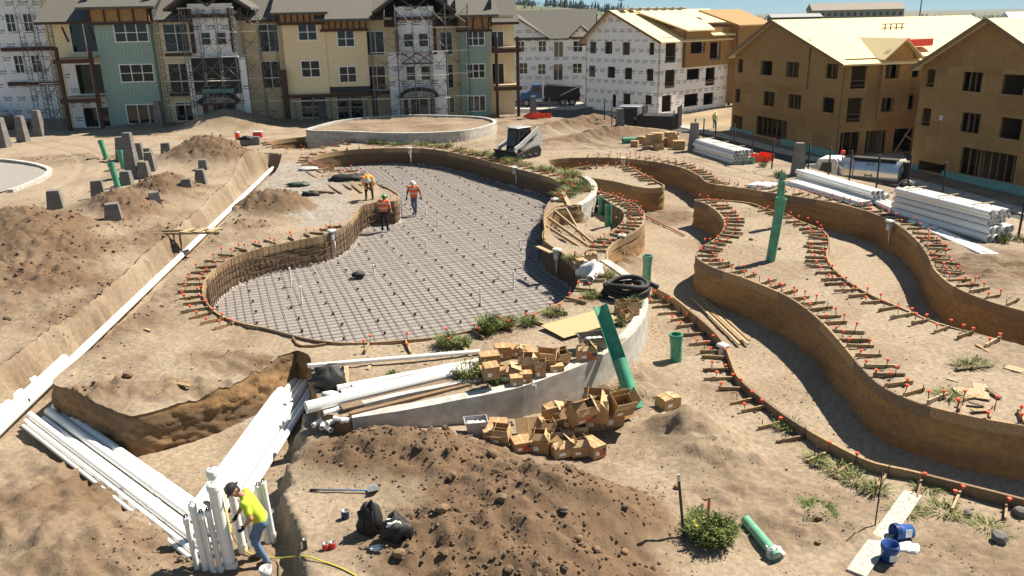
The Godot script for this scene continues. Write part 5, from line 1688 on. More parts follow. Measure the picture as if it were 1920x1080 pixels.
	for r in [[20.4, 0.3, 22.6, 2.1], [23.6, 0.05, 25.9, 2.1]]: window(t, xf * at(Vector3(0, 0, 0.08)), r, 2, 2)
	part(t, "porch_beam", box_mesh(Vector3(8.4, 0.26, 0.3)), M.timber_brown, xf * at(Vector3(23.3, 2.3, 1.72)))
	part(t, "porch_beam", box_mesh(Vector3(3.2, 0.2, 1.4)), M.timber_brown, xf * at(Vector3(28.2, 2.35, 0.8)))
	for u in [19.4, 27.1]: part(t, "porch_post", box_mesh(Vector3(0.45, 4.6 if u < 20 else 2.2, 0.45)), M.timber_brown, xf * at(Vector3(u, 2.3 if u < 20 else 1.1, 1.75)))
	# main roof
	for s in [[-1.0, 16.5, 8.95], [16.5, 28.3, 8.75], [28.3, 40.2, 8.15]]:
		slab(t, "roof_slope", M.shingle, [Vector3(s[0], s[2] + 4.3, -7.0), Vector3(s[1], s[2] + 4.3, -7.0), Vector3(s[1], s[2], 0.7), Vector3(s[0], s[2], 0.7)], 0.18, xf)
		part(t, "fascia", box_mesh(Vector3(s[1] - s[0], 0.2, 0.08)), M.timber_brown, xf * at(Vector3((s[0] + s[1]) / 2, s[2] - 0.12, 0.745)))
	part(t, "back_wall", wall_mesh(0.2, 0, 39.8, 8.75, [], 0.25), M.yellow_siding, xf * at(Vector3(0, 0, -13)))
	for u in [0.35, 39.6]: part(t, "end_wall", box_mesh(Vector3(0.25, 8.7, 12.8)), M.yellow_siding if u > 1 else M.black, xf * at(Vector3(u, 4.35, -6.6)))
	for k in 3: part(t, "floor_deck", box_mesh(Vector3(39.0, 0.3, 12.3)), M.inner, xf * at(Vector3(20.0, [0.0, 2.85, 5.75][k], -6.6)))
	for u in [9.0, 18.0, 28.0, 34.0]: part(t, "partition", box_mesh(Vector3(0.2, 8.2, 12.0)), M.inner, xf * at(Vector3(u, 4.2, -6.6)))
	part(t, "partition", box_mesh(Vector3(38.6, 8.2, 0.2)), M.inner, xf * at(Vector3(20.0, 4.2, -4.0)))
	# two wrapped stair towers
	for q in [[11.4, 16.3, true], [28.75, 33.3, false]]:
		var u0: float = q[0]
		var u1: float = q[1]
		var m := (u0 + u1) / 2
		var xt := xf * at(Vector3(0, 0, 1.6))
		var dy := 0.55 if q[2] else 0.0
		var win := [[m - 1.05, 6.25 + dy, m - 0.25, 7.35 + dy], [m + 0.25, 6.25 + dy, m + 1.05, 7.35 + dy], [m - 1.0, 3.4, m - 0.2, 4.6], [m + 0.3, 3.4, m + 1.1, 4.6]]
		var door := [m - 0.75, 0.05, m + 0.75, 1.85]
		part(t, "tower_wall", wall_mesh(u0 + 0.6, 0, u1 - 0.6, 9.6 + dy, win + [door], 0.2), M.wrap, xt)
		for s in [u0 + 0.7, u1 - 0.7]: part(t, "tower_side", box_mesh(Vector3(0.2, 9.6, 1.4)), M.wrap, xf * at(Vector3(s, 4.8, 0.7)))
		for r in win: window(t, xt, r, 1, 2)
		window(t, xt, door, 2, 1, "door", M.white)
		for s in [-1.0, 1.0]:
			part(t, "tower_buttress", wall_mesh(m + s * 1.95 - 0.55, 0, m + s * 1.95 + 0.55, 5.75, [], 0.3), M.wrap, xf * at(Vector3(0, 0, 2.1)))
			part(t, "timber_post", box_mesh(Vector3(0.28, 3.6, 0.28)), M.timber_brown, xf * at(Vector3(m + s * 1.65, 7.4 + dy, 2.0)))
		if q[2]:
			part(t, "black_panel", wall_mesh(u0 + 0.5, 2.75, u1 - 0.5, 5.75, [win[2], win[3]], 0.08), M.black, xf * at(Vector3(0, 0, 2.2)))
			part(t, "blue_sill", box_mesh(Vector3(2.6, 0.35, 0.2)), M.foam_blue, xf * at(Vector3(m, 3.0, 2.35)))
		else:
			for k in 2: part(t, "balcony_rail", box_mesh(Vector3(2.7, 0.1, 0.1)), M.timber_brown, xf * at(Vector3(m, 4.85 + 0.95 * k, 2.2)))
			for a in [[-1.3, 0.0, 0.9], [0.0, 1.3, 0.9]]:
				for f in 2:
					var b := Sh.new()
					b.bar(Vector3(m + a[0], 4.87 if f == 0 else 5.78, 2.22 + 0.02 * f), Vector3(m + a[1], 5.78 if f == 0 else 4.87, 2.22 + 0.02 * f), 0.06, 0.08)
					part(t, "balcony_brace", b.done(), M.timber_brown, xf)
		part(t, "belt_board", box_mesh(Vector3(u1 - u0 - 0.6, 0.3, 0.3)), M.timber_brown, xf * at(Vector3(m, 8.6 + dy, 1.9)))
		# gable roof with timber truss
		for s in [-1.0, 1.0]:
			slab(t, "tower_roof", M.shingle, [Vector3(m, 11.6 + dy, 2.6), Vector3(m, 11.6 + dy, -5.0), Vector3(m + s * 3.6, 9.2 + dy, -5.0), Vector3(m + s * 3.6, 9.2 + dy, 2.6)], 0.18, xf)
			var b := Sh.new()
			b.bar(Vector3(m, 11.45 + dy, 2.5), Vector3(m + s * 3.3, 9.2 + dy, 2.5), 0.14, 0.3)
			b.bar(Vector3(m, 9.4 + dy, 2.45), Vector3(m + s * 1.4, 10.4 + dy, 2.45), 0.12, 0.16)
			part(t, "truss", b.done(), M.timber_brown, xf)
		# arched porch
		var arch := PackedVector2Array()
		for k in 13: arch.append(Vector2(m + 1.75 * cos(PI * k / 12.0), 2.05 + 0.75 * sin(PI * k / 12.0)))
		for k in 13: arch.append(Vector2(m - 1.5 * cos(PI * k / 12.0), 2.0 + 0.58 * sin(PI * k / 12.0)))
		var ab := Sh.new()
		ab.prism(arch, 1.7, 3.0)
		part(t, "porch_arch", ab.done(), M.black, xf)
		part(t, "porch_beam", box_mesh(Vector3(3.0, 0.18, 0.18)), M.timber_brown, xf * at(Vector3(m, 1.95, 2.85)))
		for s in [-1.0, 1.0]: part(t, "porch_post", box_mesh(Vector3(0.35, 1.9, 0.35)), M.timber_brown, xf * at(Vector3(m + s * 1.15, 0.95, 2.8)))
	# timber decks at both ends
	for q in [[0.9, 3.6, 0], [38.0, 39.9, 1]]:
		for s in [q[0], q[1]]: part(t, "deck_post", box_mesh(Vector3(0.26, 6.9, 0.26)), M.timber_brown, xf * at(Vector3(s, 3.45, 1.9)))
		for y in [2.5, 5.75]:
			part(t, "deck_beam", box_mesh(Vector3(snappedf(q[1] - q[0] + 0.6, 0.01), 0.34, 0.2)), M.timber_brown, xf * at(Vector3((q[0] + q[1]) / 2, y, 2.14)))
			part(t, "deck_floor", box_mesh(Vector3(snappedf(q[1] - q[0] + 0.3, 0.01), 0.1, 1.9)), M.wood_pale, xf * at(Vector3((q[0] + q[1]) / 2, y + 0.24, 1.0)))
	part(t, "wrap_panel", wall_mesh(0.5, 0, 3.8, 5.6, [sl[1], sl[2]], 0.05), M.wrap, xf * at(Vector3(0, 0, 0.06)))
	for u in [1.3, 3.5]:
		var b := Sh.new()
		b.bar(Vector3(u, 8.5, 0.9), Vector3(u, 7.3, 0.08), 0.12, 0.12)
		part(t, "eave_bracket", b.done(), M.timber_brown, xf)
	for q in [[sl[3], 0.0], [sl[4], 1.0]]:
		part(t, "ledger", box_mesh(Vector3(2.2, 0.24, 0.14)), M.timber_brown, xf * at(Vector3((q[0][0] + q[0][2]) / 2, q[0][1] - 0.24, 0.14)))
	var rl := Sh.new()
	rl.box(Vector3(0, 0.95, 0), Vector3(2.3, 0.06, 0.06))
	rl.box(Vector3(0, 0.08, 0), Vector3(2.3, 0.06, 0.06))
	for k in 16: rl.box(Vector3(-1.12 + k * 0.15, 0.5, 0), Vector3(0.025, 0.86, 0.025))
	part(t, "railing", rl.done(), M.black, xf * at(Vector3((sl[4][0] + sl[4][2]) / 2, sl[4][1] - 0.05, 0.45)))
	# scaffolds
	scaffold("tall scaffold on the left flank of the black-panelled tower", xf, 9.6, 11.9, 2.3, 9.7, [0, 1, 2, 3])
	scaffold("wide scaffold across the front of the black-panelled tower", xf, 11.9, 16.0, 3.1, 9.7, [1, 2, 3, 4])
	scaffold("scaffold between the black-panelled tower and the cream block", xf, 16.2, 19.0, 0.9, 9.2, [0, 1, 2, 3])
	scaffold("scaffold left of the white-wrapped tower", xf, 27.2, 29.4, 2.4, 7.6, [0, 1, 2])
	scaffold("scaffold across the front of the white-wrapped tower", xf, 29.4, 33.6, 3.0, 9.7, [0, 1, 2, 3])
	scaffold("scaffold between the white-wrapped tower and the right teal bay", xf, 33.6, 35.6, 1.2, 8.0, [0, 1, 2, 3])
	scaffold("low scaffold before the dark ground floor of the cream block", xf, 20.2, 26.4, 2.0, 1.9, [0])
	# wing at the far left behind the scaffold tower
	var wing := thing("apartment_block", "white and cream block behind the scaffold tower at the far left", "apartment block")
	var xw := xf * at(Vector3(-4.5, 0, -9))
	part(wing, "wall", wall_mesh(-9, 0, 3.9, 12.0, [[-3.2, 8.2, -2.4, 9.8], [-1.6, 8.2, -0.8, 9.8], [-3.2, 4.4, -2.4, 6.0], [-1.6, 4.4, -0.8, 6.0], [-8.4, 6.8, -6.2, 9.2], [-8.4, 3.4, -6.2, 5.8], [0.6, 1.5, 2.0, 3.5], [0.6, 4.5, 2.0, 6.5]], 0.3), M.wrap, xw)
	for r in [[-3.2, 8.2, -2.4, 9.8], [-1.6, 8.2, -0.8, 9.8], [-3.2, 4.4, -2.4, 6.0], [-1.6, 4.4, -0.8, 6.0], [-8.4, 6.8, -6.2, 9.2], [-8.4, 3.4, -6.2, 5.8], [0.6, 1.5, 2.0, 3.5], [0.6, 4.5, 2.0, 6.5]]: window(wing, xw, r, 2, 2)
	part(wing, "cream_wall", wall_mesh(0.2, 0, 3.95, 12.0, [], 0.2), M.yellow_siding, xw * at(Vector3(0, 0, 0.22)))
	for y in [3.4, 6.6]: part(wing, "belt_board", box_mesh(Vector3(5.0, 0.35, 0.25)), M.timber_brown, xw * at(Vector3(-1.6, y, 0.2)))
	part(wing, "floor_deck", box_mesh(Vector3(12.4, 0.3, 8.0)), M.wood_old, xw * at(Vector3(-2.5, 6.2, -4.4)))
	part(wing, "back_wall", wall_mesh(-9, 0, 3.9, 12.0, [], 0.3), M.wrap, xw * at(Vector3(0, 0, -9)))
	slab(wing, "roof_slope", M.shingle, [Vector3(-9.5, 14.5, -5), Vector3(4.4, 14.5, -5), Vector3(4.4, 12.0, 0.8), Vector3(-9.5, 12.0, 0.8)], 0.2, xw)
	scaffold("tall grey scaffold tower before the far-left wing", xf, -3.6, -1.2, -3.0, 11.6, [1, 3, 4])
	scaffold("dark scaffold corner beside the left deck of the block", xf, -1.1, 0.1, 0.6, 5.6, [0, 1, 2])

# ---------------------------------------------------------------- road, fence and the country behind
func flat_poly(a: Array, lift: float) -> Mesh:
	var p := v2(a)
	var b := Sh.new()
	var idx := Geometry2D.triangulate_polygon(p)
	for i in range(0, idx.size(), 3):
		var q := []
		for e in 3: q.append(Vector3(p[idx[i + e]].x, road_level(p[idx[i + e]].y) + lift, p[idx[i + e]].y))
		if (q[1] - q[0]).cross(q[2] - q[0]).y > 0: b.tri(q[0], q[2], q[1])
		else: b.tri(q[0], q[1], q[2])
	return b.done()

func kerb_line(called: String, a: Array, w: float, m: Material, lift := 0.13):
	# a raised strip with a real step along a curve on the road's slope
	var line := curve(a, 1.0)
	var b := Sh.new()
	var P := []
	for i in line.size():
		var d := (line[mini(i + 1, line.size() - 1)] - line[maxi(i - 1, 0)]).normalized()
		var q := Vector2(d.y, -d.x) * w / 2
		var y := road_level(line[i].y)
		P.append([Vector3(line[i].x - q.x, y - 0.1, line[i].y - q.y), Vector3(line[i].x - q.x, y + lift, line[i].y - q.y), Vector3(line[i].x + q.x, y + lift, line[i].y + q.y), Vector3(line[i].x + q.x, y - 0.1, line[i].y + q.y)])
	for i in P.size() - 1:
		for k in 3: b.quad(P[i][k], P[i + 1][k], P[i + 1][k + 1], P[i][k + 1])
	structure(called, b.done(), m)

func build_road():
	structure("road", flat_poly([-4, -86, 4, -82, 9.5, -74, 16, -64, 19, -56, 21, -47, 23.5, -41, 26, -34, 27, -22, 37, -22, 36, -40, 34.5, -52, 30.5, -64.5, 26.5, -73, 22, -85, 16, -97, 9, -107, 8, -116, -8, -116], 0.02), M.asphalt)
	kerb_line("pavement", [3.0, -80.5, 9.0, -72.5, 15.3, -63, 18.2, -55.5, 20.2, -46.5, 22.7, -40.5, 25.2, -34, 26.2, -22], 1.5, M.walk)
	kerb_line("pavement", [35.6, -40, 33.8, -52.5, 29.6, -65.2, 25.6, -73.5, 21.0, -85.5, 15.4, -96, 12, -101], 1.3, M.walk)
	structure("driveway", flat_poly([31, -65, 33.0, -66.8, 36, -75, 31, -73.5, 28, -71], 0.05), M.walk)
	structure("driveway", flat_poly([0, -112.5, 9.5, -113, 11, -107, 8, -104.5, 1, -106.5], 0.05), M.walk)
	# fence posts
	var pts := [Vector3(2.287, 0, -75.805), Vector3(3.651, 0, -73.845), Vector3(5.012, 0, -71.574), Vector3(6.505, 0, -69.77), Vector3(7.885, 0, -68.059), Vector3(8.318, 0, -66.578), Vector3(12.21, 0, -61.15), Vector3(12.6, 0, -55.688), Vector3(13.216, 0, -55.845), Vector3(13.648, 0, -54.327), Vector3(14.433, 0, -52.609), Vector3(14.833, 0, -49.803), Vector3(14.988, 0, -46.399), Vector3(15.961, 0, -44.259), Vector3(16.269, 0, -44.222), Vector3(16.772, 0, -42.606), Vector3(17.268, 0, -41.094), Vector3(17.979, 0, -39.522), Vector3(19.569, 0, -39.614), Vector3(20.084, 0, -37.307), Vector3(19.508, 0, -30.327)]
	for k in pts.size():
		var p: Vector3 = pts[k]
		var t := thing("fence_post", "thin black steel fence post, %s counted from the loader's end" % ordinal(k), "fence post", Vector3(p.x, top_at(p.x, p.z) if p.x < 19 else 0.0, p.z), 0, "black fence posts along the road")
		var b := Sh.new(true)
		b.tube([Vector3(0, -0.6, 0), Vector3(0, 1.7, 0)], 0.045, 8)
		part(t, "post", b.done(), M.black)
		part(t, "post_cap", box_mesh(Vector3(0.11, 0.05, 0.11), 0.015), M.black, at(Vector3(0, 1.72, 0)))
	# orange netting
	for a in [[Vector3(15.024, 0, -48.792), 0.6, "orange plastic netting heaped beside the white pipe bundle"], [Vector3(2.677, 0, -73.205), 1.1, "orange netting sagging along the ground before the dump truck"], [Vector3(-2.862, 0, -76.794), 0.9, "orange netting at the far rim of the round planter"]]:
		var t := thing("safety_netting", a[2], "netting", a[0])
		var b := Sh.new()
		for i in 26:
			var u := rng.randf_range(-1, 1) * float(a[1])
			var v := rng.randf_range(-0.3, 0.3)
			var w := rng.randf_range(0.15, 0.4)
			b.quad(Vector3(u - w, rng.randf_range(0, 0.2), v), Vector3(u - w * 0.6, rng.randf_range(0.25, 0.55), v + 0.1), Vector3(u + w, rng.randf_range(0.2, 0.5), v), Vector3(u + w * 0.8, 0.02, v + 0.1))
		part(t, "net", b.done(), M.cap)

func box_house(label: String, p: Vector3, turn: float, w: float, h: float, d: float, wall: Material, roof: Material, rise: float, wins: int, floors: int):
	var t := thing("distant_building", label, "building", p, turn)
	part(t, "wall", box_mesh(Vector3(w, h, d)), wall, at(Vector3(0, h / 2, 0)))
	var b := Sh.new()
	b.prism(PackedVector2Array([Vector2(-d / 2 - 0.6, h), Vector2(d / 2 + 0.6, h), Vector2(0, h + rise)]), -w / 2 - 0.6, w / 2 + 0.6, Transform3D(Basis(Vector3.UP, PI / 2), Vector3.ZERO))
	part(t, "roof", b.done(), roof)
	for f in floors:
		for k in wins:
			part(t, "window", box_mesh(Vector3(w / wins * 0.42, h / floors * 0.42, 0.1)), M.glass_dark, at(Vector3(-w / 2 + w * (k + 0.5) / wins, h / floors * (f + 0.5), d / 2 + 0.03)))

func conifer(b: Sh, p: Vector3, h: float, w: float):
	for k in 5:
		var y := h * (0.12 + 0.17 * k)
		var r := w * (1.0 - 0.19 * k)
		for s in 7:
			var a := TAU * s / 7.0 + k
			var e := Vector3(cos(a), 0, sin(a)) * r * rng.randf_range(0.7, 1.15)
			var f := Vector3(cos(a + 0.7), 0, sin(a + 0.7)) * r * rng.randf_range(0.7, 1.1)
			b.tri(p + Vector3(0, y + h * 0.28, 0), p + e + Vector3(0, y, 0), p + f + Vector3(0, y + rng.randf() * h * 0.08, 0))

func shrubby(b: Sh, p: Vector3, h: float, w: float, n := 60):
	for k in n:
		var a := rng.randf() * TAU
		var q := Vector3(cos(a) * w * sqrt(rng.randf()), h * rng.randf_range(0.15, 1.0), sin(a) * w * sqrt(rng.randf()))
		q.y *= 1.0 - 0.5 * Vector2(q.x, q.z).length_squared() / (w * w)
		var s := h * rng.randf_range(0.14, 0.26)
		var d := Vector3(rng.randf_range(-1, 1), rng.randf_range(-1, 1), rng.randf_range(-1, 1)).normalized() * s
		var e := Vector3(rng.randf_range(-1, 1), rng.randf_range(-1, 1), rng.randf_range(-1, 1)).normalized() * s
		b.tri(p + q + d, p + q + e, p + q - d)

func build_country():
	rng.seed = 31
	var dark := mat(lin(0.03, 0.045, 0.025), 0.9)
	var olive := mat(lin(0.08, 0.095, 0.04), 0.9)
	var grey := mat(lin(0.3, 0.3, 0.31), 0.8)
	var tan := mat(lin(0.34, 0.29, 0.23), 0.85)
	var brownr := mat(lin(0.26, 0.22, 0.19), 0.85)
	var white := mat(lin(0.7, 0.7, 0.7), 0.7)
	box_house("long tan hall with many windows on the skyline", Vector3(170, -3, -420), -0.12, 42, 12.2, 14, tan, brownr, 3.2, 14, 3)
	box_house("dark low shed left of the tan hall", Vector3(134, -3, -400), -0.1, 22, 9.5, 12, dark, grey, 1.5, 3, 1)
	box_house("house with a long grey metal roof behind the strand-board house", Vector3(86, -4, -205), -0.35, 40, 5.5, 18, brownr, grey, 3.4, 6, 1)
	box_house("pale roofed house right of the wrapped house", Vector3(66, -4, -190), -0.3, 16, 6, 14, brownr, white, 3.0, 3, 1)
	box_house("white farm shed far out on the plain", Vector3(330, -9, -620), 0.1, 30, 6, 14, white, white, 3, 4, 1)
	box_house("grey barn at the right edge of the plain", Vector3(350, -8, -560), -0.2, 44, 10, 20, brownr, white, 4, 6, 1)
	box_house("small grey house beside the plain's dark trees", Vector3(270, -9, -560), 0.15, 26, 5, 14, grey, white, 2.5, 4, 1)
	box_house("dark house at the foot of the grassy ridge", Vector3(22, -4, -330), 0.1, 18, 6, 10, brownr, dark, 3, 4, 1)
	# wooded skyline of the ridge and hedges of the plain: masses too far off to count
	var b := Sh.new()
	for i in 230:
		var x := rng.randf_range(-320.0, 150.0)
		var r := rng.randf_range(1010.0, 1090.0)
		var a := atan2(x, r)
		var y := ridge_y(r, a)
		conifer(b, Vector3(sin(a) * r, y - 1, -cos(a) * r), rng.randf_range(6, 13), rng.randf_range(2.5, 4.0))
	tag(part(self, "ridge_wood", b.done(), dark), "dark row of conifers along the grassy ridge", "trees", "", "stuff")
	b = Sh.new()
	for i in 260:
		var a := rng.randf_range(0.02, 0.6)
		var r := rng.randf_range(420.0, 1900.0)
		var y := ridge_y(r, a)
		shrubby(b, Vector3(sin(a) * r, y - 1, -cos(a) * r), rng.randf_range(4, 8) * (1.0 + r / 2500.0), rng.randf_range(4, 14), 26)
	tag(part(self, "plain_hedges", b.done(), dark), "dark hedges and trees scattered over the plain", "trees", "", "stuff")
	b = Sh.new()
	for i in 60:
		var a := rng.randf_range(-0.05, 0.12)
		var r := rng.randf_range(380.0, 800.0)
		shrubby(b, Vector3(sin(a) * r, ridge_y(r, a) - 1, -cos(a) * r), rng.randf_range(3, 6), rng.randf_range(3, 7), 26)
	tag(part(self, "slope_bushes", b.done(), olive), "scattered bushes on the slope of the ridge", "bushes", "", "stuff")
	for k in 3:
		var p: Vector3 = [Vector3(118, -5, -245), Vector3(205, -6, -300), Vector3(38, -5, -285)][k]
		var t := thing("utility_pole", ["thin pole before the tan hall", "thin pole behind the right strand-board house", "thin pole above the wrapped house ridge"][k], "pole", p)
		var s := Sh.new(true)
		s.tube([Vector3(0, 0, 0), Vector3(0, [18.0, 19.0, 19.5][k], 0)], [0.22, 0.14], 6)
		part(t, "pole", s.done(), dark)
		part(t, "crossarm", box_mesh(Vector3(2.2, 0.18, 0.18)), dark, at(Vector3(0, [17.0, 18.0, 18.5][k], 0)))

func ridge_y(r: float, a: float) -> float:
	var p := Vector3(sin(a) * r, 0, -cos(a) * r)
	var y := -9.0
	if r > 83.0: y = road_level(maxf(p.z, -140.0)) - 0.3 - smoothstep(140.0, 500.0, r) * 7.5
	var nn := n_big.get_noise_2d(p.x * 0.03, p.z * 0.03)
	var left := smoothstep(0.34, -0.05, a) * smoothstep(-2.2, -1.2, a)
	y += smoothstep(350.0, 1000.0, r) * smoothstep(2600.0, 1300.0, r) * (left * 38.0 + nn * 4.0)
	y += smoothstep(2000.0, 5000.0, r) * (12.0 + 10.0 * n_big.get_noise_2d(a * 40.0, 3.0))
	return y

# ---------------------------------------------------------------- vehicles
func wheel(t: Node3D, p: Vector3, r: float, w: float):
	var b := Sh.new(true)
	b.lathe(Vector3.ZERO, [[r * 0.58, -w / 2], [r * 0.9, -w / 2], [r, -w * 0.32], [r, w * 0.32], [r * 0.9, w / 2], [r * 0.58, w / 2]], 20, Basis(Vector3.RIGHT, PI / 2))
	var o := part(t, "wheel", b.done(), M.rubber, at(p))
	b = Sh.new()
	b.lathe(Vector3.ZERO, [[0, -w * 0.3], [r * 0.58, -w * 0.42], [r * 0.58, w * 0.42], [0, w * 0.3]], 12, Basis(Vector3.RIGHT, PI / 2))
	part(o, "rim", b.done(), M.galv)

func side_prism(pts: Array, z0: float, z1: float) -> Mesh:
	var b := Sh.new()
	b.prism(v2(pts), z0, z1)
	return b.done()

func build_loader():
	# x forward, y up, z to the loader's right
	var t := thing("skid_loader", "white compact track loader with a dark cab and lowered bucket", "loader", Vector3(0.686, 0, -51.889), 0.0)
	var f := Vector2(-0.72, 0.69)
	t.rotation.y = atan2(-f.y, f.x)
	for s in [-1.0, 1.0]:
		var tr := part(t, "track", side_prism([-1.05, 0.12, -0.85, 0.0, 0.75, 0.0, 1.0, 0.16, 0.95, 0.34, -0.55, 0.72, -0.95, 0.72, -1.12, 0.5], s * 0.62 - 0.2, s * 0.62 + 0.2), M.rubber)
		for k in 9:
			var u := lerpf(0.85, -0.45, k / 8.0)
			part(tr, "cleat", box_mesh(Vector3(0.07, 0.05, 0.4)), M.wood_old, Transform3D(Basis(Vector3(0, 0, 1), -0.25), Vector3(u, lerpf(0.385, 0.72, k / 8.0), s * 0.62)))
		for k in 3: part(tr, "roller", box_mesh(Vector3(0.24, 0.24, 0.1), 0.08), M.dark_steel, at(Vector3(-0.6 + 0.55 * k, 0.2, s * 0.8)))
		part(t, "side_panel", side_prism([-1.35, 0.75, -1.35, 1.35, -1.0, 1.75, -0.75, 1.75, -0.5, 1.1, 0.5, 0.85, 0.5, 0.55, -0.8, 0.75], s * 0.62 - 0.06, s * 0.62 + 0.06), M.white)
		part(t, "lift_arm", side_prism([-1.2, 1.85, -0.95, 1.95, 0.75, 1.0, 1.15, 0.85, 1.35, 0.2, 1.15, 0.12, 0.95, 0.7, 0.65, 0.78, -1.0, 1.68], s * 0.72 - 0.06, s * 0.72 + 0.06), M.white)
		part(t, "cylinder", side_prism([-0.6, 0.85, -0.5, 0.78, 0.4, 1.12, 0.35, 1.2], s * 0.62 - 0.03, s * 0.62 + 0.03), M.dark_steel)
	part(t, "body", side_prism([-1.3, 0.45, -1.3, 1.3, -0.75, 1.4, -0.75, 0.5, 0.7, 0.4, 0.7, 0.3], -0.5, 0.5), M.dark_steel)
	var cab := part(t, "cab", side_prism([0.62, 0.45, 0.75, 0.6, 0.55, 1.9, -0.5, 1.9, -0.65, 1.2, -0.65, 0.6], -0.47, 0.47), M.black)
	part(cab, "windscreen", side_prism([0.735, 0.85, 0.585, 1.78, 0.6, 1.78, 0.75, 0.85], -0.38, 0.38), M.glass_dark)
	for s in [-1.0, 1.0]: part(cab, "side_window", side_prism([0.4, 1.15, 0.38, 1.75, -0.4, 1.75, -0.5, 1.25], s * 0.475 - 0.006, s * 0.475 + 0.006), M.glass_dark)
	part(cab, "cab_roof", box_mesh(Vector3(1.25, 0.08, 0.98), 0.03), mat(lin(0.3, 0.32, 0.33), 0.5), at(Vector3(0.05, 1.93, 0)))
	part(t, "step_plate", box_mesh(Vector3(0.06, 0.3, 0.4)), M.galv, at(Vector3(0.78, 0.5, 0)))
	part(t, "bucket", side_prism([1.2, 0.02, 2.0, 0.0, 2.0, 0.04, 1.35, 0.1, 1.3, 0.5, 1.45, 0.62, 1.4, 0.66, 1.18, 0.5], -0.95, 0.95), M.dark_steel)

func truck_base(label: String, called: String, p: Vector3, turn: float) -> Node3D:
	return thing(called, label, "truck", p, turn)

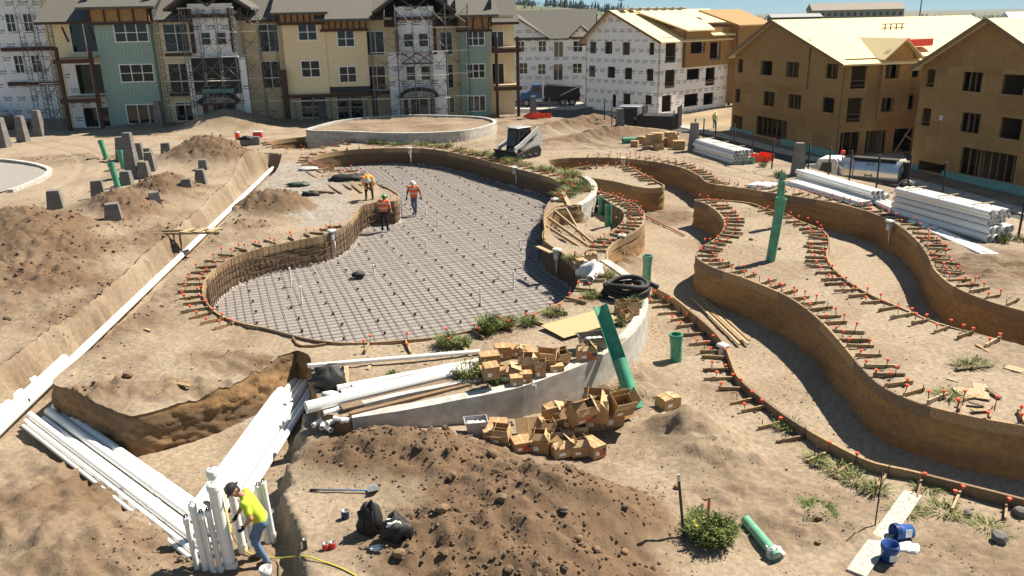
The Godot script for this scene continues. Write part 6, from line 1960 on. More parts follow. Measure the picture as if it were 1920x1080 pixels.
func build_vehicles():
	rng.seed = 33
	build_loader()
	var steel := mat(lin(0.62, 0.62, 0.62), 0.22, null, 1, null, 1, 0.9)
	var navy := mat(lin(0.03, 0.09, 0.24), 0.35)
	# dump truck, nose to the left
	var t := truck_base("dump truck with a blue cab and black tipping body before the garages", "dump_truck", Vector3(5.569, -2.55, -109.61), 0.0)
	part(t, "hood", side_prism([-4.0, 0.7, -3.9, 1.75, -2.6, 1.9, -2.6, 0.6], -0.75, 0.75), navy)
	part(t, "grille", box_mesh(Vector3(0.08, 0.9, 1.0)), steel, at(Vector3(-4.02, 1.2, 0)))
	part(t, "bumper", box_mesh(Vector3(0.25, 0.4, 2.2), 0.05), steel, at(Vector3(-4.1, 0.55, 0)))
	var cab := part(t, "cab", side_prism([-2.65, 0.7, -2.65, 1.9, -2.35, 2.75, -1.2, 2.8, -1.1, 0.7], -0.95, 0.95), navy)
	part(cab, "side_window", box_mesh(Vector3(0.8, 0.6, 0.04)), M.glass_dark, at(Vector3(-1.85, 2.2, 0.96)))
	part(cab, "windscreen", side_prism([-2.66, 2.0, -2.42, 2.65, -2.4, 2.65, -2.62, 2.0], -0.8, 0.8), M.glass_dark)
	for s in [-1.0, 1.0]: part(t, "exhaust_stack", side_prism([-1.1, 0.9, -1.1, 3.2, -0.9, 3.2, -0.9, 0.9], s * 0.9 - 0.1, s * 0.9 + 0.1), steel)
	part(t, "fuel_tank", box_mesh(Vector3(1.4, 0.6, 0.5), 0.2), steel, at(Vector3(-1.6, 0.75, 1.0)))
	part(t, "tipping_body", side_prism([-0.8, 1.2, -0.9, 2.4, -0.4, 2.75, 3.6, 2.4, 3.9, 1.2, 0.2, 1.0], -1.15, 1.15), M.black)
	part(t, "body_rib", box_mesh(Vector3(4.2, 0.12, 2.36)), M.dark_steel, at(Vector3(1.5, 2.32, 0)))
	part(t, "chassis", box_mesh(Vector3(7.4, 0.3, 0.9)), M.dark_steel, at(Vector3(-0.1, 0.8, 0)))
	for x in [-3.2, 1.6, 2.8]:
		for s in [-1.0, 1.0]: wheel(t, Vector3(x, 0.5, s * 0.98), 0.5, 0.34)
	part(t, "tail_prop", side_prism([1.2, 1.4, 1.3, 1.35, 3.8, 2.5, 3.75, 2.6], 1.17, 1.22), steel)
	# black flatbed behind the wing wall
	t = truck_base("black flatbed truck with pale roof racks half hidden by the fence pillar", "flatbed_truck", Vector3(11.804, -1.6, -72.535), -0.35)
	part(t, "bed", box_mesh(Vector3(3.6, 1.1, 2.2), 0.04), M.black, at(Vector3(1.4, 1.3, 0)))
	for k in 4: part(t, "bed_rib", box_mesh(Vector3(0.1, 1.1, 2.3)), M.dark_steel, at(Vector3(0.1 + 0.9 * k, 1.3, 0)))
	cab = part(t, "cab", side_prism([-3.4, 0.5, -3.4, 1.4, -2.3, 1.6, -1.9, 2.4, -0.7, 2.45, -0.5, 0.5], -0.95, 0.95), M.black)
	part(cab, "windscreen", side_prism([-2.3, 1.62, -1.95, 2.32, -1.9, 2.32, -2.26, 1.62], -0.8, 0.8), M.glass_dark)
	for k in 2: part(t, "roof_rack", box_mesh(Vector3(1.8, 0.08, 0.5)), M.white, at(Vector3(-1.1, 2.52, -0.5 + 0.9 * k)))
	part(t, "roof_board", box_mesh(Vector3(2.2, 0.06, 0.45)), navy, at(Vector3(-1.3, 2.56, 0.0)))
	for k in 2: part(t, "hoop", side_prism([0.1 + k * 3.0, 1.8, 0.1 + k * 3.0, 2.6, 0.2 + k * 3.0, 2.6, 0.2 + k * 3.0, 1.8], -1.05, -0.95 + 2.0), M.dark_steel)
	for x in [-2.4, 2.0]:
		for s in [-1.0, 1.0]: wheel(t, Vector3(x, 0.42, s * 0.95), 0.42, 0.28)
	# tanker: x runs to its tail
	var a := Vector3(21.233, -3.4, -57.279)
	var e := Vector3(26.155, -3.5, -53.597)
	t = truck_base("small tanker truck with a polished tank and white cab on the road", "tanker_truck", (a + e) * 0.5, -atan2(e.z - a.z, e.x - a.x))
	cab = part(t, "cab", side_prism([-3.0, 0.55, -3.0, 1.15, -2.7, 1.35, -2.3, 2.25, -1.2, 2.35, -1.0, 2.2, -1.0, 0.55], -0.95, 0.95), M.white)
	part(cab, "side_window", side_prism([-2.25, 1.4, -2.0, 2.05, -1.4, 2.1, -1.35, 1.4], 0.95, 0.965), M.glass_dark)
	part(cab, "open_door", box_mesh(Vector3(0.9, 1.5, 0.06), 0.02), M.white, Transform3D(Basis(Vector3.UP, 0.9), Vector3(-2.6, 1.2, 1.3)))
	part(cab, "beacon", box_mesh(Vector3(0.25, 0.25, 0.25), 0.05), M.cap, at(Vector3(-0.9, 2.75, 0.3)))
	part(cab, "beacon_post", box_mesh(Vector3(0.05, 0.5, 0.05)), M.black, at(Vector3(-0.9, 2.45, 0.3)))
	var b := Sh.new(true)
	b.lathe(Vector3.ZERO, [[0, -2.0], [0.75, -1.98], [0.86, -1.9], [0.86, 1.9]], 28, Basis(Vector3(0, 0, 1), -PI / 2))
	var tank := part(t, "tank", b.done(), steel, at(Vector3(1.0, 1.5, 0)))
	b = Sh.new()
	b.lathe(Vector3.ZERO, [[0, 1.94], [0.87, 1.93], [0.87, 1.86]], 28, Basis(Vector3(0, 0, 1), -PI / 2))
	part(tank, "end_plate", b.done(), M.black)
	for k in 2: part(tank, "hazard_mark", box_mesh(Vector3(0.02, 0.35, 0.4), 0.0), [M.galv, M.red][k], Transform3D(Basis(Vector3.RIGHT, 0.78), Vector3(1.955, 0.3 - 0.7 * k, 0.05 - 0.1 * k)))
	for k in 2: part(tank, "tank_band", b_ring(0.875, 0.06), M.galv, at(Vector3(-1.0 + 1.6 * k, 0, 0)))
	var lad := Sh.new()
	for s in [-0.2, 0.2]: lad.bar(Vector3(s, -0.2, 0.93), Vector3(s, 0.85, 0.55), 0.03, 0.03)
	for k in 4: lad.bar(Vector3(-0.2, -0.1 + 0.25 * k, 0.9 - 0.09 * k), Vector3(0.2, -0.1 + 0.25 * k, 0.9 - 0.09 * k), 0.03, 0.03)
	part(tank, "ladder", lad.done(), M.dark_steel)
	part(t, "deck_rack", box_mesh(Vector3(2.8, 0.12, 0.7)), M.black, at(Vector3(1.2, 2.42, 0)))
	part(t, "rear_cabinet", box_mesh(Vector3(0.5, 1.6, 0.4), 0.03), M.black, at(Vector3(3.1, 1.5, -0.3)))
	part(t, "pump", box_mesh(Vector3(0.7, 0.6, 1.3), 0.1), M.dark_steel, at(Vector3(3.4, 0.8, 0.1)))
	b = Sh.new(true)
	var hp := []
	for k in 12: hp.append(Vector3(3.4 + 0.5 * cos(PI * k / 11.0), 0.7 + 0.6 * sin(PI * k / 11.0), 0.75))
	b.tube(hp, 0.05, 8)
	part(t, "hose", b.done(), M.galv)
	part(t, "chassis", box_mesh(Vector3(6.0, 0.25, 0.9)), M.dark_steel, at(Vector3(0.2, 0.65, 0)))
	for x in [-2.2, 2.0]:
		for s in [-1.0, 1.0]: wheel(t, Vector3(x, 0.45, s * 0.9), 0.45, 0.3)
	# parked cars at the far left
	for k in 4:
		var p: Vector3 = [Vector3(-55.5, -0.1, -88.0), Vector3(-50.5, 0.0, -80.0), Vector3(-45.0, -0.2, -73.5), Vector3(-56.5, 0, -81)][k]
		var m: StandardMaterial3D = [mat(lin(0.3, 0.3, 0.31), 0.3), M.white, mat(lin(0.02, 0.022, 0.026), 0.25), mat(lin(0.35, 0.03, 0.03), 0.3)][k]
		t = thing("parked_car", ["silver car parked at the far left below the white wing", "white car parked before the scaffold tower", "dark car parked behind the tall left pillars", "red car at the far left edge"][k], "car", p, [0.2, 0.1, 0.3, 0.2][k], "cars parked at the far left")
		part(t, "body", side_prism([-2.2, 0.3, -2.25, 0.75, -1.4, 0.9, 1.6, 0.92, 2.2, 0.75, 2.2, 0.3], -0.88, 0.88), m)
		var cb := part(t, "cabin", side_prism([-1.3, 0.88, -0.6, 1.42, 0.9, 1.45, 1.6, 0.9], -0.78, 0.78), m)
		part(cb, "side_glass", side_prism([-1.0, 0.95, -0.5, 1.34, 0.85, 1.36, 1.3, 0.95], -0.79, 0.79), M.glass_dark)
		for x in [-1.4, 1.4]:
			for s in [-1.0, 1.0]: wheel(t, Vector3(x, 0.32, s * 0.8), 0.32, 0.2)

func b_ring(r: float, w: float) -> Mesh:
	var b := Sh.new(true)
	b.lathe(Vector3.ZERO, [[r - 0.02, -w / 2], [r, -w / 2], [r, w / 2], [r - 0.02, w / 2]], 28, Basis(Vector3(0, 0, 1), -PI / 2))
	return b.done()

# ---------------------------------------------------------------- cartons and other small things
func carton(p: Vector3, turn: float, s: Vector3, label: String, open := 0.0, tilt := 0.0, flag := false, group := "", roll := 0.0, paper := true):
	var t := thing("cardboard_box", label, "cardboard box", p, turn, group)
	var m: Material = M.card if int(absf(p.x * 37.0)) % 2 else M.card2
	var xf := Transform3D(Basis(Vector3.RIGHT, tilt) * Basis(Vector3(0, 0, 1), roll), Vector3(0, 0.5 * (absf(sin(tilt)) * s.z + absf(sin(roll)) * s.x) * 0.9, 0))
	var b := Sh.new()
	var th := 0.012
	b.box(Vector3(0, th / 2, 0), Vector3(s.x, th, s.z))
	for k in [-1.0, 1.0]:
		b.box(Vector3(k * (s.x - th) / 2, s.y / 2 + th * 0.5, 0), Vector3(th, s.y - th, s.z))
		b.box(Vector3(0, s.y / 2 + th * 0.5, k * (s.z - th) / 2), Vector3(s.x - 2 * th, s.y - th, th))
	if open <= 0.0: b.box(Vector3(0, s.y + th * 0.5, 0), Vector3(s.x, th, s.z))
	part(t, "body", b.done(), m, xf)
	if open > 0.0:
		for k in 4:
			var ax := k < 2
			var sg := 1.0 if k % 2 else -1.0
			var w := s.z if ax else s.x
			var d := (s.x if ax else s.z) * 0.48
			var ang := open * rng.randf_range(0.6, 1.25)
			var hinge := Vector3(sg * s.x / 2, s.y, 0) if ax else Vector3(0, s.y, sg * s.z / 2)
			var dir := (Vector3(-sg * cos(ang), sin(ang), 0) if ax else Vector3(0, sin(ang), -sg * cos(ang)))
			var fb := Sh.new()
			fb.bar(hinge + dir * 0.01, hinge + dir * d, w * 0.97 if true else 0.0, 0.008, dir.cross(Vector3(0, 0, 1) if ax else Vector3(1, 0, 0)))
			part(t, "flap", fb.done(), M.card_in if k % 2 else m, xf)
	else:
		part(t, "tape", box_mesh(Vector3(0.05, 0.004, snappedf(s.z, 0.01))), M.card_in, xf * at(Vector3(0, s.y + th + 0.001, 0)))
	if paper: part(t, "paper_label", box_mesh(Vector3(snappedf(s.x * 0.28, 0.01), snappedf(s.y * 0.3, 0.01), 0.004)), M.paper, xf * at(Vector3(-s.x * 0.18, s.y * 0.42, s.z / 2 + 0.002)))
	if flag:
		for k in 4: part(t, "printed_stripe", box_mesh(Vector3(snappedf(s.x * 0.5, 0.01), 0.022, 0.004)), M.red, xf * at(Vector3(s.x * 0.16, s.y * (0.25 + 0.16 * k), s.z / 2 + 0.003)))
		part(t, "printed_corner", box_mesh(Vector3(snappedf(s.x * 0.2, 0.01), snappedf(s.y * 0.3, 0.01), 0.005)), mat(lin(0.05, 0.07, 0.14), 0.8), xf * at(Vector3(s.x * 0.33, s.y * 0.66, s.z / 2 + 0.004)))
	return t

func build_cartons():
	rng.seed = 41
	var g := "cartons on the deck behind the retaining wall"
	carton(Vector3(-0.61, 0, -18.989), 0.2, Vector3(0.5, 0.42, 0.4), "tall plain carton at the left end of the deck pile", 0.0, 0, false, g)
	carton(Vector3(-0.276, 0, -19.655), 0.1, Vector3(0.42, 0.36, 0.36), "pale-topped carton behind the tall plain one", 0.0, 0, false, g)
	carton(Vector3(0.171, 0, -19.772), -0.2, Vector3(0.52, 0.26, 0.4), "flat carton carrying a small striped one", 0.0, 0, false, g)
	carton(Vector3(0.165, 0.275, -19.125), -0.4, Vector3(0.24, 0.24, 0.22), "small carton standing on the flat one at the back", 0.7, 0, true, g)
	carton(Vector3(-0.637, 0, -18.347), 0.4, Vector3(0.4, 0.3, 0.34), "carton leaning into the weeds at the pile's near left", 0.0, 0.25, false, g)
	carton(Vector3(-0.553, 0.31, -17.819), 0.3, Vector3(0.36, 0.32, 0.3), "carton with a white label stacked askew", 0.0, 0.15, false, g)
	carton(Vector3(-0.114, 0, -18.32), 0.1, Vector3(0.6, 0.3, 0.42), "wide crumpled carton in the middle of the deck pile", 0.5, 0, false, g)
	carton(Vector3(0.378, 0, -18.611), -0.1, Vector3(0.52, 0.34, 0.4), "open carton of white fittings in the deck pile", 1.2, 0, false, g)
	carton(Vector3(0.052, 0, -17.945), 0.15, Vector3(0.3, 0.26, 0.26), "small carton nearest the wall, left of the white cups", 0.0, 0, false, g)
	carton(Vector3(0.287, 0, -18.115), 0.1, Vector3(0.3, 0.28, 0.26), "small carton second from the white cups", 0.0, 0, false, g)
	carton(Vector3(0.648, 0, -18.407), 0.0, Vector3(0.28, 0.34, 0.26), "upright open carton right of the white cups", 1.4, 0, false, g)
	carton(Vector3(0.833, 0, -18.979), -0.3, Vector3(0.55, 0.3, 0.42), "wide-open carton with tall flaps behind the small ones", 1.9, 0, false, g)
	carton(Vector3(1.154, 0, -19.163), 0.5, Vector3(0.4, 0.3, 0.3), "torn carton lying on its side at the pile's right", 1.6, 0.5, false, g)
	carton(Vector3(1.061, 0, -18.737), 0.15, Vector3(0.34, 0.2, 0.3), "low neat carton on the deck's edge", 0.0, 0, false, g)
	carton(Vector3(1.883, 0.06, -19.397), 0.12, Vector3(0.5, 0.26, 0.32), "half-open carton with red stripes on top of the wall", 0.9, 0, true, g)
	carton(Vector3(3.634, 0, -24.184), -0.1, Vector3(0.44, 0.28, 0.36), "open carton beside the black hose coil", 1.0, 0, false, g)
	carton(Vector3(3.238, 0, -22.843), 0.2, Vector3(0.36, 0.26, 0.3), "dark open carton between the strand-board sheet and the wall", 1.5, 0, false, g)
	carton(Vector3(3.541, 0, -22.64), 0.1, Vector3(0.34, 0.32, 0.3), "standing carton with raised flaps near the wall's bend", 1.7, 0, false, g)
	carton(Vector3(3.219, 0, -22.123), 0.6, Vector3(0.34, 0.22, 0.26), "crushed carton below the standing one at the bend", 1.4, 0.4, false, g)
	carton(Vector3(2.801, 0, -27.596), 0.1, Vector3(0.4, 0.5, 0.34), "tall carton by the white duct near the plywood", 0.8, 0, false, g)
	carton(Vector3(2.525, 0, -27.88), 0.4, Vector3(0.42, 0.24, 0.34), "low carton by the white duct near the plywood", 0.0, 0, false, g)
	g = "cartons dumped at the foot of the retaining wall"
	var L := -0.86
	carton(Vector3(0.962, -0.86, -17.743), 0.3, Vector3(0.55, 0.36, 0.4), "bulging round-topped carton against the wall face", 0.3, 0.2, false, g)
	carton(Vector3(1.484, -0.45, -16.931), 0.5, Vector3(0.6, 0.44, 0.42), "large striped carton tipped up at the top of the dump", 0.9, 0.65, true, g)
	carton(Vector3(1.9, -0.5, -17.141), -0.2, Vector3(0.6, 0.44, 0.46), "large open carton beside the striped one", 1.5, 0.35, false, g)
	carton(Vector3(1.859, -0.86, -17.43), 0.1, Vector3(0.55, 0.42, 0.42), "carton standing under the large open one", 0.0, 0, false, g)
	carton(Vector3(2.292, -0.86, -17.545), 0.2, Vector3(0.52, 0.42, 0.42), "carton with a torn front beside the leaning green pipe", 1.2, 0.15, false, g)
	carton(Vector3(2.609, -0.86, -17.722), 0.7, Vector3(0.5, 0.5, 0.36), "tall carton slumped against the green pipe's foot", 1.3, -0.35, false, g)
	carton(Vector3(2.441, -0.45, -17.289), 0.4, Vector3(0.55, 0.3, 0.4), "carton wedged behind the green pipe", 1.6, 0.5, false, g)
	carton(Vector3(1.348, -0.86, -17.4), -0.3, Vector3(0.5, 0.4, 0.4), "open box-in-box carton in the middle of the dump", 1.5, 0, false, g)
	carton(Vector3(0.866, -0.8, -17.151), 0.4, Vector3(0.4, 0.32, 0.32), "carton with one long flap left of the box-in-box", 2.2, 0.2, false, g)
	carton(Vector3(0.299, -0.75, -16.979), 0.15, Vector3(0.55, 0.12, 0.42), "flattened striped carton tipped against the wall", 0.0, 1.0, true, g)
	carton(Vector3(-0.388, -0.55, -16.791), -0.1, Vector3(0.42, 0.2, 0.34), "striped carton on the soil beside the grey tub", 0.0, 0.15, true, g)
	carton(Vector3(-0.313, -0.6, -16.33), -0.25, Vector3(0.42, 0.22, 0.32), "open carton sinking in the soil by the tub", 1.3, 0.25, false, g)
	carton(Vector3(-0.59, -0.55, -16.497), 0.2, Vector3(0.3, 0.18, 0.26), "small carton half under the tub", 0.0, 0.1, false, g)
	carton(Vector3(0.125, -0.7, -16.154), 0.3, Vector3(0.42, 0.24, 0.34), "striped carton at the near left of the dump", 0.0, 0.12, true, g)
	carton(Vector3(0.554, -0.8, -16.218), -0.15, Vector3(0.42, 0.34, 0.34), "open carton with white scraps at the near edge", 1.5, 0, false, g)
	carton(Vector3(0.761, -0.8, -16.796), 0.2, Vector3(0.36, 0.3, 0.3), "carton behind the one with white scraps", 1.2, 0, false, g)
	carton(Vector3(0.956, -0.84, -16.562), 0.1, Vector3(0.3, 0.26, 0.26), "small carton in the middle of the near row", 1.0, 0, false, g)
	carton(Vector3(1.217, -0.86, -16.635), -0.1, Vector3(0.3, 0.28, 0.26), "small closed carton right of the middle", 0.0, 0, false, g)
	carton(Vector3(1.509, -0.86, -16.772), 0.0, Vector3(0.32, 0.28, 0.28), "small carton with a standing flap near the right end", 1.3, 0, false, g)
	carton(Vector3(1.059, -0.8, -16.102), 0.35, Vector3(0.56, 0.22, 0.4), "wide open carton with curled flaps at the near edge", 0.6, 0, false, g)
	carton(Vector3(1.42, -0.84, -16.157), 0.2, Vector3(0.42, 0.24, 0.36), "open carton beside the long closed one", 1.0, 0, false, g)
	carton(Vector3(1.713, -0.86, -16.227), 0.55, Vector3(0.34, 0.28, 0.6), "long closed carton with a dark crest, nearest right", 0.0, 0, true, g)
	carton(grounded(Vector3(3.817, -0.88, -18.389)), 0.5, Vector3(0.5, 0.26, 0.4), "lone carton on the sand beside the soil heap", 0.15, 0, false, "")
	g = "cartons by the far white pipes"
	var far := [[Vector3(8.519, 0, -55.547), 0.5, 0.4, "smallest, alone at the left"], [Vector3(9.212, 0, -57.199), 0.5, 0.45, "second from the left"], [Vector3(9.557, 0, -56.134), 0.75, 0.55, "large one left of the middle"], [Vector3(9.392, 0.5, -54.174), 0.6, 0.5, "stacked on the large left one"], [Vector3(9.815, 0.6, -54.395), 0.8, 0.45, "topmost in the middle"], [Vector3(10.284, 0, -56.529), 0.7, 0.7, "tall one in the middle"], [Vector3(10.492, 0, -55.261), 0.65, 0.6, "front one in the middle"], [Vector3(10.952, 0.3, -55.854), 0.8, 0.6, "topmost at the right"], [Vector3(11.006, 0, -54.946), 0.7, 0.7, "open one right of the middle"], [Vector3(11.125, 0, -53.753), 0.75, 0.6, "nearest the white pipes"], [Vector3(9.786, 0, -53.712), 0.6, 0.25, "open tray lying in front"], [Vector3(9.104, 0, -54.039), 0.5, 0.2, "pale flat one lying in front"]]
	for k in far.size():
		carton(far[k][0], 0.3 * (k % 4) - 0.4, Vector3(far[k][1], far[k][2], far[k][1] * 0.8), "carton of the far heap by the white pipes, " + far[k][3], 1.3 if k in [8, 10] else 0.0, 0, false, g, 0, false)

func plank(label: String, a: Vector3, b: Vector3, w: float, h: float, m: Material, group := "", called := "plank"):
	var xf := along(a, b)
	var t := thing(called, label, "plank", xf.origin, 0, group)
	var L := a.distance_to(b)
	part(t, "board", box_mesh(Vector3(w, h, snappedf(L, 0.01)), 0.005), m, Transform3D(xf.basis, Vector3.ZERO))
	return t

func build_small():
	rng.seed = 42
	# corrugated hose coil
	var t := thing("hose_coil", "coil of thick black corrugated hose on the retaining wall", "hose", Vector3(3.563, 0, -24.396))
	for k in 5:
		var pts := []
		var r: float = [0.62, 0.6, 0.52, 0.44, 0.56][k]
		var y: float = [0.08, 0.22, 0.34, 0.2, 0.44][k]
		for i in 41:
			var a := TAU * i / 40.0
			pts.append(Vector3(cos(a) * r * 1.12 + 0.06 * sin(k * 2.0), y + 0.05 * sin(a * 2.0 + k), sin(a) * r * 0.95))
		var b := Sh.new(true)
		var rad := []
		for i in 161: rad.append(0.085 if i % 2 else 0.074)
		var fine := []
		for i in 161:
			var f := i / 4.0
			var q := mini(int(f), 39)
			fine.append((pts[q] as Vector3).lerp(pts[q + 1], f - q))
		b.tube(fine, rad, 10)
		part(t, "loop", b.done(), M.rubber)
	var tail := Sh.new(true)
	tail.tube([Vector3(0.3, 0.36, -0.5), Vector3(0.6, 0.38, -0.3), Vector3(0.85, 0.36, -0.05), Vector3(1.0, 0.33, 0.1)], 0.08, 10)
	part(t, "loop", tail.done(), M.rubber)
	# strand-board sheet and the plywood bracing
	t = thing("strand_board_sheet", "pale strand-board sheet lying on the deck behind the cartons", "board", Vector3(1.985, 0.12, -21.793))
	part(t, "sheet", box_mesh(Vector3(2.1, 0.018, 1.15)), M.osb_sheet, Transform3D(Basis(Vector3.UP, 0.55) * Basis(Vector3(0, 0, 1), 0.03), Vector3.ZERO))
	t = thing("plywood_bracing", "curved strand-board form with long slanting timber props at the pool's right", "formwork")
	strips(t, "sheet", curve([3.118, -37.385, 2.574, -37.438, 2.052, -37.038, 1.691, -36.199, 1.491, -34.975, 1.429, -33.077, 1.331, -31.364], 0.25), -0.03, 0.03, -1.1, 0.1, 1.2, [M.osb])
	for a in [[Vector3(2.028, 0, -36.599), Vector3(3.462, -0.35, -31.668)], [Vector3(1.711, 0, -35.156), Vector3(3.226, -0.3, -31.028)], [Vector3(1.53, 0, -33.806), Vector3(2.886, -0.2, -30.541)], [Vector3(2.186, 0.05, -36.803), Vector3(2.843, -0.85, -37.02)], [Vector3(2.576, 0.05, -36.765), Vector3(3.164, -0.7, -34.012)]]:
		var b := Sh.new()
		b.bar(a[0], a[1], 0.06, 0.12)
		part(t, "prop", b.done(), M.wood_pale)
	for a in [Vector3(1.647, 0, -35.78), Vector3(1.822, 0, -36.401), Vector3(2.144, 0, -36.918), Vector3(2.452, 0, -37.111)]: part(t, "stud", box_mesh(Vector3(0.09, 1.0, 0.09)), M.wood, at(a + Vector3(0.05, -0.5, -0.1)))
	for a in [[Vector3(2.661, 0.1, -40.675), Vector3(2.755, 0.1, -37.198), "leaning at the top of the bracing"], [Vector3(1.017, 0.08, -30.297), Vector3(1.5, 0.08, -29.355), "jutting over the pool below the bracing"]]:
		plank("pale plank " + a[2], a[0], a[1], 0.2, 0.04, M.wood_pale)
	# planks and pipes on the near deck
	plank("long brown plank beside the thick white pipe", Vector3(-3.927, 0.1, -16.77), Vector3(-1.444, 0.1, -18.109), 0.28, 0.06, M.wood_old)
	plank("weathered plank standing between two white pipes and the stem wall", Vector3(-3.699, 0.06, -16.496), Vector3(-1.076, 0.06, -17.933), 0.12, 0.1, M.wood2)
	plank("short plank upright under the single white pipe", Vector3(-4.345, 0.04, -19.572), Vector3(-4.074, 0.04, -18.189), 0.12, 0.04, M.wood_pale)
	plank("short plank under the far end of the single white pipe", Vector3(-1.463, 0.04, -20.81), Vector3(-1.126, 0.04, -19.749), 0.1, 0.04, M.wood_pale)
	var g := "white pipes lying on the near deck"
	pipe_thing("white_pipe", "single long white pipe nearest the pool rim", Vector3(-5.252, 0.1, -19.209), Vector3(-0.878, 0.1, -19.916), 0.06, M.pvc, g)
	pipe_thing("white_pipe", "thickest white pipe lying across the near deck", Vector3(-4.706, 0.16, -16.714), Vector3(-1.039, 0.16, -18.716), 0.14, M.pvc, g)
	pipe_thing("white_pipe", "white pipe under the thickest one", Vector3(-4.242, 0.08, -17.87), Vector3(-0.793, 0.08, -19.357), 0.08, M.pvc, g)
	pipe_thing("white_pipe", "second white pipe under the thickest one", Vector3(-4.093, 0.08, -17.627), Vector3(-1.278, 0.08, -18.91), 0.075, M.pvc, g)
	pipe_thing("white_pipe", "third white pipe, farthest from the retaining wall", Vector3(-3.893, 0.1, -17.93), Vector3(-1.529, 0.1, -19.078), 0.06, M.pvc, g)
	# bags and fittings
	lump("black_sack", "crumpled black plastic sack beside the white pipe ends", "sack", Vector3(-4.503, 0, -18.235), Vector3(0.42, 0.36, 0.34), M.black, 3)
	lump("dirty_rag", "crumpled white rag near the black sack", "rag", Vector3(-4.392, 0, -17.693), Vector3(0.2, 0.06, 0.12), M.paper, 4)
	var names := ["on top", "farthest left", "with its round mouth showing, left", "with its round mouth showing, right", "long one pointing to the wall", "at the right end", "under the pile"]
	var fp := [Vector3(-4.161, -0.05, -16.786), Vector3(-4.471, -0.3, -16.761), Vector3(-4.35, -0.3, -16.653), Vector3(-4.221, -0.3, -16.495), Vector3(-3.884, -0.1, -16.455), Vector3(-3.703, -0.1, -16.447), Vector3(-4.097, -0.2, -16.579)]
	for k in 7: pipe_thing("pipe_fitting", "short white fitting in the heap by the wall's end, " + names[k], fp[k] + Vector3(-0.16, 0.06, 0.08).rotated(Vector3.UP, k * 0.6), fp[k] + Vector3(0.16, 0.08, -0.08).rotated(Vector3.UP, k * 0.6), 0.06 if k != 4 else 0.05, M.pvc, "white fittings by the wall's end", 14, 0.06)
	lump("white_duct", "white flexible duct and sacking heaped beside the coiled hose", "duct", Vector3(2.702, 0, -26.597), Vector3(0.45, 0.4, 0.4), M.white, 8)
	pipe_thing("white_pipe", "short wide white pipe mouth in the duct heap", Vector3(2.569, 0.2, -25.616), Vector3(2.842, 0.3, -26.229), 0.13, M.pvc_grey)
	# storage tubs
	tub("storage_tub", "grey plastic tub standing in the soil at the wall's foot", grounded(Vector3(-0.885, -0.55, -16.661)), 0.15, 0.5, 0.36, mat(lin(0.36, 0.36, 0.37), 0.4))
	tub("storage_tub", "large brown-grey lidded tub on the wall behind the green pipe", Vector3(2.123, 0, -20.136), 0.25, 0.75, 0.42, mat(lin(0.2, 0.17, 0.14), 0.5))
	for k in 2: pipe_thing("white_cup", ["left one of two white cups on the wall", "right one of two white cups on the wall"][k], [Vector3(0.432, 0.06, -17.738), Vector3(0.48, 0.06, -17.647)][k], [Vector3(0.432, 0.06, -17.738), Vector3(0.48, 0.06, -17.647)][k] + Vector3(0, 0.1, 0), 0.045, M.white)
	# buckets, plank, stakes in the near right corner
	bucket("blue bucket standing upright at the plank's near end", Vector3(6.571, -0.88, -12.219), Basis.IDENTITY)
	bucket("blue bucket lying on its side beside the plank", Vector3(7.272, -0.74, -12.883), Basis(Vector3(0, 0.2, 1).normalized(), 1.5))
	plank("long paint-spattered white board lying by the blue buckets", Vector3(5.844, -0.84, -11.839), Vector3(7.987, -0.84, -14.282), 0.34, 0.05, M.board_white)
	lump("dirty_rag", "grubby white rag between the two blue buckets", "rag", Vector3(7.037, -0.86, -12.513), Vector3(0.22, 0.07, 0.14), M.paper, 5)
	var s := Sh.new(true)
	s.tube([Vector3(0, -0.2, 0), Vector3(0, 1.2, 0)], 0.014, 6)
	t = thing("steel_stake", "tall dark steel stake standing before the form near the buckets", "stake", Vector3(6.756, -0.88, -13.205))
	part(t, "rod", s.done(), M.steel)
	s = Sh.new()
	s.box(Vector3(0, 0.55, 0), Vector3(0.05, 1.5, 0.012))
	s.box(Vector3(0, 0.55, -0.018), Vector3(0.012, 1.5, 0.025))
	t = thing("fence_stake", "dark green steel fence stake leaning beside the flowering weeds", "stake", Vector3(3.078, -0.75, -12.9))
	t.rotation.z = 0.12
	part(t, "bar", s.done(), mat(lin(0.02, 0.035, 0.03), 0.5))
	part(t, "white_tip", box_mesh(Vector3(0.055, 0.14, 0.03)), M.white, at(Vector3(0, 1.24, -0.005)))
	t = thing("survey_stake", "wooden survey stake with an orange mark in the flowering weeds", "stake", Vector3(3.479, -0.75, -12.804))
	part(t, "lath", box_mesh(Vector3(0.045, 0.95, 0.02)), M.wood, at(Vector3(0, 0.4, 0)))
	part(t, "orange_mark", box_mesh(Vector3(0.05, 0.12, 0.026)), M.cap, at(Vector3(0, 0.72, 0)))
	plank("short plank under the lying pale green pipe", Vector3(4.111, -0.86, -13.272), Vector3(4.483, -0.86, -13.022), 0.1, 0.05, M.wood)
	lump("plastic_wrap", "clear plastic wrapped over the end of the green pipe", "plastic", Vector3(4.602, -0.84, -12.384), Vector3(0.16, 0.14, 0.14), M.white, 6)
	# shovel, packs, cans and gloves in the foreground
	var ha := grounded(Vector3(-4.096, -0.45, -14.195)) + Vector3(0, 0.03, 0)
	var hb := grounded(Vector3(-2.918, -0.45, -13.996)) + Vector3(0, 0.06, 0)
	t = thing("shovel", "shovel with a blue handle lying on the soil", "shovel", Vector3(-3.305, -0.3, -13.888))
	s = Sh.new(true)
	s.tube([ha - t.position, hb - t.position], 0.017, 8)
	part(t, "handle", s.done(), mat(lin(0.05, 0.13, 0.24), 0.5))
	s = Sh.new(true)
	s.tube([ha - t.position, ha.lerp(hb, 0.15) - t.position], 0.022, 8)
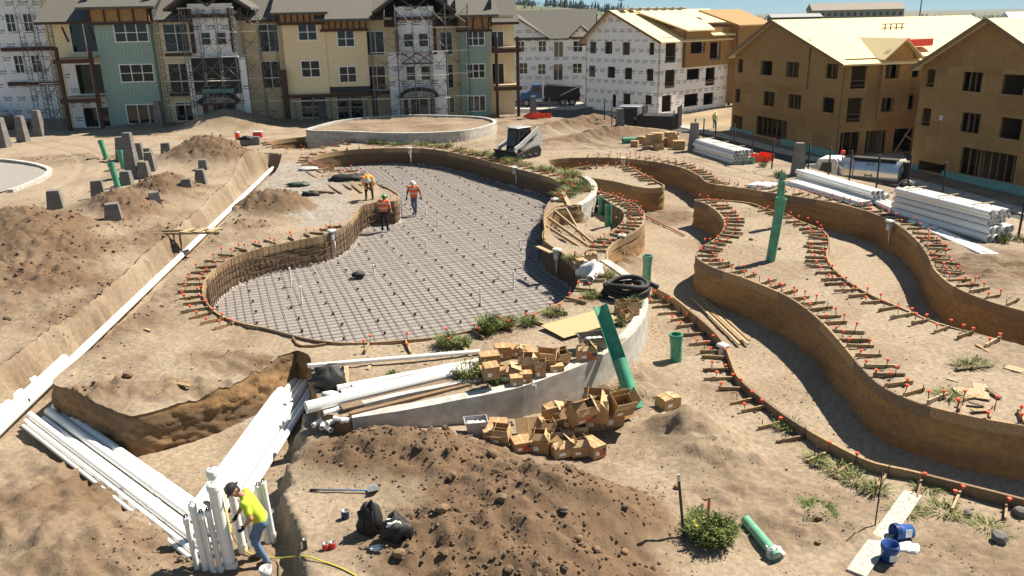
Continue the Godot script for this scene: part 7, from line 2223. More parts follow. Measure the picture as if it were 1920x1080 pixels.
	part(t, "grip", s.done(), M.black)
	s = Sh.new()
	for k in 6:
		var u0 := -0.13 + 0.26 * k / 6.0
		var u1 := -0.13 + 0.26 * (k + 1) / 6.0
		s.quad(Vector3(0, 0.08 * u0 * u0 * 30, u0), Vector3(0.26 - absf(u0) * 0.7, 0.02 + 0.08 * u0 * u0 * 20, u0), Vector3(0.26 - absf(u1) * 0.7, 0.02 + 0.08 * u1 * u1 * 20, u1), Vector3(0, 0.08 * u1 * u1 * 30, u1))
	part(t, "blade", s.done(), M.galv, Transform3D(Basis(Vector3.UP, 0.25), hb + Vector3(0, 0.0, 0) - t.position))
	t = lump("backpack", "black backpack standing upright on the soil", "backpack", grounded(Vector3(-2.656, -0.4, -12.688)), Vector3(0.23, 0.42, 0.17), M.black, 11)
	s = Sh.new()
	for sg in [-1.0, 1.0]: s.tube([Vector3(sg * 0.09, 0.1, 0.15), Vector3(sg * 0.1, 0.3, 0.19), Vector3(sg * 0.08, 0.45, 0.12), Vector3(sg * 0.05, 0.5, 0.0)], 0.014, 6)
	part(t, "shoulder_strap", s.done(), M.rubber)
	t = lump("duffel_bag", "open black bag with white cloth on top", "bag", grounded(Vector3(-2.131, -0.42, -12.349)), Vector3(0.3, 0.27, 0.22), M.black, 12)
	lump("white_cloth", "white cloth bundled in the mouth of the black bag", "cloth", grounded(Vector3(-2.131, -0.42, -12.349)) + Vector3(-0.05, 0.24, 0.02), Vector3(0.15, 0.08, 0.1), M.paper, 13)
	lump("white_glove", "white work glove lying before the black bag", "glove", grounded(Vector3(-2.446, -0.42, -12.117)), Vector3(0.14, 0.03, 0.08), M.paper, 14)
	can("dark blue drinks can on the soil below the shovel", grounded(Vector3(-3.208, -0.42, -13.204)), mat(lin(0.03, 0.04, 0.12), 0.3, null, 1, null, 1, 0.6), 0.075, 0.17)
	can("slim dark can standing near the earth bank", grounded(Vector3(-3.752, -0.55, -12.309)), mat(lin(0.06, 0.06, 0.08), 0.3, null, 1, null, 1, 0.6), 0.04, 0.2)
	can("left one of two red drinks cans", grounded(Vector3(-3.377, -0.5, -12.258)), M.red, 0.06, 0.12)
	can("right one of two red drinks cans", grounded(Vector3(-3.26, -0.5, -12.284)), M.red, 0.06, 0.12)
	bucket_white(Vector3(-4.478, -0.95, -12.238))
	t = thing("air_hose", "yellow hose running from the tallest riser across the soil", "hose")
	s = Sh.new(true)
	var hz := [Vector3(-5.643, -0.2, -13.802), Vector3(-5.478, -0.35, -13.392), Vector3(-5.326, -0.6, -13.07), Vector3(-5.244, -0.85, -13.09), Vector3(-4.952, -0.92, -12.886), Vector3(-4.423, -0.93, -12.755), grounded(Vector3(-3.734, -0.5, -12.091)) + Vector3(0, 0.02, 0), grounded(Vector3(-3.308, -0.45, -11.863)) + Vector3(0, 0.02, 0), grounded(Vector3(-2.902, -0.45, -11.65)) + Vector3(0, 0.02, 0), grounded(Vector3(-2.493, -0.45, -11.348)) + Vector3(0, 0.02, 0)]
	var cv := []
	for i in hz.size() - 1:
		for k in 5:
			var a0: Vector3 = hz[maxi(i - 1, 0)]
			var a3: Vector3 = hz[mini(i + 2, hz.size() - 1)]
			cv.append((hz[i] as Vector3).cubic_interpolate(hz[i + 1], a0, a3, k / 5.0))
	s.tube(cv, 0.012, 7)
	part(t, "tube", s.done(), mat(lin(0.6, 0.55, 0.04), 0.5))
	# wood offcuts on the long island and the sand
	var sc := [[Vector3(10.311, 0, -17.253), Vector3(10.296, 0, -16.831)], [Vector3(10.055, 0, -16.651), Vector3(10.627, 0, -16.815)], [Vector3(10.119, 0, -16.434), Vector3(10.396, 0, -16.289)], [Vector3(10.919, 0, -17.456), Vector3(10.548, 0, -16.627)], [Vector3(9.995, 0, -16.05), Vector3(10.469, 0, -16.104)], [Vector3(10.898, 0, -17.081), Vector3(10.964, 0, -16.661)], [Vector3(10.213, 0, -16.835), Vector3(10.658, 0, -17.093)], [Vector3(12.114, 0, -19.758), Vector3(12.192, 0, -19.252)], [Vector3(10.767, 0, -18.197), Vector3(11.801, 0, -18.463)], [Vector3(12.084, 0, -18.383), Vector3(12.343, 0, -18.051)]]
	for k in sc.size(): plank("wood offcut on the long island, %s counted from the nearest brace" % ORD[k], sc[k][0] + Vector3(0, 0.04 + 0.03 * (k % 3), 0), sc[k][1] + Vector3(0, 0.05, 0), 0.12 if k % 3 else 0.3, 0.03, [M.wood_pale, M.wood, M.wood_old][k % 3], "offcuts on the long island")
	for k in 4: plank("long timber lying by the island's shaded wall, " + ORD[k] + " from the wall", Vector3(6.779, -1.15, -27.436) + Vector3(-0.13 * k, 0, 0), Vector3(7.273, -1.15, -23.347) + Vector3(-0.13 * k, 0, 0.3 * (k % 2)), 0.09, 0.05, M.wood_pale if k % 2 else M.wood, "timbers by the island's shaded wall")
	plank("short loose board on the earth block left of the pool", Vector3(-8.479, 0.03, -18.558), Vector3(-7.915, 0.03, -18.282), 0.12, 0.04, M.wood)
	plank("dark board on the gravel left of the bending worker", Vector3(-10.367, 0.05, -42.323), Vector3(-9.055, 0.05, -41.768), 0.2, 0.1, M.wood2)
	for k in 5: plank("loose form timber on the gravel behind the workers, " + ORD[k], Vector3(-12.021, 0.04, -48.243) + Vector3(0.5 * k, 0, -0.5 * (k % 2)), Vector3(-8.7, 0.04, -41.643) + Vector3(0.35 * k, 0, -1.0 * (k % 3)), 0.1, 0.06, [M.wood_old, M.wood2][k % 2], "form timbers behind the workers")
	lump("tarp_heap", "dark tarp and tools heaped behind the bending worker", "tarp", Vector3(-8.866, 0.05, -44.817), Vector3(1.1, 0.3, 0.5), M.black, 21)
	lump("tool_case", "dark green tool case on the gravel", "tool case", Vector3(-11.47, 0.03, -43.99), Vector3(0.6, 0.14, 0.3), mat(lin(0.03, 0.06, 0.045), 0.6), 22)
	lump("black_bag", "black bag on the gravel below the tool case", "bag", Vector3(-10.26, 0, -41.461), Vector3(0.5, 0.16, 0.25), M.black, 23)
	lump("wire_bundle", "black bundle of tie wire on the rebar mat", "wire bundle", Vector3(-5.984, -1.02, -30.474), Vector3(0.26, 0.14, 0.2), M.black, 24)
	lump("white_sack", "white sack on the gravel near the wading pool", "sack", Vector3(-12.058, 0.02, -49.083), Vector3(0.6, 0.12, 0.35), M.white, 25)
	lump("white_sheeting", "white plastic sheeting crumpled on the outer bank", "sheeting", Vector3(12.775, 0, -40.894), Vector3(0.75, 0.2, 0.35), M.paper, 26)
	# a red steel level frame and a rebar lifting bar
	t = thing("red_pipe", "thin red pipe lying from the island's end across the sand", "pipe", Vector3(7.524, -1.15, -38.345))
	s = Sh.new(true)
	s.tube([Vector3(6.723, -1.13, -40.254) - t.position, Vector3(7.929, -1.13, -36.085) - t.position], 0.035, 8)
	part(t, "tube", s.done(), mat(lin(0.4, 0.12, 0.09), 0.6))
	# ladder across the long trench
	t = thing("timber_ladder", "pale timber ladder laid across the long left trench", "ladder", Vector3(-13.887, 0.08, -33.824))
	for k in 2: part(t, "rail", box_mesh(Vector3(3.2, 0.09, 0.05)), M.wood_pale, at(Vector3(0, 0, -0.25 + 0.5 * k)))
	for k in 3: part(t, "rung", box_mesh(Vector3(0.3, 0.04, 0.72)), M.wood_pale, Transform3D(Basis(Vector3.UP, -0.3), Vector3(0.15 + 0.55 * k, 0.066, 0)))
	for k in 2: part(t, "trench_prop", box_mesh(Vector3(0.06, 1.15, 0.06)), M.wood2, at(Vector3(-0.35 + 0.25 * k, -0.55, 0.25)))
	# lunch corner: cooler, jug, blocks
	t = thing("drink_cooler", "red cooler with a white lid beside the block wall", "cooler", Vector3(-19.558, 0, -64.378))
	part(t, "tub", box_mesh(Vector3(0.7, 0.4, 0.42), 0.04), M.red, at(Vector3(0, 0.2, 0)))
	part(t, "lid", box_mesh(Vector3(0.72, 0.09, 0.44), 0.03), M.white, at(Vector3(0, 0.45, 0)))
	t = thing("water_jug", "orange water jug behind the block wall", "jug", Vector3(-20.831, 0, -63.387))
	s = Sh.new(true)
	s.lathe(Vector3.ZERO, [[0, 0], [0.17, 0], [0.19, 0.5], [0.19, 0.52]], 16)
	part(t, "barrel", s.done(), M.cap)
	s = Sh.new(true)
	s.lathe(Vector3.ZERO, [[0.2, 0.52], [0.2, 0.6], [0.0, 0.62]], 16)
	part(t, "lid", s.done(), M.white)
	t = thing("block_wall", "low grey block wall beside the red cooler", "wall", Vector3(-18.933, 0, -60.312))
	for k in 4: part(t, "block", box_mesh(Vector3(0.7, 0.3, 0.35), 0.01), M.block2, at(Vector3(-0.36 + 0.72 * (k % 2), 0.15 + 0.305 * (k / 2), 0)))
	lump("tool_bags", "dark tool bags on the block wall", "bag", Vector3(-18.904, 0.55, -59.151), Vector3(0.5, 0.2, 0.25), M.black, 27)
	# skimmer boxes set into the walls
	var sk := 0
	for a in [[Vector3(-6.824, 0, -56.289), "in the middle of the far pool wall"], [Vector3(0.306, 0, -47.679), "at the right end of the far pool wall"], [Vector3(2.143, 0, -38.656), "beside the plywood bracing"], [Vector3(-7.51, 0, -33.313), "on the left pool wall near the peninsula"], [Vector3(4.42, 0, -31.518), "on the peninsula's rim"], [Vector3(7.003, 0, -50.234), "on the outer bank opposite the small island"], [Vector3(15.712, 0, -32.907), "on the outer bank below the biggest pipe stack"], [Vector3(6.019, -0.75, -21.726), "on the near trench form"], [Vector3(-15.484, 0, -63.151), "on the wading pool's rim"], [Vector3(1.715, 0, -29.621), "below the plywood bracing"]]:
		t = thing("skimmer_box", "white plastic skimmer box " + a[1], "skimmer", a[0], 0.3 * sk, "white skimmer boxes")
		part(t, "lid", box_mesh(Vector3(0.32, 0.1, 0.28), 0.03), M.white, at(Vector3(0, 0.12, 0)))
		part(t, "throat", box_mesh(Vector3(0.2, 0.3, 0.2), 0.04), M.white, at(Vector3(0, -0.13, 0)))
		s = Sh.new(true)
		s.tube([Vector3(0.05, -0.3, 0.08), Vector3(0.05, -0.85, 0.1)], 0.03, 8)
		part(t, "drop_pipe", s.done(), M.pvc_grey)
		sk += 1

func grounded(p: Vector3) -> Vector3:
	return Vector3(p.x, low_at(p.x, p.z), p.z)

func lump(called: String, label: String, cat: String, p: Vector3, s: Vector3, m: Material, seed_: int) -> Node3D:
	var t := thing(called, label, cat, p)
	var n := FastNoiseLite.new()
	n.seed = seed_
	n.frequency = 1.1
	n.fractal_octaves = 3
	var st := SurfaceTool.new()
	st.begin(Mesh.PRIMITIVE_TRIANGLES)
	st.set_smooth_group(0)
	var U := 18
	var V := 10
	var P := []
	for j in V + 1:
		for i in U:
			var a := TAU * i / U
			var e := PI * j / V
			var d := Vector3(sin(e) * cos(a), cos(e), sin(e) * sin(a))
			var r := 1.0 + 0.55 * n.get_noise_3dv(d * 1.6) + 0.25 * n.get_noise_3dv(d * 4.0)
			var q := d * r
			q.y = maxf(q.y, -0.35)
			P.append(q * s + Vector3(0, s.y * 0.35, 0))
	for j in V:
		for i in U:
			var i2 := (i + 1) % U
			for q in [P[j * U + i], P[(j + 1) * U + i], P[(j + 1) * U + i2], P[j * U + i], P[(j + 1) * U + i2], P[j * U + i2]]: st.add_vertex(q)
	st.generate_normals()
	part(t, "heap", st.commit(), m)
	return t

func tub(called: String, label: String, p: Vector3, turn: float, w: float, h: float, m: Material):
	var t := thing(called, label, "tub", p, turn)
	var b := Sh.new()
	b.lathe(Vector3.ZERO, [[0, 0], [w * 0.55, 0], [w * 0.7, h], [w * 0.76, h], [w * 0.76, h - 0.03], [w * 0.68, h - 0.02], [w * 0.53, 0.02], [0, 0.02]], 4, Basis.from_scale(Vector3(1, 1, 0.7)) * Basis(Vector3.UP, PI / 4))
	part(t, "shell", b.done(), m)
	for k in 3: part(t, "contents", box_mesh(Vector3(0.2, 0.12, 0.14), 0.03), M.white, at(Vector3(-0.12 + 0.13 * k, h * 0.72, 0.03 * k), 0.5 * k))

func bucket(label: String, p: Vector3, bas: Basis):
	var t := thing("bucket", label, "bucket", p, 0, "blue buckets")
	var b := Sh.new(true)
	b.lathe(Vector3.ZERO, [[0, 0], [0.128, 0], [0.15, 0.36], [0.15, 0.365], [0.14, 0.365], [0.118, 0.012], [0, 0.012]], 22)
	part(t, "shell", b.done(), M.blue, Transform3D(bas, Vector3.ZERO))
	b = Sh.new(true)
	for y in [0.28, 0.33]: b.lathe(Vector3(0, y, 0), [[0.148, 0], [0.16, 0.004], [0.16, 0.016], [0.15, 0.02]], 22)
	part(t, "rim_ring", b.done(), M.blue, Transform3D(bas, Vector3.ZERO))
	part(t, "paper_label", box_mesh(Vector3(0.14, 0.13, 0.01)), M.paper, Transform3D(bas, bas * Vector3(0.02, 0.15, 0.142)))

func bucket_white(p: Vector3):
	var t := thing("white_bucket", "small white bucket cut by the lower picture edge", "bucket", p)
	var b := Sh.new(true)
	b.lathe(Vector3.ZERO, [[0, 0], [0.09, 0], [0.11, 0.2], [0.1, 0.2], [0.08, 0.01], [0, 0.01]], 18)
	part(t, "shell", b.done(), M.white)

func can(label: String, p: Vector3, m: Material, r: float, h: float):
	var t := thing("drinks_can", label, "can", p)
	var b := Sh.new(true)
	b.lathe(Vector3.ZERO, [[0, 0], [r * 0.85, 0], [r, 0.015], [r, h - 0.02], [r * 0.85, h]], 16)
	part(t, "shell", b.done(), m)
	b = Sh.new(true)
	b.lathe(Vector3.ZERO, [[r * 0.86, h], [r * 0.8, h + 0.004], [r * 0.78, h - 0.006], [0, h - 0.006]], 16)
	part(t, "lid", b.done(), M.galv)

# ---------------------------------------------------------------- weeds, stones and clods
func weed(label: String, p: Vector3, r: float, h: float, n: int, m: Material, group := "", blossoms := 0):
	var t := thing("weed_clump", label, "weeds", p, 0, group)
	var b := Sh.new()
	for i in n:
		var a := rng.randf() * TAU
		var q := Vector3(cos(a), 0, sin(a)) * r * 0.55 * sqrt(rng.randf())
		var out := Vector3(cos(a), 0, sin(a)) * r * rng.randf_range(0.1, 0.75) + Vector3(rng.randf_range(-0.1, 0.1), 0, rng.randf_range(-0.1, 0.1)) * r
		var hh := h * rng.randf_range(0.45, 1.0)
		var w := Vector3(cos(a + 1.6), 0, sin(a + 1.6)) * 0.008 * (1.0 + h)
		var mid := q + out * 0.45 + Vector3(0, hh * 0.6, 0)
		b.quad(q - w, mid - w, mid + w, q + w)
		b.tri(mid - w, q + out + Vector3(0, hh, 0), mid + w)
		# leaflets up the stem
		for k in 2:
			var e := q.lerp(q + out + Vector3(0, hh, 0), rng.randf_range(0.4, 1.0))
			var d := Vector3(rng.randf_range(-1, 1), rng.randf_range(-0.2, 0.8), rng.randf_range(-1, 1)).normalized() * 0.06 * (0.5 + h)
			b.tri(e, e + d + w * 2.0, e + d * 0.7 - w * 2.5)
	part(t, "leaves", b.done(), m)
	if blossoms:
		var yel := mat(lin(0.75, 0.5, 0.02), 0.7)
		for i in blossoms:
			var a := rng.randf() * TAU
			part(t, "blossom", box_mesh(Vector3(0.04, 0.03, 0.04), 0.012), yel, at(Vector3(cos(a) * r * 0.6, h * rng.randf_range(0.5, 0.95), sin(a) * r * 0.6)))

func build_plants():
	rng.seed = 51
	var low := -0.8
	weed("bushy flowering weeds with yellow blossoms round the survey stake", Vector3(3.547, -0.82, -12.868), 0.5, 0.42, 620, M.grass, "", 9)
	weed("feathery bright green weed right of the flowering one", Vector3(3.779, -0.82, -12.925), 0.34, 0.34, 420, M.grass)
	weed("broad-leaved weed behind the survey stake", Vector3(3.432, -0.82, -13.324), 0.3, 0.36, 140, M.grass2)
	weed("low green grass patch on the sand before the lying pipe", Vector3(5.87, -0.9, -13.759), 0.42, 0.16, 420, M.grass)
	var dk := [[916,622,.45,.5,320,"tall weed on the near rim before the strand-board sheet"],[838,648,.42,.36,260,"weed at the pool rim above the single white pipe"],[868,650,.3,.26,160,"smaller weed right of the one at the pool rim"],[882,712,.45,.42,420,"bright bushy weed before the carton pile"],[930,718,.28,.26,200,"small bushy weed at the carton pile's foot"],[950,612,.4,.3,200,"weed between two near rim braces"],[990,606,.4,.22,180,"low weed among the near rim braces"],[1040,590,.4,.2,180,"low weed beside the strand-board sheet"],[1110,560,.4,.22,200,"weed left of the hose coil"],[1135,520,.45,.24,240,"weed between the duct and the hose coil"],[1190,578,.3,.4,200,"upright weed between the cartons and the wall bend"],[1165,612,.22,.3,140,"weed beside the leaning green pipe"],[735,705,.2,.12,80,"tiny weed on the bare near deck"],[1075,487,.4,.22,180,"weed inside the timber frame below the bracing"]]
	for a in [[Vector3(-0.691, 0, -21.591), 0], [Vector3(-1.802, 0, -20.619), 1], [Vector3(-1.362, 0, -20.519), 2], [Vector3(-1.07, 0, -18.37), 3], [Vector3(-0.439, 0, -18.152), 4], [Vector3(-0.177, 0, -21.982), 5], [Vector3(0.442, 0, -22.205), 6], [Vector3(1.254, 0, -22.875), 7], [Vector3(2.505, 0, -24.258), 8], [Vector3(3.176, 0, -26.442), 9], [Vector3(3.701, 0, -23.285), 10], [Vector3(3.096, 0, -21.785), 11], [Vector3(-3.04, 0, -18.693), 12], [Vector3(2.261, 0, -28.647), 13]]:
		var d: Array = dk[a[1]]
		weed(d[5], a[0], d[2], d[3], d[4], M.grass2 if a[1] % 2 else M.grass, "weeds round the deck")
	var far := [Vector3(-13.463, 0, -62.259), Vector3(-11.598, 0, -61.974), Vector3(-9.811, 0, -59.501), Vector3(-8.984, 0, -59.115), Vector3(-7.939, 0, -58.441), Vector3(-6.18, 0, -57.929), Vector3(-5.185, 0, -57.28), Vector3(-4.286, 0, -56.657), Vector3(-3.317, 0, -55.087), Vector3(-2.628, 0, -54.075), Vector3(-1.719, 0, -53.066), Vector3(-1.006, 0, -51.696), Vector3(-0.328, 0, -50.59), Vector3(0.227, 0, -49.54), Vector3(0.954, 0, -48.692), Vector3(1.707, 0, -47.507), Vector3(2.292, 0, -46.734), Vector3(3.218, 0, -45.942), Vector3(3.544, 0, -45.08), Vector3(2.955, 0, -42.981), Vector3(3.597, 0, -42.183), Vector3(3.213, 0, -40.839), Vector3(3.797, 0, -41.32), Vector3(2.791, 0, -39.834)]
	for k in far.size(): weed("grass tuft on the far pool rim, %s from the wading pool" % ordinal(k), far[k], rng.randf_range(0.55, 0.9), rng.randf_range(0.25, 0.5), 170, M.grass if k % 3 else M.grass2, "grass tufts on the far pool rim")
	var misc := [Vector3(2.948, -0.88, -19.006), Vector3(4.842, 0, -70.446), Vector3(6.492, 0, -68.665), Vector3(7.214, 0, -67.115), Vector3(14.642, 0, -46.976), Vector3(14.606, 0, -43.94), Vector3(18.549, 0, -29.696), Vector3(19.443, 0, -30.013), Vector3(6.879, -0.9, -15.351), Vector3(7.047, -0.9, -14.919), Vector3(8.431, -0.9, -14.557), Vector3(8.324, -0.9, -13.704), Vector3(7.609, -0.9, -13.73), Vector3(8.851, -0.9, -13.158), Vector3(6.547, -0.9, -15.698), Vector3(11.127, 0, -18.434), Vector3(11.469, 0, -18.579), Vector3(9.917, 0, -16.849), Vector3(7.314, -0.9, -14.501), Vector3(6.491, -0.9, -17.296)]
	for k in misc.size(): weed("sparse dry weed, %s of those scattered over the bare ground" % ordinal(k), misc[k], rng.randf_range(0.3, 0.5), rng.randf_range(0.08, 0.2) * (2.0 if k < 8 else 1.0), 110, M.grass2, "sparse weeds on the bare ground")

func rock_mesh(seed_: int, rough := 0.35) -> Mesh:
	var n := FastNoiseLite.new()
	n.seed = seed_
	n.frequency = 0.9
	n.noise_type = FastNoiseLite.TYPE_CELLULAR
	var st := SurfaceTool.new()
	st.begin(Mesh.PRIMITIVE_TRIANGLES)
	st.set_smooth_group(-1)
	var U := 7
	var V := 4
	var P := []
	for j in V + 1:
		for i in U:
			var a := TAU * (i + 0.5 * (j % 2)) / U
			var e := PI * j / V
			var d := Vector3(sin(e) * cos(a), cos(e), sin(e) * sin(a))
			P.append(d * (0.85 + rough * n.get_noise_3dv(d * 1.4)) * Vector3(1.0, 0.75, 0.9))
	for j in V:
		for i in U:
			var i2 := (i + 1) % U
			for q in [P[j * U + i], P[(j + 1) * U + i], P[(j + 1) * U + i2], P[j * U + i], P[(j + 1) * U + i2], P[j * U + i2]]: st.add_vertex(q)
	st.generate_normals()
	return st.commit()

func build_stones():
	rng.seed = 61
	var variants := [rock_mesh(1), rock_mesh(2, 0.5), rock_mesh(3, 0.45)]
	var grey := mat(lin(0.22, 0.2, 0.185), 0.95, M.grit, 1.5)
	var clay := mat(lin(0.3, 0.2, 0.12), 0.95, M.grit, 1.5)
	var sets := [[Vector3(8.761, -0.85, -12.628), 0.3, grey, "flat grey stone right of the blue buckets"], [Vector3(8.726, -0.88, -13.586), 0.17, grey, "small grey stone near the last brace"], [Vector3(9.716, -0.9, -13.562), 0.25, grey, "grey slab of stone at the right edge"], [Vector3(-2.03, -0.4, -11.927), 0.2, clay, "brown boulder before the open black bag"], [Vector3(-1.825, -0.42, -11.889), 0.09, clay, "small stone beside the brown boulder"], [Vector3(-1.35, -0.3, -12.74), 0.2, clay, "large flat clod behind the black bags"], [Vector3(1.07, -0.35, -12.17), 0.13, clay, "left one of two round stones low on the heap"], [Vector3(1.369, -0.35, -12.083), 0.14, clay, "right one of two round stones low on the heap"], [Vector3(1.885, -0.4, -12.18), 0.14, clay, "round stone at the heap's right foot"], [Vector3(3.299, -0.8, -14.6), 0.14, clay, "stone below the steep little heap"], [Vector3(3.793, -0.88, -14.255), 0.1, clay, "stone left of the long timber form"], [Vector3(5.773, -0.9, -13.407), 0.12, clay, "stone behind the green grass patch"], [Vector3(5.487, -0.9, -12.702), 0.09, clay, "small stone before the green grass patch"], [Vector3(6.743, -0.88, -15.003), 0.15, clay, "clod beside a brace above the grass patch"], [Vector3(9.332, 0, -30.698), 0.14, clay, "pale stone on the long island"], [Vector3(10.087, 0, -29.549), 0.14, clay, "brown stone behind the tall green pipe"], [Vector3(-9.781, 0, -19.042), 0.22, clay, "largest clod on the earth block"], [Vector3(-9.882, 0, -18.726), 0.16, clay, "second clod on the earth block"], [Vector3(-0.46, -0.2, -14.853), 0.2, clay, "clod on the crest of the dark heap"], [Vector3(-1.236, -0.2, -14.107), 0.14, clay, "stone on the flank of the dark heap"], [Vector3(-3.11, -0.2, -16.037), 0.16, clay, "clod on the heap beside the wall's end"]]
	for k in sets.size():
		var s: Array = sets[k]
		var p: Vector3 = s[0]
		if p.y < -0.1: p.y = low_at(p.x, p.z)
		else: p.y = top_at(p.x, p.z)
		var t := thing("stone", s[3], "stone", p, rng.randf() * 6.0, "")
		part(t, "lump", lump_rock(k, s[1]), s[2])
	# loose clods: far too many to count
	scatter("soil_clods", "clods of dark soil strewn over the near heap and trench banks", variants, 5000, Rect2(-7.5, -21.0, 10.5, 11.5), true, 0.008, 0.075, 0.35)
	scatter("large_clods", "large clods on the near heap", variants, 130, Rect2(-6.5, -20.0, 9.5, 10.0), true, 0.06, 0.2, 0.35)
	scatter("soil_crumbs", "fine crumbs of soil on the lower ground", variants, 11000, Rect2(-14, -26.0, 26, 17), true, 0.008, 0.04, -0.2)
	scatter("spoil_clods", "clods of soil strewn over the left spoil heaps", variants, 5500, Rect2(-34, -60, 24, 42), false, 0.015, 0.13, 0.3)
	var chip := box_mesh(Vector3(1, 1, 1))
	scatter("wood_scraps", "small wood scraps littering the deck and islands", [chip, chip, chip], 260, Rect2(-16, -60, 36, 43), false, 0.025, 0.09, -0.2, M.wood_pale, true)
	scatter("deck_crumbs", "crumbs of earth and gravel on the deck", variants, 16000, Rect2(-17, -62, 38, 45), false, 0.01, 0.05, -0.2)

func lump_rock(k: int, r: float) -> Mesh:
	var b := rock_mesh(k + 20, 0.5)
	var st := SurfaceTool.new()
	st.append_from(b, 0, Transform3D(Basis.from_scale(Vector3(r * 1.25, r * 0.8, r)), Vector3(0, r * 0.3, 0)))
	return st.commit()

func scatter(called: String, label: String, variants: Array, n: int, area: Rect2, low: bool, smin: float, smax: float, need: float, m: Material = null, flat := false):
	var xs := [[], [], []]
	var cs := [[], [], []]
	var tries := 0
	var got := 0
	while got < n and tries < n * 6:
		tries += 1
		var x := rng.randf_range(area.position.x, area.end.x)
		var z := rng.randf_range(area.position.y, area.end.y)
		if absf(x) > -z * 0.66 + 2.0: continue
		var v := Vector2(x, z)
		var in_low := Geometry2D.is_point_in_polygon(v, C.low) and not Geometry2D.is_point_in_polygon(v, C.isl3) and not Geometry2D.is_point_in_polygon(v, C.isl1)
		if in_low != low: continue
		if not low and (Geometry2D.is_point_in_polygon(v, C.pool) or Geometry2D.is_point_in_polygon(v, C.kidney)): continue
		var hp := heaps_at(heaps_low if low else heaps_top, x, z)
		if need > 0.0 and hp.y + n_mid.get_noise_2d(x, z) * 0.4 < rng.randf_range(need * 0.5, 1.0): continue
		if need < 0.0 and n_mid.get_noise_2d(x * 0.8, z * 0.8) < rng.randf_range(-0.3, 0.4): continue
		var y := low_at(x, z) if low else top_at(x, z)
		var s := smin + (smax - smin) * pow(rng.randf(), 6.0) * (1.8 if rng.randf() < 0.06 else 1.0)
		var bas := Basis(Vector3(rng.randf_range(-1, 1), rng.randf_range(-1, 1), rng.randf_range(-1, 1)).normalized(), rng.randf() * TAU).scaled(Vector3(s, s * 0.8, s))
		if flat: bas = Basis(Vector3.UP, rng.randf() * TAU) * Basis.from_scale(Vector3(s * 4.0, 0.02, s))
		var k := got % 3
		xs[k].append(Transform3D(bas, Vector3(x, y + s * 0.2, z)))
		var c := soil(x, z, hp.z * 0.68 + rng.randf_range(-0.2, 0.15), DRY)
		cs[k].append(c)
		got += 1
	for k in 3:
		var mm := MultiMesh.new()
		mm.transform_format = MultiMesh.TRANSFORM_3D
		mm.use_colors = true
		mm.mesh = variants[k]
		mm.instance_count = xs[k].size()
		for i in xs[k].size():
			mm.set_instance_transform(i, xs[k][i])
			mm.set_instance_color(i, cs[k][i])
		var o := MultiMeshInstance3D.new()
		o.name = numbered(self, called)
		o.multimesh = mm
		o.material_override = m if m else M.clod
		add_child(o)
		tag(o, label + [", angular ones", ", rounder ones", ", flat ones"][k], "soil", "", "stuff")

# ---------------------------------------------------------------- people
# a continuous skin round tapered bones: [from, to, radius, radius, colour]; meshed as surface nets
func seg_dist(p: Vector3, b: Array) -> float:
	var ab: Vector3 = b[1] - b[0]
	var t := clampf((p - b[0]).dot(ab) / maxf(ab.length_squared(), 1e-8), 0.0, 1.0)
	return p.distance_to(b[0] + ab * t) - lerpf(b[2], b[3], t)

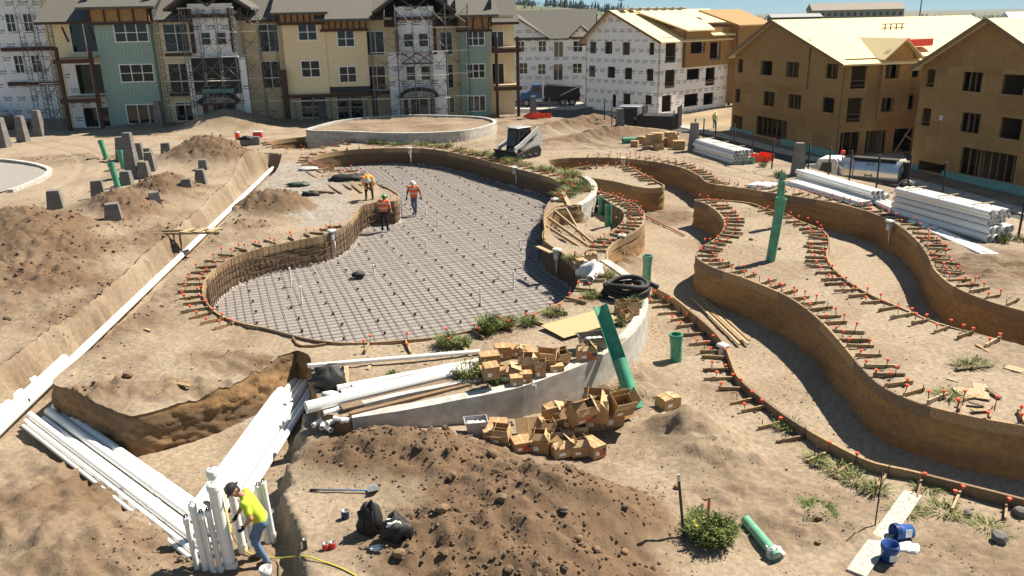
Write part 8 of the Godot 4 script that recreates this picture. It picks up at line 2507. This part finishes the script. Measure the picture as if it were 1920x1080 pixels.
func skin(st: SurfaceTool, bones: Array, cell: float, k: float, band := []):
	var lo := Vector3.INF
	var hi := -Vector3.INF
	for b in bones:
		var r: float = maxf(b[2], b[3]) + cell * 2.5
		lo = lo.min((b[0] as Vector3).min(b[1]) - Vector3.ONE * r)
		hi = hi.max((b[0] as Vector3).max(b[1]) + Vector3.ONE * r)
	var n := Vector3i(((hi - lo) / cell).ceil()) + Vector3i.ONE
	var f := PackedFloat32Array()
	f.resize(n.x * n.y * n.z)
	f.fill(1.0)
	for b in bones:
		var r: float = maxf(b[2], b[3]) + k + cell * 1.5
		var a := Vector3i((((b[0] as Vector3).min(b[1]) - Vector3.ONE * r - lo) / cell).floor()).clamp(Vector3i.ZERO, n - Vector3i.ONE)
		var c := Vector3i((((b[0] as Vector3).max(b[1]) + Vector3.ONE * r - lo) / cell).ceil()).clamp(Vector3i.ZERO, n - Vector3i.ONE)
		for z in range(a.z, c.z + 1):
			for y in range(a.y, c.y + 1):
				for x in range(a.x, c.x + 1):
					var d := seg_dist(lo + Vector3(x, y, z) * cell, b)
					var i := (z * n.y + y) * n.x + x
					var h := maxf(k - absf(f[i] - d), 0.0) / k
					f[i] = minf(f[i], d) - h * h * k * 0.25
	var vid := {}
	var verts := []
	var cols := []
	var sx := 1
	var sy := n.x
	var sz := n.x * n.y
	var corner := [0, sx, sy, sx + sy, sz, sx + sz, sy + sz, sx + sy + sz]
	for z in n.z - 1:
		for y in n.y - 1:
			for x in n.x - 1:
				var i := (z * n.y + y) * n.x + x
				var f0 := f[i]
				if f0 > cell * 2.0 or f0 < -cell * 2.0: continue
				var m := 0
				for e in 8:
					if f[i + corner[e]] < 0.0: m |= 1 << e
				if m == 0 or m == 255: continue
				var s := Vector3.ZERO
				var c := 0
				for e in [[0, 1], [2, 3], [4, 5], [6, 7], [0, 2], [1, 3], [4, 6], [5, 7], [0, 4], [1, 5], [2, 6], [3, 7]]:
					var fa := f[i + corner[e[0]]]
					var fb := f[i + corner[e[1]]]
					if (fa < 0.0) != (fb < 0.0):
						var t := fa / (fa - fb)
						var pa := Vector3(e[0] & 1, (e[0] >> 1) & 1, e[0] >> 2)
						var pb := Vector3(e[1] & 1, (e[1] >> 1) & 1, e[1] >> 2)
						s += pa.lerp(pb, t)
						c += 1
				var p := lo + (Vector3(x, y, z) + s / c) * cell
				vid[i] = verts.size()
				verts.append(p)
				var best := 9.0
				var col := Color.WHITE
				for b in bones:
					var d := seg_dist(p, b)
					if d < best:
						best = d
						col = b[4]
				for bd in band:
					if p.y > bd[0] and p.y < bd[1]: col = bd[2]
				cols.append(col)
	for i in vid:
		for ax in 3:
			var s: int = [sx, sy, sz][ax]
			var u: int = [sy, sz, sx][ax]
			var v: int = [sz, sx, sy][ax]
			if i + s >= f.size() or (f[i] < 0.0) == (f[i + s] < 0.0): continue
			if not (vid.has(i - u) and vid.has(i - v) and vid.has(i - u - v)): continue
			var q := [vid[i], vid[i - u], vid[i - u - v], vid[i - v]]
			if f[i] < 0.0: q.reverse()
			for e in [0, 1, 2, 0, 2, 3]:
				st.set_color(cols[q[e]])
				st.add_vertex(verts[q[e]])

func hand_bones(w: Vector3, elbow: Vector3, c: Color, side: float, curl: float) -> Array:
	var d := (w - elbow).normalized()
	var x := d.cross(Vector3(0, 0, 1))
	if x.length() < 0.2: x = d.cross(Vector3(0, 1, 0))
	x = x.normalized() * side
	var inn := x.cross(d).normalized() * side
	var r := [[w - d * 0.03, w + d * 0.045, 0.03, 0.036, c], [w + d * 0.03 + x * 0.02, w + d * 0.085 + x * 0.026, 0.02, 0.017, c], [w + d * 0.03 - x * 0.02, w + d * 0.08 - x * 0.026, 0.02, 0.016, c]]
	for k in 4:
		var o := x * (0.03 - 0.02 * k)
		var L: float = [0.07, 0.08, 0.075, 0.058][k]
		var a := w + d * 0.085 + o
		var b := a + (d * cos(curl * 0.5) + inn * sin(curl * 0.5)) * L * 0.55
		r.append([a, b, 0.0105, 0.0095, c])
		r.append([b, b + (d * cos(curl * 1.4) + inn * sin(curl * 1.4)) * L * 0.5, 0.0095, 0.008, c])
	var tb := w + d * 0.02 + x * 0.034
	r.append([tb, tb + (d + x * 0.6 + inn * 0.4).normalized() * 0.04, 0.013, 0.011, c])
	r.append([tb + (d + x * 0.6 + inn * 0.4).normalized() * 0.04, tb + (d + x * 0.25 + inn * 0.6).normalized() * 0.072, 0.011, 0.009, c])
	return r

func person(label: String, p: Vector3, turn: float, J: Dictionary, shirt: Color, sleeve: Color, arm: Color, glove: Color, legs: Color, boot: Color, hat: Material, vest: Variant = null, cell := 0.02) -> Node3D:
	var t := thing("person", label, "person", p, turn)
	var flesh := Color(0.42, 0.23, 0.15)
	var st := SurfaceTool.new()
	st.begin(Mesh.PRIMITIVE_TRIANGLES)
	st.set_smooth_group(0)
	var B := []
	var pel: Vector3 = J.pelvis
	var chest: Vector3 = J.chest
	var neck: Vector3 = J.neck
	var head: Vector3 = J.head
	var up := (chest - pel).normalized()
	for s in [-1.0, 1.0]:
		var sh: Vector3 = J.sr if s < 0 else J.sl
		var el: Vector3 = J.er if s < 0 else J.el
		var wr: Vector3 = J.wr if s < 0 else J.wl
		var kn: Vector3 = J.kr if s < 0 else J.kl
		var an: Vector3 = J.ar if s < 0 else J.al
		var to: Vector3 = J.tr if s < 0 else J.tl
		var hp := pel + Vector3(s * 0.085, -0.02, 0)
		B.append([pel + Vector3(s * 0.06, 0.02, 0), chest + Vector3(s * 0.085, 0.02, 0), 0.112, 0.12, shirt])
		B.append([chest + Vector3(s * 0.06, 0.06, 0), sh, 0.1, 0.068, shirt])
		B.append([sh, sh.lerp(el, 0.62), 0.066, 0.055, sleeve])
		B.append([sh.lerp(el, 0.62), el, 0.048, 0.043, arm])
		B.append([el, wr, 0.043, 0.03, arm])
		B.append([hp, kn, 0.098, 0.066, legs])
		B.append([pel + Vector3(s * 0.05, -0.03, -0.05), hp + Vector3(0, -0.06, -0.05), 0.085, 0.08, legs])
		B.append([kn, an, 0.066, 0.052, legs])
		B.append([an + Vector3(0, -0.03, 0), to, 0.05, 0.042, boot])
		var hs := SurfaceTool.new()
		skin(st, hand_bones(wr, el, glove, s, 0.7), 0.008 if cell < 0.025 else 0.012, 0.012)
	B.append([pel + up * 0.06, chest, 0.12, 0.13, shirt])
	B.append([chest + up * 0.1, neck, 0.075, 0.055, shirt])
	skin(st, B, cell, 0.05)
	var hu := (head - neck).normalized()
	var fwd := (Vector3(0, 0, 1) - hu * hu.z).normalized()
	var lf := hu.cross(fwd).normalized()
	var dark := Color(0.03, 0.02, 0.015)
	var H := [[neck - hu * 0.03, head - hu * 0.04, 0.056, 0.058, flesh], [head + hu * 0.02 - fwd * 0.015, head + hu * 0.03 + fwd * 0.015, 0.09, 0.088, flesh], [head - hu * 0.05 + fwd * 0.03, head - hu * 0.085 + fwd * 0.05, 0.06, 0.038, flesh], [head - hu * 0.0 + fwd * 0.095, head - hu * 0.035 + fwd * 0.112, 0.012, 0.016, flesh], [head + hu * 0.03 - fwd * 0.055, head - hu * 0.03 - fwd * 0.045, 0.062, 0.055, dark]]
	for s in [-1.0, 1.0]:
		H.append([head + lf * s * 0.088 + hu * 0.01, head + lf * s * 0.09 - hu * 0.03, 0.014, 0.011, flesh])
		H.append([head + lf * s * 0.032 + fwd * 0.092 + hu * 0.004, head + lf * s * 0.034 + fwd * 0.093 + hu * 0.004, 0.01, 0.01, dark])
	H.append([head - hu * 0.066 + fwd * 0.088 + lf * 0.02, head - hu * 0.066 + fwd * 0.088 - lf * 0.02, 0.007, 0.007, Color(0.25, 0.09, 0.07)])
	skin(st, H, 0.011 if cell < 0.025 else 0.016, 0.02)
	st.generate_normals()
	var m := mat(Color.WHITE, 0.85)
	m.vertex_color_use_as_albedo = true
	part(t, "body", st.commit(), m)
	if vest != null:
		var V := []
		for b in B:
			if b[4] == shirt: V.append([b[0], b[1], b[2] + 0.016, b[3] + 0.016, vest])
		st = SurfaceTool.new()
		st.begin(Mesh.PRIMITIVE_TRIANGLES)
		st.set_smooth_group(0)
		var bands := []
		for y in [0.32, 0.78]: bands.append([lerpf(pel.y, neck.y, y) - 0.035, lerpf(pel.y, neck.y, y) + 0.035, Color(0.6, 0.6, 0.5)])
		skin(st, V, cell * 0.85, 0.05, bands)
		st.generate_normals()
		part(t, "vest", st.commit(), m)
	var hm := Sh.new(true)
	hm.lathe(Vector3.ZERO, [[0.0, 0.128], [0.05, 0.122], [0.09, 0.1], [0.118, 0.06], [0.128, 0.01], [0.165, -0.006], [0.165, -0.014], [0.12, -0.006], [0.0, 0.0]], 20)
	hm.smooth(false)
	hm.box(Vector3(0, 0.11, 0), Vector3(0.022, 0.03, 0.17), Basis.IDENTITY, 0.008)
	part(t, "hard_hat", hm.done(), hat, Transform3D(Basis(lf, hu, fwd), head + hu * 0.045))
	return t

func build_people():
	var jeans := Color(0.085, 0.13, 0.21)
	var black := Color(0.014, 0.014, 0.016)
	var arm := Color(0.42, 0.22, 0.13)
	var orange := Color(0.85, 0.13, 0.03)
	var t := person("person in a bright yellow shirt, jeans and black hard hat beside the white risers", Vector3(-4.651, -1, -12.732), -1.4, {
		"pelvis": Vector3(0, 0.94, -0.02), "chest": Vector3(0, 1.26, 0.14), "neck": Vector3(0, 1.45, 0.24), "head": Vector3(0, 1.555, 0.36),
		"sl": Vector3(0.2, 1.38, 0.18), "sr": Vector3(-0.2, 1.38, 0.2), "el": Vector3(0.27, 1.12, 0.1), "er": Vector3(-0.26, 1.12, 0.28), "wl": Vector3(0.2, 0.92, 0.24), "wr": Vector3(-0.16, 0.93, 0.42),
		"kl": Vector3(0.1, 0.5, 0.1), "kr": Vector3(-0.1, 0.51, 0.16), "al": Vector3(0.11, 0.1, -0.06), "ar": Vector3(-0.12, 0.1, 0.1), "tl": Vector3(0.13, 0.05, 0.1), "tr": Vector3(-0.14, 0.05, 0.26)},
		Color(0.44, 0.58, 0.04), Color(0.44, 0.58, 0.04), arm, black, Color(0.12, 0.19, 0.3), Color(0.12, 0.07, 0.04), M.black, null, 0.018)
	person("person in an orange vest and jeans walking across the rebar", Vector3(-4.899, -1.03, -41.042), -0.12, {
		"pelvis": Vector3(0, 0.95, 0), "chest": Vector3(0, 1.28, 0.04), "neck": Vector3(0, 1.48, 0.07), "head": Vector3(0, 1.6, 0.12),
		"sl": Vector3(0.21, 1.42, 0.04), "sr": Vector3(-0.21, 1.42, 0.04), "el": Vector3(0.33, 1.16, 0.0), "er": Vector3(-0.32, 1.15, 0.02), "wl": Vector3(0.4, 0.93, 0.1), "wr": Vector3(-0.36, 0.9, 0.08),
		"kl": Vector3(0.1, 0.52, 0.1), "kr": Vector3(-0.09, 0.5, 0.02), "al": Vector3(0.08, 0.1, 0.1), "ar": Vector3(-0.07, 0.14, -0.24), "tl": Vector3(0.09, 0.05, 0.25), "tr": Vector3(-0.08, 0.05, -0.1)},
		Color(0.1, 0.06, 0.05), Color(0.2, 0.09, 0.06), Color(0.22, 0.1, 0.07), black, jeans, Color(0.03, 0.025, 0.02), M.white, orange, 0.026)
	var hatg := mat(lin(0.02, 0.28, 0.14), 0.4)
	person("person in an orange striped vest and green hard hat, back turned, in the corner pit", Vector3(-5.973, -1.05, -37.771), 2.9, {
		"pelvis": Vector3(0, 0.95, 0), "chest": Vector3(0, 1.27, 0.06), "neck": Vector3(0, 1.46, 0.12), "head": Vector3(0, 1.57, 0.18),
		"sl": Vector3(0.21, 1.4, 0.06), "sr": Vector3(-0.21, 1.4, 0.06), "el": Vector3(0.3, 1.14, 0.06), "er": Vector3(-0.3, 1.14, 0.08), "wl": Vector3(0.3, 0.93, 0.24), "wr": Vector3(-0.28, 0.92, 0.24),
		"kl": Vector3(0.12, 0.5, 0.04), "kr": Vector3(-0.12, 0.5, 0.04), "al": Vector3(0.13, 0.09, 0), "ar": Vector3(-0.14, 0.09, 0), "tl": Vector3(0.14, 0.05, 0.16), "tr": Vector3(-0.16, 0.05, 0.16)},
		Color(0.1, 0.14, 0.3), Color(0.1, 0.14, 0.3), arm, Color(0.5, 0.5, 0.5), black, black, hatg, orange, 0.026)
	person("person in a yellow-orange vest and white hard hat bending over the form", Vector3(-6.996, 0, -40.082), 0.15, {
		"pelvis": Vector3(0, 0.88, -0.2), "chest": Vector3(0, 1.1, 0.1), "neck": Vector3(0, 1.12, 0.32), "head": Vector3(0, 1.05, 0.45),
		"sl": Vector3(0.2, 1.1, 0.2), "sr": Vector3(-0.2, 1.1, 0.2), "el": Vector3(0.27, 0.85, 0.24), "er": Vector3(-0.24, 0.85, 0.26), "wl": Vector3(0.16, 0.62, 0.34), "wr": Vector3(-0.12, 0.6, 0.36),
		"kl": Vector3(0.15, 0.48, 0.02), "kr": Vector3(-0.15, 0.48, 0.02), "al": Vector3(0.16, 0.09, -0.1), "ar": Vector3(-0.16, 0.09, -0.1), "tl": Vector3(0.17, 0.05, 0.08), "tr": Vector3(-0.17, 0.05, 0.08)},
		Color(0.3, 0.03, 0.03), Color(0.3, 0.03, 0.03), Color(0.3, 0.03, 0.03), black, Color(0.05, 0.045, 0.035), black, M.white, Color(0.8, 0.3, 0.05), 0.026)
	var stand := {
		"pelvis": Vector3(0, 0.95, 0), "chest": Vector3(0, 1.28, 0.02), "neck": Vector3(0, 1.48, 0.03), "head": Vector3(0, 1.6, 0.05),
		"sl": Vector3(0.21, 1.42, 0.0), "sr": Vector3(-0.21, 1.42, 0.0), "el": Vector3(0.28, 1.14, 0.0), "er": Vector3(-0.28, 1.14, 0.0), "wl": Vector3(0.27, 0.92, 0.12), "wr": Vector3(-0.27, 0.92, 0.12),
		"kl": Vector3(0.1, 0.5, 0.02), "kr": Vector3(-0.1, 0.5, 0.02), "al": Vector3(0.11, 0.09, 0), "ar": Vector3(-0.11, 0.09, 0), "tl": Vector3(0.12, 0.05, 0.16), "tr": Vector3(-0.12, 0.05, 0.16)}
	person("person in a yellow vest and white hard hat standing at the tanker's open door", Vector3(22.463, -3.8, -59.771) + Vector3(0.2, 0, 1.2), 2.5, stand, Color(0.5, 0.6, 0.05), Color(0.5, 0.6, 0.05), arm, black, jeans, black, M.white, Color(0.6, 0.75, 0.05), 0.035)
	person("person in a lime vest before the gap beside the strand-board house", Vector3(22.494, -3.4, -90.264), 0.3, stand, Color(0.5, 0.6, 0.05), Color(0.5, 0.6, 0.05), arm, black, jeans, black, M.pvc, Color(0.6, 0.8, 0.05), 0.04)
